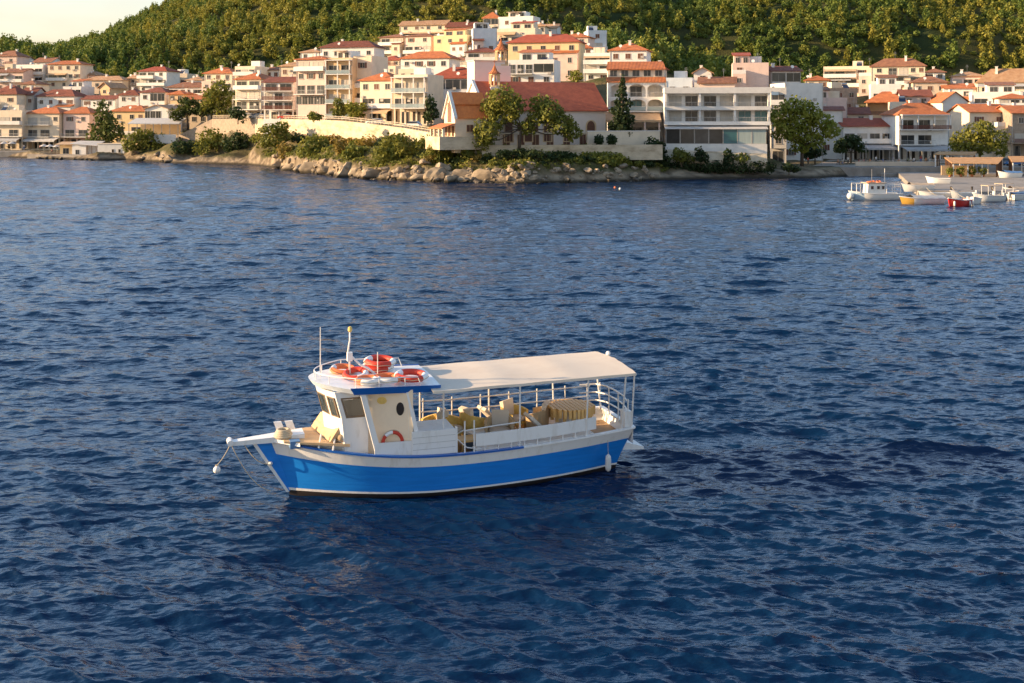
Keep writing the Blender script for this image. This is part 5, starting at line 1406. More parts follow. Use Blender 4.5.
    chair('yellow wicker tub chair just aft of the white locker', 5.35, .35, 2.6)
    chair('yellow wicker tub chair with white back cushion beside the blue cool box', 6.2, .70, 3.6)
    chair('tan wicker tub chair on the near side amidships under the canopy', 6.75, -.35, 1.2, B_cush)
    chair('yellow wicker tub chair near the tall middle canopy pole', 7.65, .75, 2.2)
    chair('tan wicker tub chair next to the folded white lounger', 8.25, .45, -.6, B_cush)
    chair('yellow wicker tub chair half hidden behind the canvas canopy post of the locker', 4.75, .55, .2)
    def lounger(label, x, y, rz):
        o = thing('deck_lounger', label, 'lounger', wp((x, y, zs(x) - .22)), A18 + rz, 'folded white loungers under the canopy')
        MB().hexa([(-.1,-.27,.35), (1.0,-.27,.30), (1.0,.27,.30), (-.1,.27,.35)], [(-.1,-.27,.43), (1.0,-.27,.38), (1.0,.27,.38), (-.1,.27,.43)]).build('mattress', B_canvas, o)
        MB().hexa([(-.62,-.27,.86), (-.1,-.27,.36), (-.1,.27,.36), (-.62,.27,.86)], [(-.56,-.27,.94), (-.04,-.27,.44), (-.04,.27,.44), (-.56,.27,.94)]).build('backrest', B_canvas, o)
        for xx in (.05, .9):
            for yy in (-.22, .22): MB().tube([(xx,yy,0), (xx,yy,.31)], .022, 6).build('leg', B_steel, o)
    lounger('white lounger lying between the tub chairs under the canopy', 7.05, .95, .25)
    lounger('white lounger with raised back in front of the round slatted table', 8.2, -.55, .1)
    o = thing('cool_box', 'blue cool box with pale lid between the tub chairs', 'cool box', wp((6.05, -.15, zs(6) - .4)), A18 + .3)
    MB().box(-.3, .3, -.2, .2, 0, .55).build('body', B_ibox, o); MB().box(-.32, .32, -.22, .22, .553, .63).build('lid', B_white, o)
    o = thing('cool_box', 'low blue crate on deck behind the long white bench', 'crate', wp((7.4, -.85, zs(7.4) - .4)), A18)
    MB().box(-.35, .35, -.2, .2, 0, .62).build('body', B_ibox, o); MB().box(-.1, .1, -.215, -.203, .3, .4).build('handle', B_white, o)
    o = thing('table', 'brown low table among the tub chairs on the boat deck', 'table', wp((5.75, -.75, zs(5.75) - .4)), A18)
    MB().box(-.5, .5, -.3, .3, .56, .62).build('tabletop', B_wood, o)
    for xx in (-.42, .42):
        for yy in (-.24, .24): MB().tube([(xx,yy,0), (xx,yy,.558)], .025, 6).build('leg', B_wood, o)
tour_boat()
# ------------------------------------------------------------------ foliage
def leaf_cloud(lobes, n, size, seed, flat=.0):
    rs = np.random.RandomState(seed)
    lob = np.array(lobes, float)                      # x y z rx ry rz
    vol = (lob[:, 3] * lob[:, 4] * lob[:, 5])**.72
    cnt = np.maximum(4, (n * vol / vol.sum()).astype(int))
    P_ = []; N_ = []
    for (x, y, z, rx, ry, rz), c in zip(lob, cnt):
        d = rs.normal(size=(c, 3)); d /= np.linalg.norm(d, axis=1)[:, None]
        r = .55 + .55 * rs.rand(c, 1)**.7
        # knobbly outline: clumps along the surface
        kn = 1 + .22 * np.sin(d[:, :1]*5 + seed + x) * np.sin(d[:, 1:2]*4.3 + z + 1.7) * 1.3
        p = d * r * kn * np.array([rx, ry, rz])
        P_.append(p + np.array([x, y, z])); N_.append(d)
    P_ = np.concatenate(P_); N_ = np.concatenate(N_); c = len(P_)
    nn = N_ * .55 + rs.normal(size=(c, 3)) * .6 + np.array([0, 0, .25]); nn /= np.linalg.norm(nn, axis=1)[:, None]
    a = np.cross(nn, rs.normal(size=(c, 3))); a /= np.linalg.norm(a, axis=1)[:, None]
    b = np.cross(nn, a)
    s = size * (.6 + .8 * rs.rand(c, 1))
    a = a * s; b = b * s * (.55 + .4 * rs.rand(c, 1))
    V = np.stack([P_ - a, P_ + b * .9, P_ + a, P_ - b * .9], 1).reshape(-1, 3)
    Q = np.arange(4 * c).reshape(-1, 4)
    return V, Q

def tree(name, label, cat, base, lobes, kind, n, size, group=None, trunk=.3, seed=1, lean=(0, 0), limbs=True, fork=.45):
    """lobes are metres relative to the base"""
    t = thing(name, label, cat, base, 0, group)
    V, Q = leaf_cloud(lobes, n, size, seed)
    o = bpy.data.objects.new('crown', np_mesh('crown', V, Q, LEAF[kind], False)); C.objects.link(o); o.parent = t
    if trunk:
        zc = min(l[2] for l in lobes); top = max(l[2] for l in lobes)
        f = Vector((lean[0], lean[1], max(top * fork, .5)))
        mb = MB().tube([(0, 0, -.6), (lean[0]*.3, lean[1]*.3, f.z*.5), f], trunk, 8, r2=trunk*.65)
        if limbs:
            for l in lobes:
                e = Vector(l[:3]); m = f.lerp(e, .5) + Vector((0, 0, -.08 * (e - f).length))
                mb.tube([f, m, e], trunk*.5, 6, r2=trunk*.15)
        mb.build('trunk', M_bark, t, smooth=True)
    return t
def ptree(name, label, cat, bpx, bpy_, D, plobes, kind, n, size, **k):
    """lobes given as picture column, row, half width, half height, metres of depth offset"""
    b = P(bpx, bpy_, D)
    m = D / F
    L = []
    for q in plobes:
        dy = q[4] if len(q) > 4 else 0
        c = P(q[0], q[1], D) - b
        L.append((c.x, dy, c.z, q[2]*m, (q[2]*.8 + q[3]*.2)*m, q[3]*m))
    return tree(name, label, cat, b, L, kind, n, size, **k)

ptree('conifer', 'tall dark conifer with two tops beside the pink waterfront house', 'tree', 104, 146, 328, [(102,108,6,8), (104,118,9,9), (99,128,10,8,1), (112,131,12,9,-1), (103,137,14,6), (108,123,9,8,1)], 'pine', 1500, .5, trunk=.4, seed=3, fork=.35)
ptree('umbrella_pine', 'big umbrella pine with spreading flat crown left of the promenade', 'tree', 188, 128, 307, [(181,112,11,4.5), (192,106,13,5.5,1), (176,117,6,3.5), (203,111,9,5,-1), (187,101,8,4)], 'pine', 1300, .42, trunk=.32, seed=4, lean=(-.4, 0), fork=.5)
ptree('leafy_tree', 'tall round olive green tree behind the umbrella pine', 'tree', 212, 124, 305, [(219,88,9,8), (224,98,10,10,1), (213,97,10,9,-1), (222,109,11,9), (209,107,8,7), (232,115,7,7)], 'olive', 1900, .42, trunk=.4, seed=5)
ptree('pine', 'small windswept pine leaning on the bank below the promenade wall', 'tree', 282, 158, 262, [(270,130,12,5), (280,127,9,5,1), (265,142,9,6), (276,140,10,7,-1), (284,136,7,5)], 'olive', 1200, .36, trunk=.25, seed=6, lean=(-1.2, 0))
ptree('pine', 'large sprawling pine with bare limbs in front of the church', 'tree', 519, 149, 203, [(503,99,16,12), (492,107,11,9,1), (515,106,11,9,-1), (541,103,12,8,1), (550,112,14,10,-1), (562,125,14,10), (572,133,10,7,1), (537,117,11,8), (486,131,13,11,-1), (482,143,10,7), (496,120,10,9,1), (528,128,8,7), (512,116,8,7)], 'olive', 7500, .27, trunk=.34, seed=7, fork=.42, lean=(.5, 0))
ptree('fir', 'dark narrow fir standing between the church and the balcony hotel', 'tree', 622, 142, 213, [(623,79,2,4), (623,87,4,5), (621,95,6,5), (624,103,8,5,1), (620,111,9,5), (624,119,11,5,-1), (620,127,12,5.5), (624,134,12,4)], 'dark', 2200, .30, trunk=.25, seed=8, limbs=False, fork=.9)
ptree('plane_tree', 'large sunlit plane tree by the quay right of the long hotel', 'tree', 802, 164.5, 226, [(795,106,13,9), (782,117,13,11,1), (802,118,16,13), (783,131,12,9,-1), (812,113,11,10,1), (798,134,14,10), (822,122,10,9), (830,130,9,8,-1), (815,140,11,8), (800,147,9,6)], 'plane', 4200, .34, trunk=.42, seed=9, fork=.32)
ptree('leafy_tree', 'small dark umbrella shaped tree shading the tavern tables', 'tree', 851, 164, 238, [(846,143,11,4.5), (857,145,9,4.5,1), (840,149,7,4), (851,139,9,4,-1), (862,150,5,3)], 'dark', 1200, .32, trunk=.2, seed=10)
ptree('leafy_tree', 'small dark tree beneath the right side of the plane tree', 'tree', 815, 163.5, 232, [(812,150,9,5), (820,153,7,4,1), (808,156,6,4)], 'dark', 700, .30, trunk=.18, seed=11)
ptree('leafy_tree', 'yellow green feathery tree behind the pier pergola', 'tree', 980, 163, 236, [(978,132,14,9), (965,140,13,9,1), (992,138,13,9,-1), (980,146,18,8), (957,147,8,6), (1001,149,7,7), (985,126,8,5)], 'lime', 2600, .33, trunk=.26, seed=12)
ptree('leafy_tree', 'small round tree by the balconies of the promenade apartments', 'tree', 340, 119, 262, [(338,103,5,6), (342,110,7,6), (336,112,5,5,1)], 'olive', 500, .34, trunk=.15, seed=13)
ptree('leafy_tree', 'yellow green tree in front of the orange roofed promenade house', 'tree', 355, 120, 257, [(351,107,6,5), (360,109,8,6), (355,113,9,5,1)], 'lime', 650, .34, trunk=.15, seed=14)
ptree('leafy_tree', 'dark tree squeezed between the promenade house and the red roofed house', 'tree', 431, 126, 246, [(430,103,5,8), (433,113,6,7), (428,116,5,6,1)], 'dark', 550, .34, trunk=.15, seed=15)
ptree('leafy_tree', 'dark tree at the foot of the tall leafy tree by the parked cars', 'tree', 238, 122, 287, [(236,112,7,6), (242,116,5,5)], 'dark', 450, .36, trunk=.15, seed=16)

BUSH = [
 ('wide green bush on the rocks below the terrace restaurant', 142, 152, 302, [(136,141,12,8),(150,141,12,9,1),(143,134,10,5),(130,146,7,6,-1),(157,146,6,5)], 'olive', 1300, .40),
 ('dark low bush behind the little beach on the left', 184, 156, 289, [(180,147,9,7),(190,149,9,7,1)], 'dark', 600, .40),
 ('golden brown bush in the middle of the bank above the beach', 213, 157, 287, [(210,138,12,9),(220,143,10,10,1),(204,147,9,8,-1)], 'olive', 1100, .38),
 ('dark green thicket right of the golden brown bush', 240, 157, 284, [(232,145,10,9),(243,147,10,10,1),(238,136,8,5)], 'dark', 1000, .38),
 ('sunlit bush at the left end of the rocky shore', 290, 161, 262, [(284,150,8,8),(296,152,8,7,1),(289,158,9,4)], 'gold', 700, .34),
 ('olive bush below the middle of the promenade wall', 314, 161, 256, [(311,144,9,9),(322,147,8,9,1),(316,153,10,7),(304,152,6,6)], 'olive', 1000, .34),
 ('golden shrub climbing the promenade wall', 341, 160, 250, [(340,146,6,9),(346,151,6,6,1)], 'gold', 450, .33),
 ('spreading low shrub left of the great round bush', 356, 163, 243, [(354,151,9,6),(364,154,7,6,1),(348,156,7,5)], 'olive', 700, .33),
 ('great round bush on the rocks below the promenade', 397, 167, 219, [(395,147,17,12),(410,152,11,10,1),(385,155,11,9,-1),(400,158,17,7),(396,139,10,5)], 'olive', 2200, .30),
 ('sunlit spreading shrub below the chapel terrace', 442, 167, 209, [(436,151,10,7),(449,152,11,7,1),(442,159,12,5)], 'olive', 1100, .29),
 ('green shrub under the corner of the chapel terrace', 471, 163, 204, [(466,152,8,6),(476,154,8,6,1),(486,157,7,4)], 'olive', 800, .29),
 ('dark ivy mass on the bank under the pine', 513, 158, 203, [(505,154,9,4),(520,154,10,5,1),(532,155,9,4)], 'dark', 800, .28),
 ('low green thicket on the bank below the church doors', 555, 166, 204.5, [(548,158,11,5),(564,158,12,6,1),(557,165,11,4),(540,163,6,4)], 'dark', 1200, .28),
 ('grassy green shrub below the garden wall', 598, 163, 206, [(590,156,11,4),(606,156,12,4,1),(618,158,8,4)], 'olive', 900, .28),
 ('dark bush at the corner between garden wall and long hotel', 655, 163, 210, [(652,147,8,9),(660,150,7,8,1),(648,157,9,7),(664,160,6,5)], 'dark', 1200, .30),
 ('broad green bush before the left part of the hotel base', 682, 166, 210.5, [(680,155,8,6),(688,159,7,5,1)], 'olive', 600, .27),
 ('low sunlit bush before the right part of the hotel base', 745, 168, 211.5, [(742,158,8,5),(750,161,7,5,1)], 'olive', 560, .27),
 ('shrub on the slope left of the hotel ramp', 634, 166, 207.5, [(630,158,9,5),(641,161,8,5,1)], 'dark', 600, .28),
 ('small dark shrub before the white base of the long hotel', 700, 165, 210.5, [(699,152,4,5),(702,157,6,5)], 'dark', 350, .27),
 ('pointed dark shrub before the middle of the hotel base', 728, 167, 211, [(728,154,4,5),(729,160,5,5)], 'dark', 330, .27),
 ('dark shrub at the right end of the hotel hedge', 761, 168, 213, [(760,161,5,6),(764,165,5,4)], 'dark', 330, .27),
 ('bush on the quay corner before the plane tree', 789, 172, 211, [(788,167,6,4),(795,169,5,3)], 'dark', 330, .27),
 ('green bush by the roadside before the pink apartment block', 314, 120, 266, [(313,116,5,4),(318,117,4,3)], 'olive', 260, .33),
]
for i, (lb, x, y, D, L, kd, n, s_) in enumerate(BUSH):
    if 270 < x < 660: D = float(shore_D(x)) + (6.5 if x > 420 else 8.0)
    t = ptree('bush', lb, 'bush', x, y, D, L, kd, n, s_, trunk=.09, seed=30 + i, fork=.3)
# bushes against the foot of the promenade wall and among the rocks below the church
for i in range(15):
    px = 258 + i * 12.5 + rnd.uniform(-3, 3); Dw = float(np.interp(px, [q[0] for q in WALL_PTS], [q[1] for q in WALL_PTS])) - rnd.uniform(1.6, 3.0); x = PX(px, Dw); z = tz(x, Dw)
    kd = rnd.choice(['olive', 'olive', 'gold', 'dark'])
    r_ = rnd.uniform(1.1, 1.9)
    nm = dict(olive='olive green', gold='golden', dark='dark green')[kd]
    tree('bush', nm + ' bush growing against the foot of the long promenade wall', 'bush', (x, Dw, z), [(0,0,r_*.6,r_*1.25,r_,r_*.85), (r_*.8,.2,r_*.4,r_*.8,r_*.7,r_*.6), (-r_*.8,-.2,r_*.4,r_*.8,r_*.7,r_*.55)], kd, 420, .3, group=nm + ' bushes at the promenade wall', trunk=.07, seed=400 + i, fork=.3)
for i in range(20):
    px = 428 + i * 11.5 + rnd.uniform(-4, 4); Dw = float(shore_D(px)) + rnd.uniform(3.6, 6.5); x = PX(px, Dw); z = tz(x, Dw)
    kd = rnd.choice(['olive', 'dark', 'dark', 'gold'] if px < 520 else ['olive', 'dark', 'dark'])
    r_ = rnd.uniform(.6, 1.15)
    nm = dict(olive='olive green', gold='golden', dark='dark green')[kd]
    tree('bush', 'small ' + nm + ' bush among the rocks below the chapel and church', 'bush', (x, Dw, z), [(0,0,r_*.5,r_*1.5,r_,r_*.7), (r_,.2,r_*.3,r_*.9,r_*.7,r_*.5)], kd, 260, .24, group='small ' + nm + ' bushes among the rocks', trunk=.05, seed=440 + i, fork=.3)
# clipped balls of hedge before the garden wall
for x in (599, 612):
    ptree('hedge_ball', 'clipped round hedge ball %s before the garden wall' % ('nearer the church' if x == 599 else 'farther from the church'), 'bush', x, 147, 206.5, [(x,140,4.4,5)], 'dark', 420, .22, trunk=.08, seed=x)
# hedge along the beach before the hotel
hv, hq = [], []
rs = np.random.RandomState(77)
L = []
for px in np.arange(664, 776, 3.2):
    D = 211.0; c = P(px, 167 + rs.uniform(-1, 1), D); L.append((c.x, c.y + rs.uniform(-.6,.6), c.z, 1.0, .9, .95 + rs.uniform(-.2,.3)))
t = thing('hedge', 'long low green hedge along the beach below the long hotel', 'hedge')
V, Q = leaf_cloud(L, 2600, .24, 78); o = bpy.data.objects.new('foliage', np_mesh('foliage', V, Q, LEAF['dark'], False)); C.objects.link(o); o.parent = t
# rough ground cover over the bank
cov = []
for i in range(760):
    px = rs.uniform(262, 668); ds = rs.uniform(3.2, 13); D = float(shore_D(px)) + ds
    x = PX(px, D); z = tz(x, D)
    if z < 1.4 or z > 8.5: continue
    r_ = rs.uniform(.3, .8); cov.append((x, D, z + .1, r_ * 1.4, r_ * 1.2, r_ * .75))
V, Q = leaf_cloud(cov, 14000, .22, 79)
o = bpy.data.objects.new('ground_cover', np_mesh('ground_cover', V, Q, LEAF['olive'], False)); C.objects.link(o); tag(o, 'low scrub and dry grass covering the bank above the rocks', 'ground cover', kind='stuff')

# ------------------------------------------------------------------ rocks along the headland
M_rock = mat('shore_rock', (.40,.32,.23), .9, (.17,.135,.10), scale=.9, bump=.7, bscale=2.2, rand=.22, spec=.2)
M_rockd = mat('wet_rock', (.10,.08,.06), .6, (.06,.05,.04), scale=1.2, bump=.6, bscale=3, rand=.2)
def tide_band(m):
    n = m.node_tree.nodes; l = m.node_tree.links; b = n['Principled BSDF']
    src = b.inputs['Base Color'].links[0].from_socket
    g = n.new('ShaderNodeNewGeometry'); s = n.new('ShaderNodeSeparateXYZ'); l.new(g.outputs['Position'], s.inputs[0])
    r = n.new('ShaderNodeMapRange'); r.inputs[1].default_value = .3; r.inputs[2].default_value = .8; l.new(s.outputs[2], r.inputs[0])
    x = n.new('ShaderNodeMix'); x.data_type = 'RGBA'; l.new(r.outputs[0], x.inputs[0]); x.inputs[6].default_value = (.05, .042, .03, 1); l.new(src, x.inputs[7]); l.new(x.outputs[2], b.inputs['Base Color'])
tide_band(M_rock)
def rock_mesh(seed, m):
    import bmesh
    bm = bmesh.new(); bmesh.ops.create_icosphere(bm, subdivisions=3, radius=1)
    r_ = random.Random(seed)
    planes = [(Vector((r_.gauss(0,1), r_.gauss(0,1), r_.gauss(0,1))).normalized(), r_.uniform(.45,.8)) for _ in range(9)]
    for v in bm.verts:
        for n_, d_ in planes:
            e = v.co.dot(n_) - d_
            if e > 0: v.co -= n_ * e
        q = v.co * 3.1; v.co *= 1 + .05 * math.sin(q.x*2.1+seed) * math.sin(q.y*2.7) + .035 * math.sin(q.z*5+q.x*4)
    me = bpy.data.meshes.new('boulder'); bm.to_mesh(me); bm.free(); me.materials.append(m)
    return me
RM = [rock_mesh(i, M_rock) for i in range(6)]; RD = [rock_mesh(20 + i, M_rockd) for i in range(3)]
def boulders(n, a, b, d0, d1, s0, s1, meshes, label, group, seed, zoff=.0):
    rs = np.random.RandomState(seed)
    for i in range(n):
        px = rs.uniform(a, b); D = float(shore_D(px)) + rs.uniform(d0, d1); x = PX(px, D)
        s_ = s0 + (s1 - s0) * rs.rand()**2.2
        o = bpy.data.objects.new('boulder', meshes[i % len(meshes)]); C.objects.link(o)
        o.location = (x, D, max(tz(x, D), -.15) + s_ * .22 + zoff); o.scale = (s_ * rs.uniform(.9,1.5), s_, s_ * rs.uniform(.55,.95))
        o.rotation_euler = (rs.uniform(-.4,.4), rs.uniform(-.4,.4), rs.uniform(0, 6.28))
        tag(o, label, 'boulder', group)
boulders(95, 275, 425, -.6, 3.6, .25, 1.25, RM, 'pale sunlit boulder on the shore below the promenade wall', 'sunlit boulders below the promenade', 1)
boulders(75, 425, 530, -.6, 4.0, .28, 1.35, RM, 'rugged boulder on the shore below the chapel and pine', 'boulders below the chapel', 2)
boulders(75, 530, 655, -.6, 3.2, .25, 1.0, RM, 'grey boulder on the shaded shore below the church', 'shaded boulders below the church', 3)
boulders(60, 265, 650, -1.0, .3, .3, .85, RD, 'wet dark rock at the waterline of the headland', 'wet rocks at the waterline', 4, -.12)
boulders(16, 122, 172, -.4, 3.5, .4, 1.5, RM, 'boulder at the water below the wide green bush on the left', 'boulders at the left cove', 5)
boulders(14, 36, 98, -1.2, 1.0, .4, 1.1, RM, 'pale boulder at the water before the kiosk and huts', 'boulders before the huts', 6)
for i in range(22):
    px = 282 + i * 11 + rs.uniform(-4, 4); D = float(shore_D(px)) + rs.uniform(.8, 3.2); x = PX(px, D)
    s_ = rs.uniform(1.0, 1.9)
    o = bpy.data.objects.new('outcrop', RM[i % 6]); C.objects.link(o)
    o.location = (x, D, rs.uniform(.1, .8)); o.scale = (s_ * rs.uniform(1.4, 2.2), s_ * 1.1, s_ * rs.uniform(.8, 1.3)); o.rotation_euler = (rs.uniform(-.3,.3), rs.uniform(-.3,.3), rs.uniform(-.5, .5))
    tag(o, 'broad sunlit rock outcrop rising from the water along the headland', 'rock', 'rock outcrops along the headland')
# ------------------------------------------------------------------ the wooded hill
def back_D(px):
    m = 330.0
    for a, k in HOUSES:
        if abs((a[1] + a[2]) / 2 - px) < (a[2] - a[1]) / 2 + 26: m = max(m, a[5] + 12)
    return m
def hill_lobes(kind, s):
    r_ = random.Random(s)
    if kind == 'tall': return [(0,0,2.2,1.7,1.7,1.5), (.3,.2,4.0,1.6,1.5,1.6), (-.2,0,5.6,1.2,1.2,1.5), (0,.1,7.0,.7,.7,1.2)]
    if kind == 'round': return [(0,0,2.2,2.3,2.2,1.9), (1.3,.3,1.8,1.5,1.5,1.4), (-1.3,-.2,1.7,1.5,1.5,1.3), (.2,.3,3.4,1.5,1.5,1.1)]
    return [(0,0,1.2,1.7,1.6,1.1), (1.1,.2,.9,1.1,1.1,.8), (-1.0,0,.9,1.1,1.1,.8)]
HV = []
for i in range(9):
    kind = ['tall','round','round','scrub','round','scrub','tall','round','scrub'][i]
    V, Q = leaf_cloud(hill_lobes(kind, i), {'tall': 200, 'round': 210, 'scrub': 130}[kind], .48, 100 + i)
    HV.append((kind, V, Q))
WM = [leaf_mat('wood_pine_green', (.08,.125,.026), (.17,.21,.04), .25, .25), leaf_mat('wood_olive_green', (.16,.195,.032), (.29,.29,.05), .25, .25), leaf_mat('wood_golden_green', (.25,.25,.042), (.38,.34,.06), .25, .25)]
meshes = {}
def wood_mesh(vi, mi):
    if (vi, mi) not in meshes:
        k, V, Q = HV[vi]
        meshes[(vi, mi)] = np_mesh('hill_tree', V, Q, WM[mi], False)
    return meshes[(vi, mi)]
rs = np.random.RandomState(42)
spots = []
cell = {}
tries = 0
while len(spots) < 13000 and tries < 160000:
    tries += 1
    px = rs.uniform(-60, 1085); q = rs.rand()
    D0 = back_D(px) + 2
    D = D0 + (760 - D0) * q**.85
    x = PX(px, D)
    key = (int(x // 2.8), int(D // 3.2))
    if key in cell: continue
    cell[key] = 1
    dens = fbm(np.array([x / 45.0]), np.array([D / 60.0]), 3, 21)[0]
    if rs.rand() > 1.0 + (dens - .40) * 1.6: continue
    spots.append((D, px, x, dens))
spots.sort()
XY = np.array([(s[2], s[0]) for s in spots]); ZZ = terrain_z(XY[:, 0], XY[:, 1])
acc = {0: ([], [], 0), 1: ([], [], 0), 2: ([], [], 0)}
nind = 0
SV = {m: [] for m in range(3)}; SQ = {m: [] for m in range(3)}; SN = {m: 0 for m in range(3)}
KIND_LABEL = {('tall', 0): ('hill_pine', 'dark pointed pine at the lower edge of the hillside wood', 'pines at the edge of the wood'),
              ('tall', 1): ('hill_pine', 'olive green pointed pine at the lower edge of the hillside wood', 'olive green pines at the edge of the wood'),
              ('tall', 2): ('hill_pine', 'golden green pointed pine at the lower edge of the hillside wood', 'golden pines at the edge of the wood'),
              ('round', 0): ('hill_tree', 'dark round tree at the lower edge of the hillside wood', 'dark round trees at the edge of the wood'),
              ('round', 1): ('hill_tree', 'olive green round tree at the lower edge of the hillside wood', 'olive round trees at the edge of the wood'),
              ('round', 2): ('hill_tree', 'golden green round tree at the lower edge of the hillside wood', 'golden round trees at the edge of the wood'),
              ('scrub', 0): ('hill_shrub', 'dark low shrub at the lower edge of the hillside wood', 'dark shrubs at the edge of the wood'),
              ('scrub', 1): ('hill_shrub', 'olive green low shrub at the lower edge of the hillside wood', 'olive shrubs at the edge of the wood'),
              ('scrub', 2): ('hill_shrub', 'golden green low shrub at the lower edge of the hillside wood', 'golden shrubs at the edge of the wood')}
for (D, px, x, dens), z in zip(spots, ZZ):
    tone = fbm(np.array([x / 30.0 + 9]), np.array([D / 30.0]), 3, 33)[0] + rs.normal() * .09 + (.06 if 200 < px < 560 or px > 880 else -.03) + (-.10 if px < 130 else 0)
    mi = 0 if tone < .45 else 1 if tone < .60 else 2
    vi = rs.randint(0, 9)
    if px < 160 and rs.rand() < .5: vi = rs.choice([0, 6, 1]); 
    sc_ = rs.uniform(.55, 1.2) * (1.12 if D < 480 else 1.0)
    if nind < 290 and D < 560:
        nm, lb, gp = KIND_LABEL[(HV[vi][0], mi)]
        o = bpy.data.objects.new(nm, wood_mesh(vi, mi)); C.objects.link(o)
        o.location = (x, D, z - .3); o.scale = (sc_, sc_, sc_ * rs.uniform(.85, 1.15)); o.rotation_euler = (0, 0, rs.uniform(0, 6.28))
        tag(o, lb, 'tree' if HV[vi][0] != 'scrub' else 'shrub', gp); nind += 1
    else:
        V, Q = HV[vi][1], HV[vi][2]
        a = rs.uniform(0, 6.28); ca, sa = math.cos(a), math.sin(a)
        W = np.stack([V[:, 0]*ca - V[:, 1]*sa, V[:, 0]*sa + V[:, 1]*ca, V[:, 2]], 1) * sc_ + np.array([x, D, z - .3])
        SV[mi].append(W); SQ[mi].append(Q + SN[mi]); SN[mi] += len(V)
names = ['dark part of the far wooded hillside above the village', 'olive green part of the far wooded hillside above the village', 'golden sunlit part of the far wooded hillside above the village']
for m in range(3):
    o = bpy.data.objects.new('hillside_wood', np_mesh('hillside_wood', np.concatenate(SV[m]), np.concatenate(SQ[m]), WM[m], False)); C.objects.link(o)
    tag(o, names[m], 'wood', kind='stuff')
# garden trees in the gaps between the houses
GT = [(60,100,390,0),(30,108,384,1),(128,104,370,0),(172,101,352,1),(165,109,345,1),(205,118,322,0),(396,66,345,1),(425,82,292,0),(418,64,350,1),(456,84,284,1),(502,84,276,0),(556,70,300,0),(575,80,290,1),(594,62,320,2),(604,72,300,1),(648,84,270,0),(676,96,266,1),(715,98,266,0),(806,92,285,0),(812,104,280,1),(862,106,300,0),(908,98,300,1),(935,96,310,1),(958,108,296,0),(976,90,310,1),(1005,100,300,0),(378,84,290,0),(386,96,276,1),(302,84,305,1),(250,92,318,0),(240,76,340,1),(282,78,322,2),(310,66,345,1),(432,44,375,1),(470,34,390,2),(536,46,350,1),(520,40,380,0),(556,44,345,0),(612,64,310,1),(640,66,300,0)]
for i, (px, py, D, mi) in enumerate(GT):
    vi = [1, 0, 2, 4, 3, 7][i % 6]
    x = PX(px, D)
    k = HV[vi][0]
    o = bpy.data.objects.new('garden_tree', wood_mesh(vi, mi)); C.objects.link(o)
    o.location = (x, D, tz(x, D) - .2); o.scale = (.75,) * 3; o.rotation_euler = (0, 0, i)
    tag(o, ['dark', 'olive green', 'golden'][mi] + (' pointed' if k == 'tall' else ' round' if k == 'round' else ' low') + ' garden tree between the houses on the village slope', 'tree', ['dark', 'olive green', 'golden'][mi] + (' pointed' if k == 'tall' else ' round' if k == 'round' else ' low') + ' garden trees')
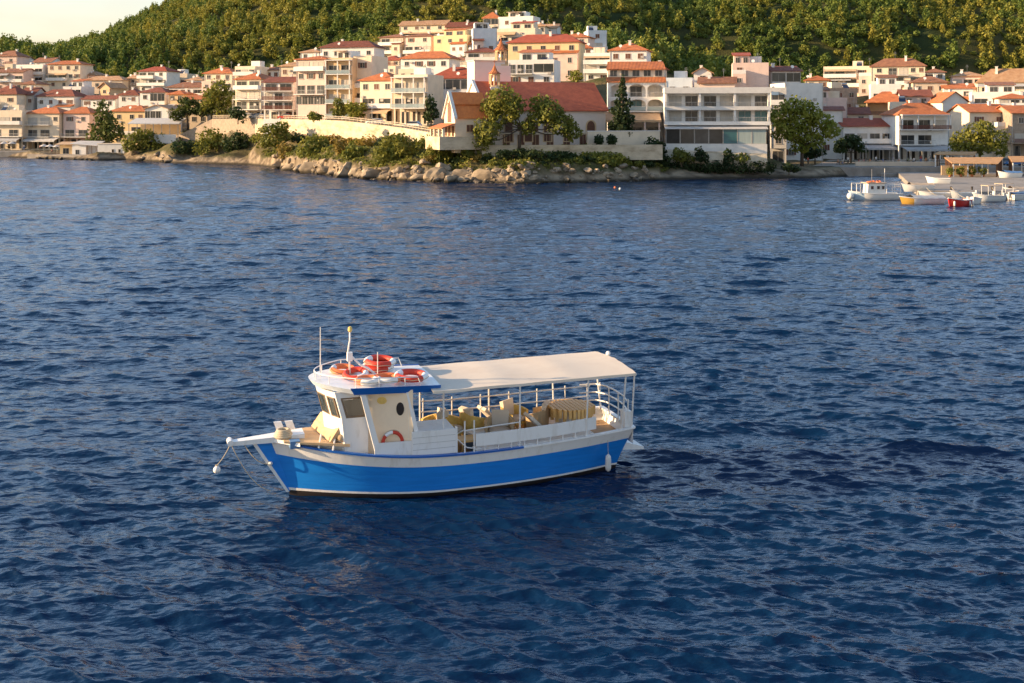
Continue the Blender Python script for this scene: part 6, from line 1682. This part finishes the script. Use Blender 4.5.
# ------------------------------------------------------------------ moored boats
S_hullw = bmat('white_gelcoat', (.78,.77,.74), .3)
S_red = bmat('red_hull_paint', (.60,.03,.02), .3)
S_navy = bmat('navy_hull_paint', (.02,.035,.09), .3)
S_yel = bmat('yellow_bow_paint', (.75,.42,.08), .35)
S_tarp = bmat('grey_boat_tarp', (.42,.43,.44), .9)
S_tan = bmat('tan_boat_cover', (.56,.42,.29), .9)
S_lblue = bmat('pale_blue_paint_small', (.42,.55,.66), .4)
def small_boat(label, px, wl, rz, L, B, hullm, inner, freeb=.75, tarp=None, cab=False, name='motorboat', bow=None, frame=None, outboard=True, z0=0.0, group='boats moored along the pier'):
    D = (H - z0) * F / (wl - HZ)
    t = thing(name, label, 'boat', (PX(px, D), D, z0), rz, group)
    n = 12
    def brd(k): return B/2 * ((1 - (1 - k/.5)**2.2) if k < .5 else 1 - .18*((k-.5)/.5)**2)
    def shr(k): return freeb * (1 + .45 * max(0, 1 - k/.6)**1.7)
    rows = []
    for f, wf in ((-.3, .55), (.0, .8), (.45, .93), (1.0, 1.0)):
        rows.append([( -L/2 + .35*(1 - f)*max(0, 1 - k*2.2) + L*k*(1 - .04*(1-f)), brd(k)*wf + .015, shr(k)*f if f >= 0 else f) for k in [i/n for i in range(n+1)]])
    mb = MB(); m = n + 1
    for s in (-1, 1):
        vs = [(p[0], s*p[1], p[2]) for r_ in rows for p in r_]
        mb.add(vs, [((j*m+i, j*m+i+1, (j+1)*m+i+1, (j+1)*m+i) if s < 0 else (j*m+i, (j+1)*m+i, (j+1)*m+i+1, j*m+i+1)) for j in range(3) for i in range(n)])
        if bow is not None:
            for q in range(len(mb.f) - 3*n, len(mb.f)):
                if (q - (len(mb.f) - 3*n)) % n < 3: mb.m[q] = 1
    vs = [(r_[n][0], -r_[n][1], r_[n][2]) for r_ in rows] + [(r_[n][0], r_[n][1], r_[n][2]) for r_ in rows]
    mb.add(vs, [(j, j+4, j+5, j+1) for j in range(3)])
    mb.build('hull', [hullm, bow or hullm], t, smooth=True)
    dk = MB(); top = rows[3]
    zi = lambda p, k: p[2] - (.05 if k < .32 else .32)
    a = [(p[0], -p[1]*.93, zi(p, i/n)) for i, p in enumerate(top)]; b = [(p[0], p[1]*.93, zi(p, i/n)) for i, p in enumerate(top)]
    dk.add(a + b, [(i, i+1, m+i+1, m+i) for i in range(n)]); dk.build('deck', inner, t)
    gw = MB()
    for s in (-1, 1): gw.tube([(p[0], s*p[1], p[2]) for p in top], .06, 6)
    gw.build('gunwale', S_hullw, t)
    for x in (-.05, .22): MB().box(L*x, L*x + .35, -B*.40, B*.40, freeb*.55, freeb*.72).build('thwart', inner, t)
    if outboard and not cab:
        o = MB().box(L/2 + .02, L/2 + .3, -.16, .16, freeb*.55, freeb + .35); o.box(L/2 + .08, L/2 + .2, -.06, .06, -.3, freeb*.549); o.build('outboard_motor', S_tarp if hullm is not S_navy else S_hullw, t)
    if tarp is not None:
        tb = MB(); vs = []
        for i in range(3, n + 1):
            p = top[i]
            for s in (-1, -.5, 0, .5, 1): vs.append((p[0], p[1]*s*1.02, p[2] + .06 + .4*(1 - abs(s)**1.5)*(1 - .3*(i/n)) + .04*math.sin(i*2.3 + s*3)))
        tb.add(vs, [(i*5+j, (i+1)*5+j, (i+1)*5+j+1, i*5+j+1) for i in range(n-3) for j in range(4)]); tb.build('cover', tarp, t, smooth=True)
    if frame is not None:
        zt = freeb + 1.45
        MB().slab([(-L*.12,-B*.42,zt), (L*.36,-B*.42,zt), (L*.36,B*.42,zt), (-L*.12,B*.42,zt)], .07).build('sunshade', frame, t)
        for x in (-L*.10, L*.34):
            for s in (-1, 1): MB().tube([(x, s*B*.38, freeb*.7), (x, s*B*.38, zt - .075)], .035, 6).build('sunshade_pole', S_hullw, t)
    return t, L, B, freeb

t, L, B, fb = small_boat('white cabin boat with orange roof load and pale blue trim moored left of the pier', 874.5, 199.5, math.radians(5), 7.6, 2.6, S_hullw, B_deck, .85, outboard=False, bow=S_lblue)
w_ = MB().hexa([(-1.4,-.95,.75), (1.2,-.95,.75), (1.2,.95,.75), (-1.4,.95,.75)], [(-1.25,-.85,2.35), (1.15,-.85,2.35), (1.15,.85,2.35), (-1.25,.85,2.35)]); w_.build('cabin', S_hullw, t)
for x in (-1.0, -.1, .6): window(t, x, x + .55, 1.45, 2.05, y=-.90, mull=0, name='cabin_window', fr=S_hullw)
MB().box(-1.6, 1.4, -1.05, 1.05, 2.352, 2.45).build('cabin_roof', S_tan, t)
for i, (x, y) in enumerate([(-.9,-.3), (-.2,.2), (.5,-.2)]): MB().torus((x, y, 2.55), .28, .09, 18, 8, mat4=Matrix.Rotation(.2*i, 4, 'X')).build('roof_ring', B_org, t)
fm = MB()
for x in (-3.0, -1.7): 
    for s in (-1, 1): fm.tube([(x, s*.9, .9), (x, s*.9, 2.3)], .05, 6)
for s in (-1, 1): fm.tube([(-3.0, s*.9, 2.3), (-1.7, s*.9, 2.3)], .05, 6)
for x in (2.2, 3.4):
    for s in (-1, 1): fm.tube([(x, s*.95, .7), (x, s*.95, 2.15)], .045, 6)
for s in (-1, 1): fm.tube([(1.4, s*.95, 2.15), (3.4, s*.95, 2.15)], .045, 6)
fm.build('canopy_frame', S_hullw, t)
MB().tube([(-.4, 0, 2.45), (-.4, 0, 4.3)], .045, 6).build('mast', M_metal, t); MB().tube([(1.5, 0, 2.2), (1.5, 0, 4.4)], .04, 6).build('mast', S_hullw, t)
MB().ball((-3.75, -.5, .55), .5, 12).build('bow_fender', S_hullw, t, smooth=True)
small_boat('open boat with white sides, yellow bow and grey tarpaulin moored beside the cabin boat', 921, 203.5, math.radians(14), 6.6, 2.3, S_hullw, S_hullw, .7, tarp=S_tarp, bow=S_yel)
t, L, B, fb = small_boat('small bright red boat with white fenders at the corner of the pier', 958, 206, math.radians(38), 4.6, 1.9, S_red, S_hullw, .8, bow=S_red)
for p in ((-1.9, -.62, .45), (1.2, -1.02, .35), (1.9, -1.0, .35)):
    MB().lathe([(.03,-.35), (.13,-.25), (.13,.25), (.03,.35)], p, 10).build('fender', S_hullw, t, smooth=True)
small_boat('white runabout with upright windscreen behind the red boat', 963, 198.5, math.radians(20), 4.6, 1.9, S_hullw, S_lblue, .8)
small_boat('white boat with tan sunshade on poles moored along the pier', 988, 201, math.radians(12), 4.8, 2.0, S_hullw, B_deck, .75, frame=S_tan)
small_boat('dark hulled boat with white rim next to the tan sunshade boat', 1007, 198.5, math.radians(-160), 4.4, 1.9, S_navy, B_deck, .75, frame=S_tan)
small_boat('white speedboat with dark cover at the right edge of the picture', 1024, 199.5, math.radians(-165), 4.6, 2.0, S_hullw, S_hullw, .75, tarp=S_navy)
small_boat('white rowing boat hauled out on the pier by the pergola', 938, 183, math.radians(-12), 3.9, 1.6, S_hullw, B_deck, .75, name='rowing_boat', outboard=False, z0=.82, group='')
small_boat('rowing boat under a blue grey tarpaulin on the quay right of the pergola', 1009, 177.5, math.radians(6), 4.4, 1.8, S_hullw, S_hullw, .8, tarp=B_ibox, name='rowing_boat', outboard=False, z0=.82, group='')
small_boat('white dinghy with pale blue inside moored between red boat and sunshade boat', 975, 203.0, math.radians(62), 3.8, 1.6, S_hullw, S_lblue, .65)
small_boat('white open boat with tan cover at the far right behind the speedboat', 1017, 194.0, math.radians(10), 4.6, 1.8, S_hullw, S_tan, .7, tarp=S_tan)
small_boat('low white launch behind the yellow bowed boat at the pier corner', 935, 197.5, math.radians(8), 5.2, 1.9, S_hullw, S_hullw, .65)
small_boat('small skiff with sandy cover lying along the front of the pier', 917, 189.5, math.radians(8), 5.0, 1.7, S_hullw, S_tan, .6, tarp=S_tan, name='rowing_boat', outboard=False, z0=.82, group='')

# ------------------------------------------------------------------ pergola tavern on the pier
def pergola(label, pts, zr, posts, rm, name='pergola'):
    t = thing(name, label, 'pergola', (0, 0, 0))
    MB().slab(pts, .10).build('roof', rm, t)
    n = len(pts)
    for k in range(n):
        a, b = Vector(pts[k]), Vector(pts[(k+1) % n]); m = max(1, int((b - a).length / 2.4))
        for j in range(m):
            p = a.lerp(b, j / m); c = sum((Vector(q) for q in pts), Vector()) / n; p = p.lerp(c, .06)
            MB().box(p.x - .09, p.x + .09, p.y - .09, p.y + .09, .82, p.z - .24).build('post', M_wood if k % 2 else B_steel, t)
    return t
R_or = roof_mat('reed_mat_roof', (.56,.32,.15), (.42,.23,.10))
def pp(px, D, z): return (PX(px, D), D, z)
t = pergola('low pergola with orange reed roof over the pier tables', [pp(952,201,3.35), pp(998,201,3.25), pp(1004,214,4.0), pp(944,214,3.95)], 4, 0, R_or)
MB().box(PX(952,203), PX(985,203), 208, 208.2, .82, 2.6).build('back_screen', WALL['ochre'], t)
t = pergola('second pergola with orange roof along the right edge of the pier', [pp(1012,204,3.5), pp(1050,204,3.5), pp(1048,214,4.2), pp(1008,214,4.2)], 4, 0, R_or)
t = pergola('flat sunlit awning roof in front of the taverns behind the pier pergola', [pp(934,221,4.3), pp(975,221,4.2), pp(977,226,4.7), pp(938,226,4.7)], 4, 0, R_or, 'awning_roof')

# potted oleanders on the pier
for i, px in enumerate((950, 961, 972, 983)):
    b = Vector(pp(px, 201.5, .81))
    t = thing('potted_plant', 'leafy plant in a pot under the pergola, %s' % ['nearest the rowing boat', 'second from the rowing boat', 'third from the rowing boat', 'farthest from the rowing boat'][i], 'plant', b, 0, 'potted plants under the pergola')
    MB().lathe([(.22,0), (.32,.5)], (0,0,0), 10).build('pot', ROOF['orange'], t)
    V, Q = leaf_cloud([(0,0,1.1,.75,.7,.75)], 160, .2, 300 + i); o = bpy.data.objects.new('foliage', np_mesh('foliage', V, Q, LEAF['olive'], False)); C.objects.link(o); o.parent = t

# ------------------------------------------------------------------ people
SK = mat('skin', (.45,.27,.18), .6); HAIR = mat('dark_hair', (.03,.02,.015), .7)
def person_mesh(pose):
    """one continuous skinned figure; sitting or standing"""
    me = bpy.data.meshes.new('body')
    if pose == 'stand':
        J = {'p': (0,0,.95), 'w': (0,0,1.12), 'c': (0,0,1.38), 'n': (0,-.01,1.52), 'h': (0,-.03,1.66), 'ht': (0,-.02,1.75),
             'sl': (-.19,0,1.44), 'el': (-.26,.02,1.16), 'hl': (-.25,-.10,.92), 'sr': (.19,0,1.44), 'er': (.27,.0,1.17), 'hr': (.22,-.16,.98),
             'll': (-.10,0,.88), 'kl': (-.11,-.03,.50), 'al': (-.12,.02,.08), 'fl': (-.13,-.15,.04), 'lr': (.10,0,.88), 'kr': (.11,-.02,.50), 'ar': (.13,.06,.08), 'fr': (.14,-.10,.04)}
    else:
        J = {'p': (0,0,.50), 'w': (0,.02,.68), 'c': (0,0,.92), 'n': (0,-.02,1.06), 'h': (0,-.05,1.20), 'ht': (0,-.04,1.29),
             'sl': (-.19,0,.98), 'el': (-.25,-.08,.72), 'hl': (-.15,-.34,.70), 'sr': (.19,0,.98), 'er': (.25,-.08,.72), 'hr': (.15,-.34,.72),
             'll': (-.10,-.04,.49), 'kl': (-.12,-.42,.50), 'al': (-.12,-.42,.10), 'fl': (-.12,-.56,.05), 'lr': (.10,-.04,.49), 'kr': (.12,-.42,.50), 'ar': (.12,-.40,.10), 'fr': (.12,-.54,.05)}
    R = {'p': .15, 'w': .13, 'c': .155, 'n': .055, 'h': .095, 'ht': .07, 's': .065, 'e': .045, 'h_': .04, 'l': .085, 'k': .06, 'a': .045, 'f': .04}
    ks = list(J); E = [('p','w'),('w','c'),('c','n'),('n','h'),('h','ht'),('c','sl'),('sl','el'),('el','hl'),('c','sr'),('sr','er'),('er','hr'),('p','ll'),('ll','kl'),('kl','al'),('al','fl'),('p','lr'),('lr','kr'),('kr','ar'),('ar','fr')]
    me.from_pydata([J[k] for k in ks], [(ks.index(a), ks.index(b)) for a, b in E], [])
    o = bpy.data.objects.new('tmp', me); C.objects.link(o)
    sm = o.modifiers.new('s', 'SKIN')
    for i, k in enumerate(ks):
        r_ = R[k] if k in R else R['h_'] if k in ('hl', 'hr') else R[k[0]]
        me.skin_vertices[0].data[i].radius = (r_, r_ * (.72 if k in ('p','w','c') else 1))
    me.skin_vertices[0].data[0].use_root = True
    sb = o.modifiers.new('d', 'SUBSURF'); sb.levels = 1
    dg = bpy.context.evaluated_depsgraph_get()
    out = bpy.data.meshes.new_from_object(o.evaluated_get(dg))
    bpy.data.objects.remove(o); bpy.data.meshes.remove(me)
    return out, J
PM = {q: person_mesh(q) for q in ('stand', 'sit')}
CL = {}
def cloth(c):
    if c not in CL: CL[c] = mat('cloth_' + c, dict(white=(.7,.68,.65), red=(.45,.06,.04), blue=(.08,.16,.36), dark=(.04,.04,.05), orange=(.6,.25,.1), green=(.12,.22,.10), pink=(.6,.28,.25))[c], .9)
    return CL[c]
def person(label, loc, rz, pose, shirt, legs, group):
    t = thing('person', label, 'person', loc, rz, group)
    me, J = PM[pose]
    key = (pose, shirt, legs)
    if key not in CL:
        m2 = me.copy(); m2.materials.clear()
        for m in (SK, cloth(shirt), cloth(legs)): m2.materials.append(m)
        zc, zn, zw = J['c'][2], J['n'][2], J['p'][2]
        for p in m2.polygons:
            c = p.center
            p.material_index = 0 if c.z > zn - .03 else 1 if c.z > zw + .06 and abs(c.x) < .24 and c.y > -.2 else 2 if c.z < zw + .06 and abs(c.x) < .20 and c.z > .12 else 0
            p.use_smooth = True
        CL[key] = m2
    o = bpy.data.objects.new('body', CL[key]); C.objects.link(o); o.parent = t
    h = J['h']; MB().ball((h[0], h[1] + .025, h[2] + .035), (.098, .105, .10), 10).build('hair', HAIR, t, smooth=True)
    return t
PEOPLE = [  # column, distance, pose, turn, shirt, legs, label
 (838, 229, 'sit', 1.2, 'orange', 'dark', 'seated person in an orange top under the small dark tree'), (843, 230.5, 'sit', -1.0, 'white', 'blue', 'seated person in a white top under the small dark tree'),
 (859, 229.5, 'sit', 1.4, 'red', 'dark', 'seated person in a red top right of the small dark tree'), (864, 231, 'sit', -1.5, 'pink', 'white', 'seated person in a pink top right of the small dark tree'),
 (876, 233, 'stand', .3, 'white', 'dark', 'standing waiter in a white shirt before the grey tavern awning'), (893, 234, 'stand', 1.2, 'blue', 'white', 'standing person in a blue shirt before the grey tavern awning'),
 (908, 236, 'sit', .8, 'green', 'dark', 'seated person in a green top below the brick red balcony'), (914, 237, 'sit', -.9, 'white', 'dark', 'seated person in a white top below the brick red balcony'),
 (921, 236, 'stand', -.4, 'red', 'blue', 'standing person in a red shirt below the brick red balcony'), (930, 235, 'stand', .9, 'dark', 'white', 'standing person in a dark shirt near the pier pergola'),
 (848, 230, 'stand', .2, 'white', 'dark', 'standing waiter in a white shirt under the small dark tree'), (870, 232.5, 'sit', .9, 'orange', 'blue', 'seated person in an orange top at the left end of the grey awning'),
 (883, 232.5, 'sit', -.9, 'blue', 'dark', 'seated person in a blue top under the grey tavern awning'), (899, 235, 'sit', 1.1, 'pink', 'white', 'seated person in a pink top between the two tavern awnings'),
 (926, 237, 'sit', -1.1, 'orange', 'white', 'seated person in an orange top near the street lamp by the pergola'), (808, 227, 'stand', .6, 'red', 'dark', 'person in a red shirt standing beneath the plane tree'),
 (24, 337, 'stand', .4, 'white', 'blue', 'standing person in a white shirt on the left promenade'), (40, 334, 'stand', -.6, 'red', 'dark', 'standing person in a red shirt on the left promenade'),
 (52, 330, 'sit', .5, 'pink', 'dark', 'seated person in a pink top by the kiosk'),
 (219, 306, 'stand', .2, 'red', 'dark', 'person in a red shirt standing on the promenade beneath the tall leafy tree'), (215, 306, 'stand', -.3, 'blue', 'white', 'person in a blue shirt standing on the promenade beneath the tall leafy tree'),
]
def chair_mesh():
    m = MB().box(-.22,.22,-.22,.22,.43,.47).box(-.22,.22,.18,.22,.471,.9)
    for x in (-.2,.2):
        for y in (-.2,.2): m.box(x-.02,x+.02,y-.02,y+.02,0,.429)
    return m.mesh('tavern_chair', M_wood)
CHM = chair_mesh()
for px, D, pose, rz, sh, lg, lb in PEOPLE:
    x = PX(px, D); z = 1.84 if px > 800 else 1.72 if px < 60 and D > 332 else 1.12 if px < 60 else PZ(119.6, D)
    person(lb, (x, D, z), rz, pose, sh, lg, 'people along the waterfront')
    if pose == 'sit':
        o = bpy.data.objects.new('tavern_chair', CHM); C.objects.link(o); o.location = (x, D + 0, z); o.rotation_euler = (0, 0, rz)
        tag(o, 'chair under ' + lb.replace('seated ', ''), 'chair', 'occupied tavern chairs')
# tavern tables
tm = MB().box(-.4,.4,-.4,.4,.72,.76).box(-.05,.05,-.05,.05,.03,.719).box(-.25,.25,-.25,.25,0,.029)
TMs = tm.mesh('tavern_table', [bmat('table_cloth', (.62,.36,.16))])
for i, (px, D) in enumerate([(841,229.6),(862,230.2),(848,232),(869,232),(882,232),(898,234.5),(911,236.5),(925,236.5)]):
    o = bpy.data.objects.new('tavern_table', TMs); C.objects.link(o); o.location = (PX(px, D), D, 1.84)
    tag(o, 'small square orange topped table on the tavern terrace by the quay', 'table', 'tavern tables on the quay')
# parasols on the left promenade
pm_ = MB().lathe([(1.5, 2.1), (.8, 2.45), (.05, 2.75)], (0,0,0), 8).mesh('canopy', M_awn)
pp_ = MB().tube([(0,0,0),(0,0,2.7)], .035, 6).mesh('pole', M_metal)
for i, (px, D, z) in enumerate([(44,327,1.1),(50,324,1.1),(57,321,1.1),(12,335,1.7),(4,335,1.7)]):
    t = thing('parasol', ['pale parasol nearest the cream house with long balconies', 'pale parasol in the middle of the three left of the kiosk', 'pale parasol just left of the yellow kiosk', 'pale parasol on the left promenade nearer the terrace', 'pale parasol at the left edge of the promenade'][i], 'parasol', (PX(px, D), D, z), 0, 'parasols on the left promenade')
    for nm, me in (('canopy', pm_), ('pole', pp_)):
        o = bpy.data.objects.new(nm, me); C.objects.link(o); o.parent = t

# ------------------------------------------------------------------ parked cars
def car(label, loc, rz, paint, dark=False):
    t = thing('parked_car', label, 'car', loc, rz, 'cars parked by the water')
    b = MB(); L, Wd = 2.0, .84
    prof = [(-L,.35),(-L,.72),(-1.55,.86),(-.95,.92),(L-.35,.95),(L,.80),(L,.35)]
    n = len(prof)
    b.add([(x,-Wd,z) for x,z in prof] + [(x,Wd,z) for x,z in prof], [tuple(range(n)), tuple(range(2*n-1,n-1,-1))] + [(i,n+i,n+(i+1)%n,(i+1)%n) for i in range(n)])
    b.build('body', paint, t)
    g = MB().hexa([(-1.0,-.78,.921),(1.75,-.78,.951),(1.75,.78,.951),(-1.0,.78,.921)], [(-.35,-.64,1.42),(1.3,-.64,1.42),(1.3,.64,1.42),(-.35,.64,1.42)])
    g.build('windows', M_pane, t); MB().hexa([(-.38,-.66,1.421),(1.33,-.66,1.421),(1.33,.66,1.421),(-.38,.66,1.421)], [(-.3,-.6,1.47),(1.25,-.6,1.47),(1.25,.6,1.47),(-.3,.6,1.47)]).build('roof', paint, t)
    for x in (-1.25, 1.25):
        for s in (-1, 1):
            w = MB().tube([(x, s*(Wd-.12), .32), (x, s*(Wd+.03), .32)], .32, 14).build('wheel', M_dark, t); MB().tube([(x, s*(Wd+.031), .32), (x, s*(Wd+.045), .32)], .19, 10).build('rim', M_tank, w)
    for s in (-1, 1): MB().box(-L-.015, -L+.02, s*.6-.14, s*.6+.14, .58, .70).build('headlight', M_curt, t)
    return t
CP_w = bmat('white_car_paint', (.72,.72,.72), .25); CP_r = bmat('red_car_paint', (.40,.03,.02), .25); CP_b = bmat('blue_car_paint', (.03,.12,.30), .25); CP_g = bmat('grey_car_paint', (.25,.26,.28), .25)
def road_z(px, D): return PZ(np.interp(px, [212,255,300,345,400],[119,118.5,119.5,121,127.5]), np.interp(px, [212,255,300,345,400],[301,287,268,252,234])) - .1
for px, D, m, lb in ((248, 291, CP_w, 'white car parked on the promenade below the cream apartment house'), (257, 288, CP_g, 'grey car parked on the promenade beside the white car'), (286, 276, CP_r, 'red car parked by the garages of the dark red balcony house'), (375, 245, CP_w, 'white car parked under the terracotta awning'), (412, 236, CP_w, 'white car parked before the glass balcony house')):
    car(lb, (PX(px, D), D, road_z(px, D)), math.radians(-20), m)
car('blue car parked on the quay at the right edge', (PX(1016, 225), 225, 1.83), 0.1, CP_b)
car('grey car parked on the quay before the house with brown lower wall', (PX(1000, 228), 228, 1.83), 0.0, CP_g)

# ------------------------------------------------------------------ street lamps, bollards, buoys, mooring posts
def lamp(label, loc, h=4.5):
    t = thing('street_lamp', label, 'street lamp', loc, 0, 'street lamps along the shore')
    MB().tube([(0,0,0),(0,0,h)], .06, 6, r2=.04).build('pole', M_metal, t); MB().lathe([(.08,h),(.22,h+.15),(.2,h+.45),(.05,h+.55)], (0,0,0), 8).build('lantern', M_curt, t)
for lb, px, D, z in (('street lamp on the promenade right of the tall leafy tree', 233, 295, PZ(119, 295)), ('street lamp on the promenade before the pink apartment block', 318, 263, PZ(120.5, 263)), ('street lamp on the promenade before the orange roofed house', 372, 245, PZ(124, 245)),
                     ('street lamp on the quay beside the grey tavern awning', 866, 225.5, 1.83), ('street lamp on the quay left of the pier pergola', 931, 225.5, 1.83), ('street lamp on the quay under the plane tree', 822, 225.5, 1.83)):
    lamp(lb, (PX(px, D), D, z))
for i, (px, wl, c) in enumerate(((615, 188.2, B_org), (620, 189.4, S_hullw))):
    D = 12760 / (wl - 118)
    t = thing('mooring_buoy', ['small orange mooring buoy off the church headland', 'small white mooring buoy off the church headland'][i], 'buoy', (PX(px, D), D, 0))
    MB().ball((0,0,.10), .2, 10).build('float', c, t, smooth=True); MB().torus((0,0,.33), .07, .02, 10, 5).build('ring', M_metal, t)
for i, px in enumerate((926, 951, 972, 992)):
    D = 165.5; t = thing('bollard', 'iron mooring bollard on the pier edge, %s' % ['nearest the yellow bowed boat', 'nearest the red boat', 'nearest the white runabout', 'nearest the tan sunshade boat'][i], 'bollard', (PX(px, D), D, .8), 0, 'bollards on the pier')
    MB().lathe([(.16,0), (.12,.3), (.2,.42), (.16,.5)], (0,0,0), 10).build('post', M_dark, t)

# mooring lines from the boats to the pier
def mooring(label, a, b, sagz):
    a, b = Vector(a), Vector(b); n = 10
    pts = [a.lerp(b, i/n) + Vector((0, 0, -sagz*4*(i/n)*(1-i/n))) for i in range(n + 1)]
    o = MB().tube(pts, .03, 5).build('mooring_line', B_rope, None); tag(o, label, 'rope', 'mooring lines at the pier')
mooring('mooring line from the stern of the white cabin boat to the pier', (PX(901,157), 157, .9), (PX(924,165.5), 165.5, 1.2), .35)
mooring('mooring line from the yellow bowed boat to the pier bollard', (PX(941,151), 151, .8), (PX(926,165.5), 165.5, 1.2), .3)
mooring('mooring line from the small red boat to the pier bollard', (PX(968,147), 147, .8), (PX(951,165.5), 165.5, 1.2), .3)
mooring('mooring line from the tan sunshade boat to the pier bollard', (PX(1000,154), 154, .8), (PX(992,165.5), 165.5, 1.2), .3)
